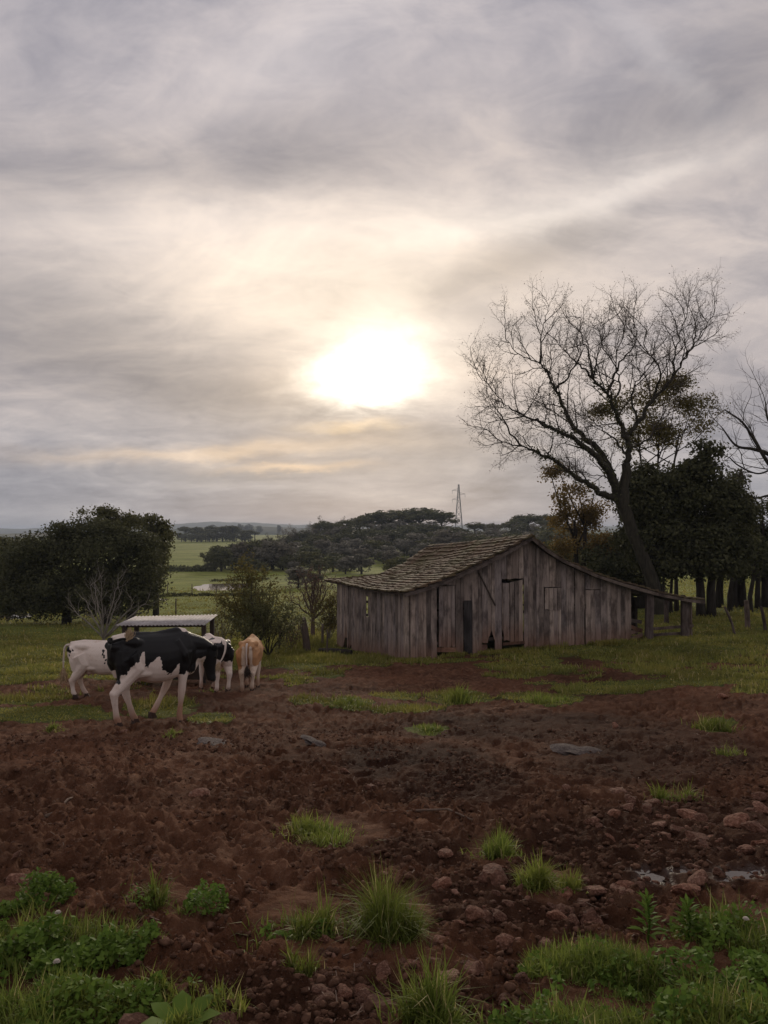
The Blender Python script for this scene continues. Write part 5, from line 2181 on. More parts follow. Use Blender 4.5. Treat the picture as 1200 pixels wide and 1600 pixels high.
leafy_tree('gum_tree', 'brownish tree at the right shoulder of the dark evergreen', 'tree', 244, 56,
           [(236, 820, 20, 13), (250, 830, 18, 18), (258, 850, 13, 24), (242, 843, 20, 24), (252, 872, 13, 20), (240, 884, 18, 30), (234, 912, 18, 26)], 7500, .22, 'leaf_brush', 242, .2, clump=.25, shell=.35, gap=.30, gs=.9)
leafy_tree('evergreen_tree', 'dark tree at the left edge behind the large evergreen', 'tree', 8, 58,
           [(10, 862, 34, 20), (-20, 870, 40, 30), (20, 890, 36, 34), (-10, 910, 46, 40), (25, 925, 34, 26)], 12000, .24, 'leaf_mid', 8, .35, clump=.25, shell=.5)

# --- grove on the right
GROVE = 'thin trees of the grove beside the barn'
leafy_tree('evergreen_tree', 'massive dark evergreen right of the big bare tree', 'tree', 1102, 36,
           [(1104, 708, 24, 22), (1066, 752, 40, 30), (1112, 756, 42, 36), (1048, 790, 58, 48), (1112, 795, 58, 52), (1072, 845, 68, 48), (1028, 845, 46, 52), (1012, 800, 34, 46), (1080, 880, 60, 34), (1030, 885, 44, 32), (1085, 735, 24, 22), (1126, 860, 40, 46), (1008, 760, 36, 40), (1000, 850, 30, 50), (1030, 762, 22, 22), (1145, 800, 34, 50), (1150, 870, 40, 40), (995, 800, 24, 40)],
           64000, .165, 'leaf_dark', 1102, .19, clump=.20, shell=.45, gap=.17, gs=.7, stems=[(-7, -12), (9, 10)], bumps=9)
leafy_tree('evergreen_tree', 'dark evergreen with a ragged top near the right edge', 'tree', 1150, 43,
           [(1152, 758, 20, 24), (1140, 790, 34, 30), (1150, 830, 46, 44), (1142, 876, 50, 40), (1172, 862, 36, 44), (1162, 800, 20, 24)], 20000, .15, 'leaf_dark', 1150, .2, clump=.2, shell=.5, gap=.27, gs=.7, stems=[(-3, 0), (8, 6)])
leafy_tree('evergreen_tree', 'dark sparse-topped tree at the right edge of the grove', 'tree', 1196, 42,
           [(1190, 800, 20, 14), (1200, 840, 42, 36), (1198, 880, 44, 36), (1240, 850, 50, 50), (1230, 795, 30, 20)], 15000, .15, 'leaf_dark', 1196, .2, clump=.2, shell=.45, gap=.34, gs=.7)
leafy_tree('evergreen_tree', 'dark leafy tree behind the leaning trunk of the bare tree', 'tree', 988, 46,
           [(990, 850, 44, 40), (965, 885, 46, 34), (1005, 888, 44, 34), (945, 872, 34, 34), (1000, 815, 26, 26)], 16000, .17, 'leaf_dark', 988, .24, clump=.22, shell=.5, gap=.25, gs=.8, stems=[(-6, -6), (14, 4)])
for i, (px, lean) in enumerate(((1048, 2), (1057, -2), (1122, 1), (1128, 0), (1140, 6), (1147, 3), (1164, -6), (1172, 8), (1184, 0), (1036, 1), (1205, 0))):
    leafy_tree('young_tree', 'slender dark trunk in the grove beside the barn, %s from the left' % ['second', 'third', 'fourth', 'fifth', 'sixth', 'seventh', 'eighth', 'ninth', 'tenth', 'first', 'eleventh'][i], 'tree', px, 39 + (i * 37 % 7), [(px + lean, 880, 20, 24), (px + lean * 2, 862, 18, 22)], 900, .15, 'leaf_dark', px, .085 + .03 * (i % 3), clump=.2, shell=.3, gap=.2, group=GROVE, stems=[(0, lean)])
leafy_tree('golden_tree', 'golden-brown thin-leaved tree above the barn ridge', 'tree', 902, 47,
           [(880, 775, 18, 20), (905, 772, 26, 20), (890, 800, 26, 24), (925, 800, 34, 28), (878, 825, 20, 26), (915, 832, 36, 30), (940, 860, 34, 28), (890, 855, 28, 26), (860, 742, 12, 12), (872, 735, 12, 10), (930, 770, 20, 18)],
           9500, .15, 'leaf_gold', 902, .16, clump=.26, shell=.2, gap=.40, gs=.8, stems=[(0, -4), (8, 6)])
leafy_tree('olive_tree', 'thin olive-leaved crown between the big bare limbs', 'tree', 1022, 44,
           [(1040, 612, 36, 26), (1085, 632, 36, 28), (1112, 622, 18, 16), (1000, 640, 34, 28), (965, 640, 28, 26), (1050, 680, 40, 30), (1020, 668, 40, 30), (985, 690, 30, 28), (1090, 668, 30, 24), (1120, 650, 16, 16), (930, 650, 20, 18), (955, 610, 20, 16), (1060, 600, 26, 18)],
           16000, .12, 'leaf_olive', 1022, .085, clump=.3, shell=.15, gap=.40, gs=.9, stems=[(0, 10), (6, 36), (-4, -20)])
for i, (px, lob, lf) in enumerate(((880, [(870, 868, 30, 24), (895, 880, 30, 26), (880, 895, 36, 26)], 'leaf_brush'), (925, [(925, 885, 34, 26), (945, 900, 34, 24), (910, 905, 30, 22)], 'leaf_brush'), (955, [(950, 905, 34, 24), (975, 912, 30, 20)], 'leaf_mid'), (850, [(850, 868, 30, 24), (860, 885, 30, 22)], 'leaf_brush'), (1010, [(1005, 918, 18, 14), (1020, 922, 14, 12)], 'leaf_dark'))):
    leafy_tree('bush', ['brownish brush right behind the barn ridge', 'olive-brown thicket above the barn\'s right roof slope', 'dark brush above the lean-to roof', 'brush showing just over the barn peak', 'low dark bush behind the lean-to'][i], 'bush', px, 52 - i, lob, 5200, .2, lf, px, .1, clump=.25, shell=.4, gap=.22)

# --- the big bare tree
ZX = lambda zx, zy: (690 + zx / 2.353, 410 + zy / 2.353)


MAT['leaf_dry'] = leaf_mat('dry_leaf_remnants', (0.040, 0.028, 0.020), (0.085, 0.060, 0.045), 0.2)


def big_bare_tree():
    Y = 35.0
    o = stand(1015, Y)
    t = thing('bare_tree', 'tall spreading bare tree leaning over the barn, mossy dark limbs', 'tree', o)
    rng = np.random.default_rng(77)
    k = Y / FPX

    def path(zp, d0=0.0, d1=0.0, n=18):
        P = []
        for i, (zx, zy) in enumerate(zp):
            px, py = ZX(zx, zy)
            dy = d0 + (d1 - d0) * i / max(len(zp) - 1, 1)
            p = at(px, py, Y + dy)
            P.append((p.x - o[0], p.y - o[1], p.z - o[2]))
        q = smooth_path(P, n)
        if len(zp) > 3 and zp[0][1] < 1000:
            q = q[:max(6, int(len(q) * (.58 if zp[-1][1] == 100 else .9 if 500 < zp[-1][0] < 780 else .74 if zp[-1][1] < 225 and 300 < zp[-1][0] < 950 else .82)))]
        q[1:-1] += rng.normal(0, .035, (len(q) - 2, 3))
        return q
    tr = Branches(rng)
    tp = path([(800, 1290), (785, 1200), (745, 1085), (700, 980), (668, 900), (652, 850)], 0, 0, 14)
    tr.tube(tp, np.interp(np.linspace(0, 1, len(tp)), [0, .12, .5, 1], [.40, .31, .275, .265]), 12)
    tr.tube(path([(668, 900), (672, 830), (678, 740)], 0, .2, 6), [.36] * 6 if False else np.linspace(.27, .20, len(path([(0, 0), (0, 1), (0, 2)], 0, 0, 6))), 10)
    tr.mesh('trunk', MAT['bark_moss'], t)
    spec = [dict(k=3, gap=.13, len=.46, seg=3, bend=.22, lift=.04, ang=.75, r=.0085),
            dict(k=3, gap=.22, len=.95, seg=4, bend=.20, lift=.04, ang=.75, r=.017),
            dict(k=4, gap=.50, len=1.75, seg=5, bend=.17, lift=.05, ang=.70, r=.042)]
    LIMBS = [  # control points, near and far depth, radii
        ([(655, 875), (590, 850), (500, 790), (390, 715), (290, 676), (210, 655), (160, 618)], 0, -1.5, .27, .05),
        ([(648, 850), (600, 750), (510, 665), (425, 620), (350, 578), (290, 555), (215, 470)], .2, -2.5, .30, .05),
        ([(425, 620), (330, 575), (230, 520), (160, 440), (100, 420)], -.9, -2.0, .10, .03),
        ([(645, 830), (590, 705), (500, 622), (450, 540), (420, 470), (362, 372), (275, 330), (205, 235), (180, 195)], .3, 1.6, .25, .035),
        ([(362, 372), (368, 265), (392, 150), (385, 100)], 1.0, 1.6, .10, .03),
        ([(420, 470), (480, 400), (500, 300), (470, 200)], .8, 2.4, .10, .03),
        ([(678, 760), (686, 680), (665, 610), (635, 545), (610, 480), (560, 430), (578, 330), (600, 240), (560, 160)], .2, -1.0, .24, .03),
        ([(610, 480), (650, 385), (715, 285), (700, 200)], -.5, -1.6, .11, .03),
        ([(560, 430), (500, 370), (430, 300), (410, 220)], -.7, -2.2, .09, .03),
        ([(680, 640), (722, 590), (778, 505), (850, 425), (900, 345), (960, 250), (1020, 170), (1080, 130)], .3, 1.2, .19, .035),
        ([(778, 505), (806, 400), (748, 310), (765, 200)], .6, -.6, .10, .03),
        ([(850, 425), (860, 320), (900, 190), (905, 80)], .7, 0.2, .09, .03),
        ([(900, 345), (935, 270), (920, 180)], .8, 2.0, .07, .025),
        ([(690, 720), (620, 640), (540, 560), (500, 480)], .4, 2.4, .10, .03),
        ([(685, 680), (760, 650), (830, 560), (930, 520)], .3, 2.0, .10, .03),
        ([(660, 860), (620, 800), (560, 780), (480, 770)], 0, 2.0, .10, .03),
        ([(290, 676), (215, 560), (190, 480), (120, 420)], -1.0, -1.8, .07, .02),
        ([(390, 715), (410, 640), (380, 560)], -.6, -1.4, .06, .02)]
    LIMBS += [([(635, 545), (655, 450), (640, 350), (670, 260), (660, 180)], .4, 1.4, .09, .03), ([(560, 430), (540, 330), (510, 250), (520, 170)], -.4, .6, .08, .03), ([(720, 590), (700, 480), (740, 400), (800, 300), (820, 190)], .4, -.8, .09, .03)]
    tips = []
    for zp, d0, d1, r0, r1 in LIMBS:
        r0, r1 = r0 * .68, r1 * .55
        p = path(zp, d0, d1, 5 * len(zp))
        main = Branches(rng)
        main.tube(p, r1 * .6 + (r0 - r1 * .6) * (1 - np.linspace(0, 1, len(p))) ** 1.35, 7)
        # burrs and ferns growing on the limb
        br = main.mesh('branch', MAT['bark_moss'], t)
        tw = Branches(rng)
        sp = spec
        tw.grow(p[len(p) // 5:], r0 * .55 if r0 < .12 else .05, r1, len(spec), spec + [dict(k=3, gap=1, len=1, seg=2, bend=.1, lift=0, ang=.7, r=.05)], .12)
        o2 = tw.mesh('twigs', MAT['bark_twig'], br)
        o2['kind'] = 'stuff'
        tips += tw.tips
        if r0 > .15:
            n = 520
            i = rng.integers(0, len(p) * 3 // 4, n)
            rad = np.interp(i / len(p), [0, 1], [r0, r1])
            C = p[i] + rng.normal(0, 1, (n, 3)) * (rad[:, None] * .75) + rng.normal(0, .06, (n, 3))
            v, q, rn = leaves_arrays(C, .13, rng, None, 0, .5)
            m = mesh_np('moss_tufts', v, q, MAT['leaf_dark'], {'rnd': rn}, parent=br)
            m['kind'] = 'stuff'
    tips = np.array(tips)
    n = 15000
    C = tips[rng.choice(len(tips), n)] + rng.normal(0, .07, (n, 3))
    v, q, rn = leaves_arrays(C, .052, rng, None, 0, .5)
    m = mesh_np('dry_leaves', v, q, MAT['leaf_dry'], {'rnd': rn}, parent=t)
    m['kind'] = 'stuff'
    return len(tips)


print('tips', big_bare_tree())


def shoot_tree(name, label, px, Y, base_py, crown, spec, stems, bark, seed, r0=.05, leaf=None, nleaf=0, lsize=.06, spread=.75, cat='tree', fork=.1):
    """A small tree of many stems fanning out from a short trunk; crown = (px0, px1, top py)."""
    o = stand(px, Y)
    rng = np.random.default_rng(seed)
    t = thing(name, label, cat, o)
    b = Branches(rng)
    k = Y / FPX
    H = z_at(px, crown[2], Y) - o[2]
    W0, W1 = (crown[0] - px) * k, (crown[1] - px) * k
    f = H * fork
    b.tube(np.array([(0, 0, -.15), (0, 0, f * .5), (0, 0, f + .02)]), [r0 * 1.5, r0 * 1.25, r0], 6)
    for i in range(stems):
        u = (i + .5) / stems
        ex = W0 + (W1 - W0) * (u + rng.normal(0, .05))
        ez = H * (1 - spread * (abs(u - .5) * 2) ** 2 * .55) * rng.uniform(.8, 1.0)
        ey = rng.normal(0, .3) * (W1 - W0) * .5
        P = smooth_path([(0, 0, f), (ex * .35, ey * .4, f + (ez - f) * .35), (ex * .75, ey * .8, f + (ez - f) * .72), (ex * .92, ey, ez * .92)], 9)
        P[1:] += rng.normal(0, .015 * H / 2, (len(P) - 1, 3))
        b.grow(P, r0 * .7, r0 * .18, len(spec) - 1, spec, .2)
    b.mesh('branches', MAT[bark], t)
    if leaf:
        tips = np.array(b.tips)
        C = tips[rng.choice(len(tips), nleaf)] + rng.normal(0, .07, (nleaf, 3))
        v, q, rn = leaves_arrays(C, lsize, rng, None, 0, .5)
        mesh_np('crown', v, q, MAT[leaf], {'rnd': rn}, parent=t)
    return t


sp_small = [dict(k=3, gap=.16, len=.32, seg=2, bend=.15, lift=.08, ang=.6, r=.006), dict(k=3, gap=.24, len=.6, seg=3, bend=.14, lift=.08, ang=.6, r=.011), dict(k=4, gap=.4, len=.9, seg=3, bend=.12, lift=.06, ang=.6, r=.02)]
shoot_tree('bare_tree', 'pale leafless small tree standing before the dark evergreen', 163, 29, 985, (104, 226, 892), sp_small, 9, 'bark_pale', 5, r0=.06, fork=.16)
shoot_tree('bare_tree', 'small reddish leafless tree near the barn\'s left corner', 489, 37, 990, (448, 530, 886), [dict(k=3, gap=.10, len=.42, seg=2, bend=.12, lift=.16, ang=.5, r=.007), dict(k=3, gap=.22, len=.8, seg=3, bend=.12, lift=.12, ang=.6, r=.014), dict(k=4, gap=.5, len=1.1, seg=3, bend=.1, lift=.08, ang=.6, r=.03)], 9, 'bark_rust', 6, r0=.09, fork=.26, leaf='leaf_rust', nleaf=900, lsize=.09)
sp_bush = [dict(k=3, gap=.16, len=.32, seg=2, bend=.16, lift=.06, ang=.7, r=.006), dict(k=3, gap=.26, len=.62, seg=3, bend=.14, lift=.06, ang=.7, r=.011), dict(k=4, gap=.4, len=.9, seg=3, bend=.12, lift=.06, ang=.7, r=.02)]
shoot_tree('leafy_bush', 'tall loose olive bush beyond the two small cows', 398, 27, 1005, (345, 436, 876), sp_bush, 12, 'bark', 7, r0=.05, leaf='leaf_olive', nleaf=8500, lsize=.075, spread=.9, cat='bush', fork=.04)
shoot_tree('leafy_bush', 'grey-green bush low beside the brown cow', 420, 26, 1010, (372, 462, 942), sp_bush, 9, 'bark', 17, r0=.035, leaf='leaf_brush', nleaf=5200, lsize=.075, spread=.7, cat='bush', fork=.04)
shoot_tree('twiggy_bush', 'thin twiggy shrub right of the feeding shelter', 345, 27, 1010, (318, 388, 926), sp_bush[:2], 16, 'bark_pale', 8, r0=.02, leaf='leaf_olive', nleaf=1200, lsize=.06, cat='bush', fork=.03)
shoot_tree('twiggy_bush', 'olive scrub against the back corner of the barn', 515, 34, 1005, (484, 545, 920), sp_bush[:2], 18, 'bark_pale', 9, r0=.02, leaf='leaf_olive', nleaf=3200, lsize=.08, cat='bush', fork=.03)
shoot_tree('twiggy_bush', 'low reddish scrub between the leaning post and the brown cow', 455, 29, 1010, (436, 478, 962), sp_bush[:2], 12, 'bark_rust', 10, r0=.015, leaf='leaf_rust', nleaf=900, lsize=.06, cat='bush', fork=.03)


# far-right bare tree reaching in from outside the frame
def edge_bare_tree():
    Y = 39.0
    o = stand(1262, Y)
    t = thing('bare_tree', 'bare tree reaching into the picture from the right edge', 'tree', o)
    rng = np.random.default_rng(88)

    def path(pp, d=0.0, n=12):
        P = [at(px, py, Y + d * i / len(pp)) for i, (px, py) in enumerate(pp)]
        return smooth_path([(p.x - o[0], p.y - o[1], p.z - o[2]) for p in P], n)
    tr = Branches(rng)
    p = path([(1262, 955), (1258, 860), (1250, 780), (1245, 740)])
    tr.tube(p, np.linspace(.4, .25, len(p)), 9)
    tr.mesh('trunk', MAT['bark_moss'], t)
    spec = [dict(k=3, gap=.30, len=.62, seg=3, bend=.20, lift=.05, ang=.75, r=.011), dict(k=3, gap=.5, len=1.3, seg=4, bend=.17, lift=.06, ang=.75, r=.022), dict(k=4, gap=.9, len=2.2, seg=5, bend=.14, lift=.08, ang=.7, r=.05)]
    for pp, d, r0 in (([(1246, 745), (1205, 712), (1178, 702), (1150, 696), (1128, 668)], 1, .14), ([(1250, 780), (1205, 730), (1180, 690), (1160, 660), (1132, 640)], -1, .12), ([(1246, 760), (1220, 690), (1200, 655), (1196, 628)], 1.5, .12),
                      ([(1252, 800), (1210, 775), (1180, 778), (1160, 765)], -1, .08), ([(1246, 740), (1262, 660), (1290, 620)], 1, .14), ([(1250, 760), (1300, 700), (1340, 660)], 0, .14), ([(1215, 728), (1185, 740), (1155, 728), (1140, 715)], 0, .05)):
        p = path(pp, d, 5 * len(pp))
        b = Branches(rng)
        b.tube(p, np.linspace(r0, .03, len(p)), 6)
        br = b.mesh('branch', MAT['bark_moss'], t)
        tw = Branches(rng)
        tw.grow(p, .04, .02, 3, spec + [dict(k=3, gap=1, len=1, seg=2, bend=.1, lift=0, ang=.7, r=.05)], .2)
        tw.mesh('twigs', MAT['bark_twig'], br)['kind'] = 'stuff'


edge_bare_tree()


# ---------------------------------------------------------------- pylon, shelter, fence posts
def pylon():
    Y = 430.0
    o = stand(717, Y)
    t = thing('power_pylon', 'grey lattice power pylon on the horizon behind the wood', 'pylon', o)
    H = z_at(717, 757, Y) - o[2]
    k = Y / FPX
    zw = z_at(717, 779, Y) - o[2]           # the waist

    def half(z):
        return 2.6 + (0.75 - 2.6) * min(z / zw, 1) if z < zw else 0.75 + (0.25 - 0.75) * (z - zw) / (H - zw)
    for sx, sy in ((-1, -1), (1, -1), (1, 1), (-1, 1)):
        m = MB()
        zs = [0, zw * .5, zw, H]
        for a, b in zip(zs[:-1], zs[1:]):
            m.bar((sx * half(a), sy * half(a), a), (sx * half(b), sy * half(b), b), .22, .22)
        m.build('leg', MAT['steel'], t)
    m = MB()
    zs = list(np.linspace(0, zw, 8)) + list(np.linspace(zw, H, 7))[1:]
    for a, b in zip(zs[:-1], zs[1:]):
        for (s0, s1) in (((-1, -1), (1, -1)), ((1, -1), (1, 1)), ((1, 1), (-1, 1)), ((-1, 1), (-1, -1))):
            ha, hb = half(a), half(b)
            m.bar((s0[0] * ha, s0[1] * ha, a), (s1[0] * hb, s1[1] * hb, b), .11, .11)
            m.bar((s1[0] * ha, s1[1] * ha, a), (s0[0] * hb, s0[1] * hb, b), .11, .11)
            m.bar((s0[0] * hb, s0[1] * hb, b), (s1[0] * hb, s1[1] * hb, b), .11, .11)
    m.build('lattice', MAT['steel'], t)
    for py, x0, x1 in ((766, -10, 0), (772, 0, 10), (780, -10, 0)):
        m = MB()
        z = z_at(717, py, Y) - o[2]
        e = x0 if x0 else x1
        for sy in (-.4, .4):
            m.bar((0, sy, z + 1.0), (e * k, 0, z), .15, .15)
            m.bar((0, sy, z - .5), (e * k, 0, z), .15, .15)
        m.bar((e * k, 0, z), (e * k, 0, z - 1.8), .14, .14)
        m.build('arm', MAT['steel'], t)


pylon()


def shelter():
    Y = 19.0
    xa, xb = at(188, 960, Y).x, at(325, 960, Y).x
    o = stand(255, Y)
    t = thing('feeding_shelter', 'low feeding shelter with pale corrugated roof behind the black and white cow', 'shelter', o)
    n, depth = 120, 1.5
    z_f0, z_f1 = z_at(190, 977, Y - .35), z_at(329, 976, Y - .35)
    z_b0, z_b1 = z_at(176, 963, Y + 1.15) - .1, z_at(329, 960, Y + 1.15) - .1
    V = []
    for j in range(2):
        for i in range(n + 1):
            u = i / n
            wv = .012 * math.sin(u * 2 * math.pi * 24)
            x = xa + (xb - xa) * u
            y = Y - .35 + j * depth
            z = (z_f0 + (z_f1 - z_f0) * u) * (1 - j) + (z_b0 + (z_b1 - z_b0) * u + .1) * j + wv
            V.append((x - o[0], y - o[1], z - o[2]))
    for j in range(2):
        for i in range(n + 1):
            p = V[j * (n + 1) + i]
            V.append((p[0], p[1], p[2] - .014))
    a = np.array([(i, i + 1, n + 2 + i, n + 1 + i) for i in range(n)])
    q = 2 * (n + 1)
    F = [a, a[:, ::-1] + q, np.array([(i, q + i, q + i + 1, i + 1) for i in range(n)]), np.array([(n + 1 + i, n + 2 + i, q + n + 2 + i, q + n + 1 + i) for i in range(n)]), np.array([(n, q + n, q + 2 * n + 1, 2 * n + 1), (0, n + 1, q + n + 1, q)])]
    mesh_np('roof_sheet', V, F, MAT['sheet'], None, True, t)
    for px, dy in ((322, 0), (322, .9), (200, 0), (200, .9)):
        x = at(px, 900, Y).x
        y = Y - .2 + dy
        zb = float(h0(x, y)) - .2
        u = (x - xa) / (xb - xa)
        zt = z_f0 + (z_f1 - z_f0) * u + (z_b1 - z_f1 + .1) * (dy + .15) / 1.5 - .03
        m = MB()
        m.bar((x - o[0], y - o[1], zb - o[2]), (x - o[0], y - o[1], zt - o[2]), .1, .1, up=(0, 1, 0))
        m.build('post', MAT['trough'], t)
    for dy in (-.2, .7):
        m = MB()
        y = Y + dy
        zz = [z_f0, z_f1] if dy < 0 else [z_f0 * .4 + z_b0 * .6, z_f1 * .4 + z_b1 * .6 + .06]
        m.bar((xa + .1 - o[0], y - o[1], zz[0] - .045 - o[2]), (xb - .05 - o[0], y - o[1], zz[1] - .045 - o[2]), .06, .05)
        m.build('beam', MAT['trough'], t)
    # the trough under it
    tr = thing('feed_trough', 'dark wooden feed trough under the shelter roof', 'trough', (at(262, 900, 18.3).x, 18.3, hz(at(262, 900, 18.3).x, 18.3)))
    L = 2.2
    m = MB()
    m.hexa([(-L / 2, -.20, .12), (L / 2, -.20, .12), (L / 2, .20, .12), (-L / 2, .20, .12), (-L / 2, -.2, .15), (L / 2, -.2, .15), (L / 2, .2, .15), (-L / 2, .2, .15)])
    m.build('base', MAT['trough'], tr)
    for s in (-1, 1):
        m = MB()
        m.hexa([(-L / 2, s * .20 - .015, .12), (L / 2, s * .20 - .015, .12), (L / 2, s * .20 + .015, .12), (-L / 2, s * .20 + .015, .12), (-L / 2, s * .30 - .015, .45), (L / 2, s * .30 - .015, .45), (L / 2, s * .30 + .015, .45), (-L / 2, s * .30 + .015, .45)])
        m.build('side_board', MAT['trough'], tr)
        m = MB()
        m.hexa([(s * L / 2 - .015, -.20, .0), (s * L / 2 + .015, -.2, .0), (s * L / 2 + .015, .2, .0), (s * L / 2 - .015, .2, .0), (s * L / 2 - .015, -.3, .45), (s * L / 2 + .015, -.3, .45), (s * L / 2 + .015, .3, .45), (s * L / 2 - .015, .3, .45)])
        m.build('end_board', MAT['trough'], tr)


shelter()


def fence_post(px, Y, top_py, top_px, w, label, mat='post', group=None):
    o = stand(px, Y)
    z = hz(o[0], Y)
    p = at(top_px, top_py, Y)
    dx, H = p.x - o[0], p.z - z
    m = MB()
    m.tube([(0, 0, -.25), (dx * .3, .01, H * .35), (dx * .65, -.01, H * .7), (dx, 0, H)], [w * .55, w * .5, w * .52, w * .44], 7)
    o_ = m.build('fence_post', MAT[mat])
    o_.location = (o[0], Y, z)
    tag(o_, label, 'post', group)


fence_post(481, 28, 965, 472, .27, 'thick dark post leaning left in the grass left of the barn')
fence_post(437, 29, 975, 437, .08, 'thin upright post between the brown cow and the leaning post')
fence_post(511, 27, 983, 512, .06, 'slim dark stake close to the barn\'s left corner')
fence_post(504, 30, 975, 504, .10, 'short stake behind the slim one near the barn', 'post')
fence_post(448, 31, 980, 448, .07, 'short grey stake left of the leaning thick post')
fence_post(1149, 28, 948, 1132, .09, 'leaning stick in the grass right of the lean-to', 'post')
fence_post(1168, 30, 938, 1166, .20, 'pale split post standing before the grove', 'post')
fence_post(1196, 29, 948, 1189, .12, 'crooked post near the right edge', 'post')
for i, (px, Y) in enumerate(((262, 92), (300, 90), (338, 88), (232, 60), (275, 58))):
    fence_post(px, Y, proj(0, Y, stand(px, Y)[2])[1] - 1.2 * FPX / Y, px, .10, 'distant thin post in the pasture below the pond', 'post', 'thin posts in the pasture')


# ---------------------------------------------------------------- grass
def in_bands(n, r0, r1, rng, half=0.5, power=1.0):
    """Random points of the ground in the fan before the camera, denser near it."""
    r = r0 * (r1 / r0) ** (rng.uniform(0, 1, n) ** power)
    a = rng.uniform(-half, half, n)
    return r * np.sin(a), r * np.cos(a), r


def turf():
    rng = np.random.default_rng(55)
    # pasture: short blades and clumps, broader with distance
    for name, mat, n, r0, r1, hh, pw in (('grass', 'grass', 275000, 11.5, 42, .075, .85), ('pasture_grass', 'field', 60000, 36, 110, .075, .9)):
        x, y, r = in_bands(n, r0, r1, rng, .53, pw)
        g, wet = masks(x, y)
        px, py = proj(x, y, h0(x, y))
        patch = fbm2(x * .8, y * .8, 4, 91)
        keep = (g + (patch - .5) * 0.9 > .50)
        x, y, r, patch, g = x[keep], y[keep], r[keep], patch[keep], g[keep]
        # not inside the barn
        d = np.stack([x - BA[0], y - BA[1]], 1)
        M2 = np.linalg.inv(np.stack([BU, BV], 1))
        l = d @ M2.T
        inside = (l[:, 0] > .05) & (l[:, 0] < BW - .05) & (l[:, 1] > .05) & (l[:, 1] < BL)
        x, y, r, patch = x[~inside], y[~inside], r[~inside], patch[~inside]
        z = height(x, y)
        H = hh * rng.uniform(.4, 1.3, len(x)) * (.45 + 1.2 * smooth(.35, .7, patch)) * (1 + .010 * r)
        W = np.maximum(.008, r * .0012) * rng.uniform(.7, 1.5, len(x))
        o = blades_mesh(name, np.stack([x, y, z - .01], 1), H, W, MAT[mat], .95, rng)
        tag(o, ['short green grass of the pasture around the trodden yard', 'tussocky grass of the pasture further off'][name != 'grass'], 'grass', kind='stuff')
    # thick growth along the fence line and the foot of the barn
    segs = [((330, 1012), (520, 1008), 9000, 1.2, .32), ((420, 1030), (640, 1028), 6000, .7, .16), ((640, 1034), (985, 1006), 7000, .35, .16), ((985, 1000), (1090, 1000), 2000, 1.0, .08), ((330, 1032), (530, 1026), 6000, 1.2, .2)]
    P, H = [], []
    for (a, b, n, sp, hh) in segs:
        A, B = ground_hit(*a), ground_hit(*b)
        u = rng.uniform(0, 1, n)
        w = rng.normal(0, sp, n) * (.6 if sp < .5 else 1)
        x = A[0] + (B[0] - A[0]) * u + rng.normal(0, .1, n)
        y = A[1] + (B[1] - A[1]) * u + w
        if a[0] == 640:
            y = np.minimum(y, BA[1] + (BU[1] / BU[0]) * (x - BA[0]) - .06)
        m = fbm2(x * 1.4, y * 1.4, 3, 12) > .45
        P.append(np.stack([x[m], y[m]], 1))
        H.append(hh * rng.uniform(.35, 1.25, m.sum()) * (.5 + fbm2(x[m] * .9, y[m] * .9, 3, 4)))
    P, H = np.concatenate(P), np.concatenate(H)
    z = height(P[:, 0], P[:, 1])
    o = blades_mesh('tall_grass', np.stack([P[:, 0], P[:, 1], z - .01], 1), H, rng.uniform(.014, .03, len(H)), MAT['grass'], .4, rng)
    tag(o, 'longer grass along the fence line and the foot of the barn', 'grass', kind='stuff')


turf()


def weed_leaves(cx, cy, rx, ry, n, size, hgt, rng):
    a, q = rng.uniform(0, 6.28, n), np.sqrt(rng.uniform(0, 1, n))
    x, y = cx + rx * q * np.cos(a), cy + ry * q * np.sin(a)
    lump = fbm2(x * 7, y * 7, 3, 6)
    kp = lump > .36 + .22 * q ** 3
    x, y, q, lump = x[kp], y[kp], q[kp], lump[kp]
    n = len(x)
    z = height(x, y) + hgt * (.3 + 1.5 * smooth(.36, .68, lump)) * (1 - .6 * q ** 2) * rng.uniform(.15, 1.0, n) ** .8
    up = np.tile(np.array([[0, -.25, 1.0]]), (n, 1))
    return leaves_arrays(np.stack([x, y, z], 1), size * 1.0, rng, up, .5, .55)


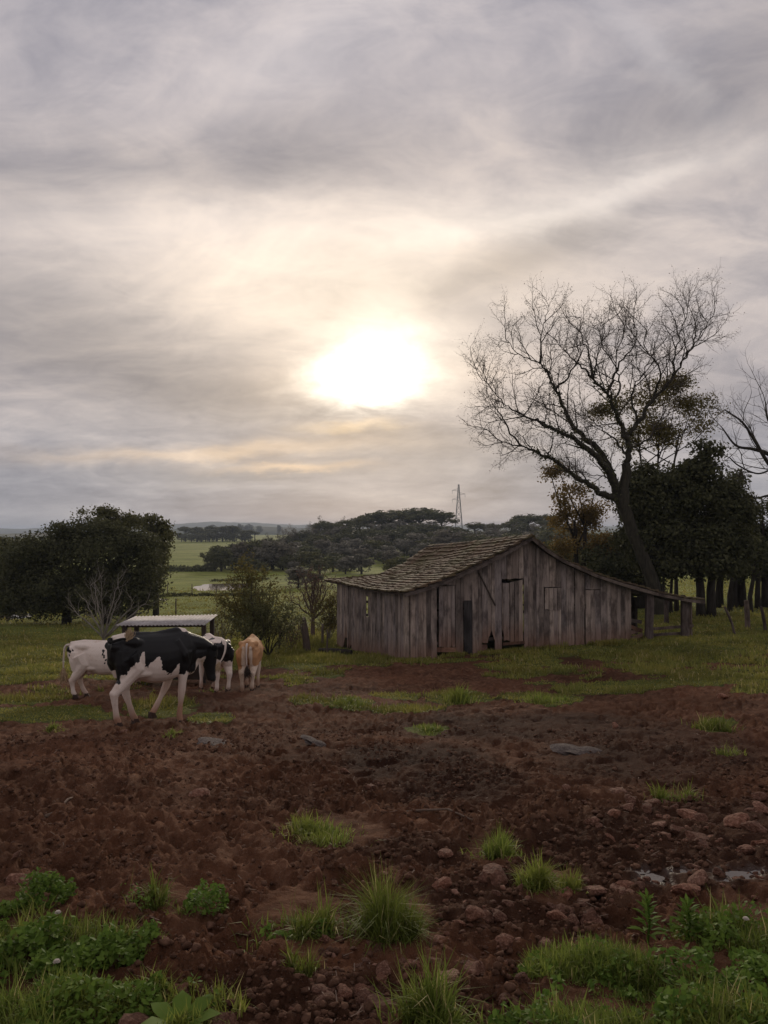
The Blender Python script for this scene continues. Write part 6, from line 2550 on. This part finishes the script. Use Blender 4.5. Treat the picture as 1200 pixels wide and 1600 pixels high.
def mat_patch(name, label, px, py, rx, ry, nb, hb, nw, sw_, hw, wb=.006, kind=None, seed=0, cat=None, lean=.75):
    """A tuft or mat of grass and weeds rooted where the photo shows it; rx, ry in metres on the ground."""
    rng = np.random.default_rng(seed * 13 + int(px))
    cx, cy = ground_hit(px, py)
    z0 = hz(cx, cy)
    t = thing(name, label, cat or 'plant', (cx, cy, z0)) if kind is None else None
    off = np.array([cx, cy, z0]) if t else np.zeros(3)
    out = []
    if nb:
        a, q = rng.uniform(0, 6.28, nb), rng.uniform(0, 1, nb) ** .62
        if kind is None:            # several clumps leaning their own ways, not one dome
            nc = 5
            ca, cq = rng.uniform(0, 6.28, nc), rng.uniform(.15, .8, nc)
            ci = rng.choice(nc, nb, p=rng.dirichlet(np.ones(nc) * 2.5))
            ox, oy, chh = np.cos(ca) * cq, np.sin(ca) * cq, rng.uniform(.55, 1.15, nc)
            sp = np.where(rng.uniform(0, 1, nb) < .8, .34, .8)
            x, y = cx + rx * (ox[ci] + sp * q * np.cos(a)), cy + ry * (oy[ci] + sp * q * np.sin(a))
        else:
            x, y = cx + rx * q * np.cos(a), cy + ry * q * np.sin(a)
        if kind:
            lump = fbm2(x * 3.2, y * 3.2, 3, 8)
            k = lump > .43
            x, y, q, a, lump = x[k], y[k], q[k], a[k], lump[k]
            hs = .35 + 1.1 * smooth(.43, .68, lump)
        else:
            lump = fbm2(x * 9 + px, y * 9, 2, 8)
            k = lump > .36
            x, y, q, a, lump, ci = x[k], y[k], q[k], a[k], lump[k], ci[k]
            hs = (.55 + .9 * smooth(.36, .62, lump)) * chh[ci]
        z = height(x, y) - .01
        H = hb * rng.uniform(.45, 1.2, len(x)) * (1 - .45 * q ** 2) * hs
        ub = None if kind else np.stack([np.cos(a) * q * .55, np.sin(a) * q * .55], 1)
        out.append(blades_mesh('grass' if kind else 'blades', np.stack([x, y, z], 1) - off, H, wb * rng.uniform(.6, 1.4, len(x)), MAT['tuft'], lean, rng, parent=t, up_bias=ub, droop=.62))
    if nw:
        v, q, r = weed_leaves(cx, cy, rx, ry, nw, sw_, hw, rng)
        out.append(mesh_np('weeds' if kind else 'leaves', v - off, q, MAT['weed'], {'rnd': r}, parent=t))
    for o in out:
        o['kind'] = 'stuff'
        if kind:
            tag(o, label[0] if o.name.startswith('grass') else label[1], 'ground cover')
    return t


def foreground_plants():
    g = mat_patch
    # single tufts, each a plant of its own
    g('grass_tuft', 'dense fresh grass tuft in the foreground, right of centre', 622, 1455, .15, .12, 1500, .21, 0, 0, 0, .0048, seed=1, lean=.85)
    g('grass_tuft', 'broad yellowish grass tuft in the foreground, left of the dense one', 466, 1450, .19, .16, 1900, .17, 500, .026, .06, .0062, seed=2, lean=.95)
    g('grass_tuft', 'small spiky tuft below the broad yellowish tuft', 470, 1510, .10, .07, 330, .15, 0, 0, 0, .006, seed=3, lean=.7)
    g('grass_tuft', 'flattened dull green tuft in the middle of the bare soil', 525, 1298, .36, .36, 2000, .10, 0, 0, 0, .006, seed=4, lean=.8)
    g('grass_tuft', 'low tuft behind the reddish stone, right of centre', 772, 1328, .22, .16, 950, .12, 0, 0, 0, .006, seed=5, lean=.6)
    g('grass_tuft', 'round bright tuft by the wet stony hollow', 860, 1380, .17, .15, 1000, .14, 150, .02, .06, .006, seed=6, lean=.65)
    g('grass_tuft', 'small tuft on the stony bank at right', 1047, 1240, .17, .22, 420, .15, 0, 0, 0, .007, seed=7)
    g('grass_tuft', 'dark green tuft on the soil ridge near the right edge', 1120, 1136, .28, .55, 700, .17, 0, 0, 0, .011, seed=8, lean=.35)
    g('grass_tuft', 'tiny tuft below the dark green one at right', 1140, 1175, .14, .3, 180, .12, 0, 0, 0, .009, seed=9)
    g('grass_tuft', 'pale tuft on the trodden soil before the large cow', 268, 1140, .16, .35, 420, .10, 0, 0, 0, .010, seed=10)
    g('grass_tuft', 'low tuft on the soil left of the cow\'s rear hooves', 90, 1132, .20, .35, 420, .10, 0, 0, 0, .010, seed=11)
    g('grass_tuft', 'bright tussock on the bare soil in front of the barn', 718, 1090, .32, .8, 1100, .24, 0, 0, 0, .016, seed=12, lean=.4)
    g('grass_tuft', 'flat grass patch between the barn and the brown cow, on soil', 545, 1100, .42, .7, 800, .14, 0, 0, 0, .014, seed=13)
    g('grass_tuft', 'small flat grass patch in the centre of the yard', 668, 1135, .30, .6, 600, .10, 0, 0, 0, .012, seed=14)
    g('grass_tuft', 'wide grass patch right of the bright tussock', 866, 1095, .48, .7, 1100, .16, 0, 0, 0, .015, seed=15)
    g('grass_tuft', 'grass tuft at the feet of the small black and white cow', 335, 1078, .30, .6, 420, .09, 0, 0, 0, .014, seed=16)
    g('weed_clump', 'dark leafy weed clump at the left edge', 44, 1408, .22, .18, 260, .12, 2200, .028, .11, .006, seed=17)
    g('weed_clump', 'leafy weed beside a stone, left foreground', 304, 1420, .17, .12, 200, .10, 1100, .024, .09, .005, seed=18)
    g('weed_clump', 'thin grassy weed left of the leafy one', 232, 1418, .13, .10, 260, .12, 160, .022, .10, .005, seed=19)
    g('grass_tuft', 'grass tuft cut by the bottom edge, centre', 662, 1606, .20, .12, 900, .16, 0, 0, 0, .006, seed=20, lean=.5)
    # mats nobody could count
    g('', ('green grass mat in the lower left corner', 'clover and broad leaves in the lower left corner'), 85, 1490, .46, .30, 2200, .11, 6500, .030, .09, .005, 'stuff', 21)
    g('', ('grass along the bottom left', 'small leaves along the bottom left'), 90, 1590, .50, .18, 4600, .13, 2600, .026, .07, .005, 'stuff', 22, lean=.8)
    g('', ('thin grass at the bottom, left of centre', 'tiny leaves at the bottom, left of centre'), 265, 1585, .26, .14, 1100, .10, 300, .022, .05, .005, 'stuff', 23)
    g('', ('grass mat in the lower right corner', 'leafy weeds in the lower right corner'), 1080, 1545, .52, .28, 8000, .10, 4200, .026, .07, .005, 'stuff', 24, lean=.9)
    g('', ('grass at the right edge of the foreground', 'weeds at the right edge of the foreground'), 1170, 1468, .36, .24, 2800, .13, 1500, .026, .09, .006, 'stuff', 25)
    g('', ('grass on the near side of the stony hollow', 'weeds on the near side of the stony hollow'), 925, 1510, .30, .18, 2400, .085, 500, .024, .06, .006, 'stuff', 26, lean=.7)
    g('', ('grass along the bottom right', 'weeds along the bottom right'), 1010, 1610, .62, .16, 4200, .13, 2600, .028, .09, .006, 'stuff', 27)
    # tall herb with whorled leaves at right, another smaller one
    for px, py, top, lab in ((1012, 1470, 1402, 'upright weed with pointed leaves at the edge of the right grass'), (1075, 1462, 1412, 'second upright weed, right of the taller pointed one')):
        rng = np.random.default_rng(px)
        cx, cy = ground_hit(px, py)
        z0 = hz(cx, cy)
        H = z_at(px, top, cy) - z0
        t = thing('weed_plant', lab, 'plant', (cx, cy, z0))
        m = MB()
        m.tube([(0, 0, 0), (.01, 0, H * .5), (0, .01, H)], [.006, .005, .002], 5)
        m.build('stem', MAT['weed'], t)
        V, Fq, R = [], [], []
        n = 0
        for k in range(34):
            zz = H * (.15 + .85 * k / 34)
            a = k * 2.4
            ln = .10 * (1 - .35 * k / 34) * rng.uniform(.8, 1.15)
            up = .35 + .9 * k / 34
            d = Vector((math.cos(a), math.sin(a), up)).normalized()
            s = Vector((-math.sin(a), math.cos(a), 0)) * ln * .13
            b0 = Vector((0, 0, zz))
            pts = [b0, b0 + d * ln * .5 - s, b0 + d * ln * .5 + s, b0 + d * ln - Vector((0, 0, ln * .2))]
            V += [pts[0], pts[1], pts[3], pts[2]]
            Fq.append((n, n + 1, n + 2, n + 3))
            R += [rng.uniform(0, 1)] * 4
            n += 4
        mesh_np('leaves', [tuple(v) for v in V], np.array(Fq), MAT['weed'], {'rnd': np.array(R)}, parent=t)['kind'] = 'stuff'
    # broad leaves at the very bottom
    t = thing('broadleaf_weed', 'broad bright leaf rosette cut by the bottom edge', 'plant', (*ground_hit(283, 1608), hz(*ground_hit(283, 1608))))
    for k in range(7):
        a = k * .9
        m = MB()
        d = Vector((math.cos(a), math.sin(a), .5)).normalized()
        s = Vector((-math.sin(a), math.cos(a), 0)) * .032
        q = [d * .02, d * .06 - s * .9, d * .06 + s * .9, d * .10 - s, d * .10 + s, d * .15 - Vector((0, 0, .02))]
        m.add(q, [(0, 1, 2), (1, 3, 4, 2), (3, 5, 4)])
        me = m.mesh('leaf', MAT['weed'], True)
        me.attributes.new('rnd', 'FLOAT', 'POINT').data.foreach_set('value', np.full(6, .8, np.float32))
        link_obj('leaf', me, t)
    # clover heads
    cl = MB()
    r2 = np.random.default_rng(3)
    for k in range(60):
        p = Vector(r2.normal(0, 1, 3)).normalized()
        p.z = abs(p.z) * .9 - .2
        q = p * .011
        cl.hexa([tuple(q * .4 + Vector(c) * .002) for c in ((-1, -1, -1), (1, -1, -1), (1, 1, -1), (-1, 1, -1))] + [tuple(q + Vector(c) * .0022) for c in ((-1, -1, 1), (1, -1, 1), (1, 1, 1), (-1, 1, 1))])
    head = cl.mesh('flower_head', MAT['clover'])
    st = MB()
    st.tube([(0, 0, -.12), (.004, 0, -.05), (0, 0, 0)], [.002, .002, .0015], 4)
    stm = st.mesh('stem', MAT['weed'])
    for px, py, lab in ((90, 1448, 'white clover flower in the left leaf mat, upper one'), (88, 1532, 'white clover flower low in the left grass'), (1166, 1458, 'white clover flower in the grass near the right edge')):
        cx, cy = ground_hit(px, py + 22)
        t = thing('clover_flower', lab, 'flower', (cx, cy, hz(cx, cy) + .115))
        link_obj('flower_head', head, t)
        link_obj('stem', stm, t)


foreground_plants()


# ---------------------------------------------------------------- stones, clods, sticks
def stone_mesh(seed, sub=3, rough=.28, flat=.7, facets=6):
    import bmesh
    bm = bmesh.new()
    bmesh.ops.create_icosphere(bm, subdivisions=sub, radius=1)
    co = np.array([v.co[:] for v in bm.verts])
    r = np.random.default_rng(seed)
    # broken faces: planes cut the lump
    for _ in range(facets):
        n = r.normal(0, 1, 3)
        n /= np.linalg.norm(n)
        d = r.uniform(.45, .82)
        k = co @ n - d
        co = co - np.where(k > 0, k, 0)[:, None] * n * .92
    co = co * (1 + (vn3(co[:, 0] * 1.6 + seed, co[:, 1] * 1.6, co[:, 2] * 1.6, seed) - .5)[:, None] * rough * 2 + (vn3(co[:, 0] * 5, co[:, 1] * 5, co[:, 2] * 5, seed + 1) - .5)[:, None] * rough * .55)
    co[:, 2] *= flat
    for v, c in zip(bm.verts, co):
        v.co = c
    me = bpy.data.meshes.new('stone')
    bm.to_mesh(me)
    bm.free()
    me.polygons.foreach_set('use_smooth', [False] * len(me.polygons))
    return me


def stones():
    rng = np.random.default_rng(64)
    proto = [stone_mesh(k, 3, .34, .7, 11) for k in range(11)]
    for m in proto:
        m.materials.append(MAT['stone'])
    pale = [stone_mesh(40 + k, 3, .5, .5, 5) for k in range(2)]
    for m in pale:
        m.materials.append(MAT['stone_pale'])

    def put(px, py, wpx, label, group=None, mesh=None, sink=.35, hs=1.0, asp=1.0):
        cx, cy = ground_hit(px, py)
        s = wpx / 2 * cy / FPX
        me = mesh or proto[int(rng.integers(11))]
        o = link_obj('stone', me)
        o.location = (cx, cy, hz(cx, cy) + s * .7 * hs * (1 - 2 * sink))
        o.rotation_euler = (rng.normal(0, .25), rng.normal(0, .25), rng.uniform(0, 6.28))
        o.scale = (s, s * asp, s * hs)
        tag(o, label, 'stone', group)
    B = [(778, 1360, 62, 'large reddish stone just behind the round bright tuft'), (700, 1325, 26, 'tilted stone by the low tuft right of centre'), (690, 1375, 40, 'stone on the dark bank above the dense tuft'),
         (930, 1372, 44, 'upright blocky stone left of the wet hollow'), (966, 1378, 36, 'rounded stone right of the blocky one'), (870, 1422, 34, 'stone below the round bright tuft, left of a pair'), (925, 1418, 42, 'wide stone below the blocky one'), (898, 1430, 30, 'dark stone between two larger ones'),
         (852, 1458, 46, 'smooth brown stone at the edge of the right grass'), (700, 1500, 66, 'pale crusted stone right of the dense tuft'), (745, 1432, 36, 'pointed stone in the gravel slope'), (762, 1418, 40, 'rough stone above the pointed one'), (742, 1472, 28, 'small ruddy stone in the middle of the gravel slope'),
         (790, 1455, 38, 'stone in the gravel slope near the right grass'), (738, 1500, 40, 'dark rough stone beside the pale crusted one'), (570, 1418, 36, 'pale ruddy stone at the left foot of the dense tuft'), (645, 1500, 40, 'dark wedge stone below the dense tuft'), (512, 1548, 60, 'flat pointed slab at the bottom, left of centre'),
         (560, 1520, 40, 'ruddy stone beside the bottom slab'), (590, 1552, 70, 'long pale flat stone near the bottom'), (292, 1535, 44, 'ruddy stone right of the left leaf mat'), (215, 1588, 90, 'large red stone at the bottom left'), (340, 1596, 50, 'stone cut by the bottom edge, left of centre'), (18, 1578, 60, 'stone half hidden in the bottom left grass'),
         (325, 1443, 28, 'square ruddy stone at the leafy weed'), (30, 1358, 44, 'reddish stone behind the dark weed clump'), (258, 1468, 36, 'flat stone under a bent grass stalk'), (1152, 1280, 60, 'long flat stone in the rubble at right'), (1088, 1302, 44, 'rounded stone in the rubble at right'), (1040, 1300, 34, 'egg-shaped stone in the middle of the rubble'),
         (1092, 1372, 50, 'brown stone beside the puddle'), (1068, 1385, 46, 'stone below the puddle'), (1190, 1240, 30, 'flat stone at the right edge of the rubble'), (1008, 1308, 20, 'small stone left of the egg-shaped one'), (885, 1230, 22, 'lone stone on the soil above the muddy track'), (968, 1228, 40, 'pale lumpy stone on the slope above the rubble'), (580, 1222, 20, 'small stone in the dark track in mid yard'), (541, 1198, 20, 'small ruddy stone in the middle of the yard'), (190, 1132, 22, 'stone under the large cow\'s tail end'), (312, 1232, 34, 'half buried stone in the left middle of the yard'),
         (1128, 1092, 24, 'ruddy stone on the ridge at right'), (962, 1128, 16, 'small stone on the right middle of the yard')]
    for px, py, w, lab in B:
        put(px, py + w * .22, w * .95, lab, sink=.42 if w > 50 else .38, asp=rng.uniform(.75, 1.1), hs=rng.uniform(.7, 1.0))
    put(340, 1158, 46, 'pale flat crusted stone on the soil before the cow', None, pale[0], .46, .40, 1.3)
    put(491, 1158, 32, 'thin pale stone in the middle of the yard', None, pale[1], .40, .4, 1.2)
    put(906, 1170, 60, 'large flat grey boulder sunk in the soil at right', None, pale[1], .47, .40, 1.3)
    put(575, 1425, 20, 'tiny pale stone', None, pale[0], .3) if False else None
    # the rest, which nothing tells apart
    for px0, px1, py0, py1, n, w0, w1, lab, grp in ((900, 1200, 1240, 1330, 62, 10, 38, 'small brown stone in the rubble at the right', 'stones of the rubble at the right'),
                                                    (680, 1000, 1370, 1450, 52, 10, 38, 'small brown stone in the wet hollow', 'stones of the wet hollow'),
                                                    (500, 830, 1440, 1590, 86, 10, 40, 'small ruddy stone in the foreground gravel', 'stones of the foreground gravel'),
                                                    (0, 480, 1340, 1600, 22, 8, 22, 'small stone on the soil at lower left', 'stones at lower left'),
                                                    (980, 1200, 1340, 1400, 26, 10, 26, 'small stone around the puddles', 'stones around the puddles')):
        for k in range(n):
            put(rng.uniform(px0, px1), rng.uniform(py0, py1), w0 + (w1 - w0) * rng.uniform(0, 1) ** 2.2, lab, grp, sink=rng.uniform(.34, .58), asp=rng.uniform(.7, 1.2), hs=rng.uniform(.65, 1.05))
    # crumbs of soil and gravel
    low = [stone_mesh(80 + k, 1, .45, .7, 7) for k in range(5)]
    data = []
    for m in low:
        data.append((np.array([v.co[:] for v in m.vertices]), np.array([p.vertices[:] for p in m.polygons])))
    for nm, mat, n, rr0, rr1, s0, s1, sd, lab in (('soil_clods', 'clod', 24000, 2.2, 11, .004, .022, 5, 'crumbs and clods of red soil strewn over the yard'), ('gravel', 'stone', 4200, 2.2, 6.5, .004, .017, 6, 'gravel between the foreground stones')):
        r = np.random.default_rng(sd)
        x, y, dist = in_bands(n, rr0, rr1, r, .62)
        g, wet = masks(x, y)
        px, py = proj(x, y, h0(x, y))
        keep = g < .4
        if nm == 'gravel':
            c = np.maximum(np.exp(-((px - 700) / 190) ** 2 - ((py - 1500) / 80) ** 2), np.maximum(np.exp(-((px - 1080) / 170) ** 2 - ((py - 1290) / 50) ** 2), np.exp(-((px - 860) / 200) ** 2 - ((py - 1410) / 50) ** 2)))
            keep &= r.uniform(0, 1, n) < c
        else:
            keep &= r.uniform(0, 1, n) < .22 + 1.2 * smooth(.42, .62, fbm2(x * 1.1, y * 1.1, 3, 71))
        x, y, dist = x[keep], y[keep], dist[keep]
        z = height(x, y)
        V, F, n0 = [], [], 0
        kk = r.integers(0, 5, len(x))
        for k in range(5):
            i = np.where(kk == k)[0]
            co, fa = data[k]
            s = (s0 + (s1 - s0) * r.uniform(0, 1, len(i)) ** 2.5) * (1 + .06 * dist[i])
            a = r.uniform(0, 6.28, len(i))
            ca, sa = np.cos(a), np.sin(a)
            X = co[None, :, 0] * ca[:, None] - co[None, :, 1] * sa[:, None]
            Yy = co[None, :, 0] * sa[:, None] + co[None, :, 1] * ca[:, None]
            P = np.stack([X, Yy * r.uniform(.7, 1.1, (len(i), 1)), np.repeat(co[None, :, 2], len(i), 0)], -1) * s[:, None, None] + np.stack([x[i], y[i], z[i] + s * .25], 1)[:, None, :]
            V.append(P.reshape(-1, 3))
            F.append((fa[None] + (np.arange(len(i)) * len(co))[:, None, None] + n0).reshape(-1, 3))
            n0 += len(i) * len(co)
        o = mesh_np(nm, np.concatenate(V), np.concatenate(F), MAT[mat])
        tag(o, lab, 'gravel' if nm == 'gravel' else 'soil', kind='stuff')
    # straw and chips
    r = np.random.default_rng(9)
    x, y, dist = in_bands(700, 2.4, 14, r, .5)
    g, wet = masks(x, y)
    k = g < .5
    x, y, dist = x[k], y[k], dist[k]
    n = len(x)
    z = height(x, y) + .012
    a = r.uniform(0, 6.28, n)
    L = r.uniform(.012, .045, n) * (1 + dist * .05)
    D = np.stack([np.cos(a) * L, np.sin(a) * L, r.uniform(-.1, .35, n) * L], 1)
    S = np.stack([-np.sin(a), np.cos(a), np.zeros(n)], 1) * (.0009 + .0003 * dist)[:, None]
    P = np.stack([x, y, z], 1)
    V = np.stack([P - S, P + S, P + D + S, P + D - S], 1).reshape(-1, 3)
    o = mesh_np('straw', V, np.arange(n * 4).reshape(-1, 4), MAT['stick'])
    tag(o, 'bits of straw and chaff scattered on the soil', 'straw', kind='stuff')

    def stick(pts, r_, label, group=None):
        P = []
        for px, py in pts:
            x, y = ground_hit(px, py)
            P.append((x, y, hz(x, y) + r_ * 1.2))
        o0 = Vector(P[0])
        m = MB()
        m.tube([Vector(p) - o0 for p in P], list(np.linspace(r_, r_ * .45, len(P))), 6)
        o = m.build('stick', MAT['stick'], None, True)
        o.location = o0
        tag(o, label, 'stick', group)
    stick([(72, 1279), (88, 1268), (106, 1258), (117, 1250)], .014, 'pale forked stick lying on the soil at left')
    stick([(600, 1264), (650, 1268), (700, 1276), (738, 1290)], .012, 'long thin twig lying across the middle of the yard')
    stick([(1012, 1262), (985, 1248), (972, 1230)], .010, 'short pale twig by the lumpy stone')


stones()

# log lying along the foot of the barn's left wall
_m = MB()
_a, _b = ground_hit(500, 1021), ground_hit(548, 1023)
_za, _zb = hz(*_a) + .09, hz(*_b) + .09
_m.tube([(0, 0, 0), ((_b[0] - _a[0]) * .5, (_b[1] - _a[1]) * .5, (_zb - _za) * .5 + .01), (_b[0] - _a[0], _b[1] - _a[1], _zb - _za)], [.11, .12, .10], 8)
_o = _m.build('log', MAT['bark'], None, True)
_o.location = (*_a, _za)
tag(_o, 'dark log lying in the grass at the barn\'s left end', 'log')


# ---------------------------------------------------------------- the air
def haze():
    m = bpy.data.materials.new('thin_haze')
    m.use_nodes = True
    t = m.node_tree
    t.nodes.clear()
    out = t.nodes.new('ShaderNodeOutputMaterial')
    v = t.nodes.new('ShaderNodeVolumePrincipled')
    v.inputs['Color'].default_value = (0.74, 0.84, 0.98, 1)
    v.inputs['Density'].default_value = HAZE
    v.inputs['Anisotropy'].default_value = 0.0
    t.links.new(v.outputs[0], out.inputs['Volume'])
    b = MB()
    b.box((-7500, -7500, -90), (7500, 7500, 46))
    o = b.build('haze', m)
    tag(o, 'thin bluish haze over the far country', 'haze', kind='stuff')


HAZE = 0.00024
if HAZE:
    haze()
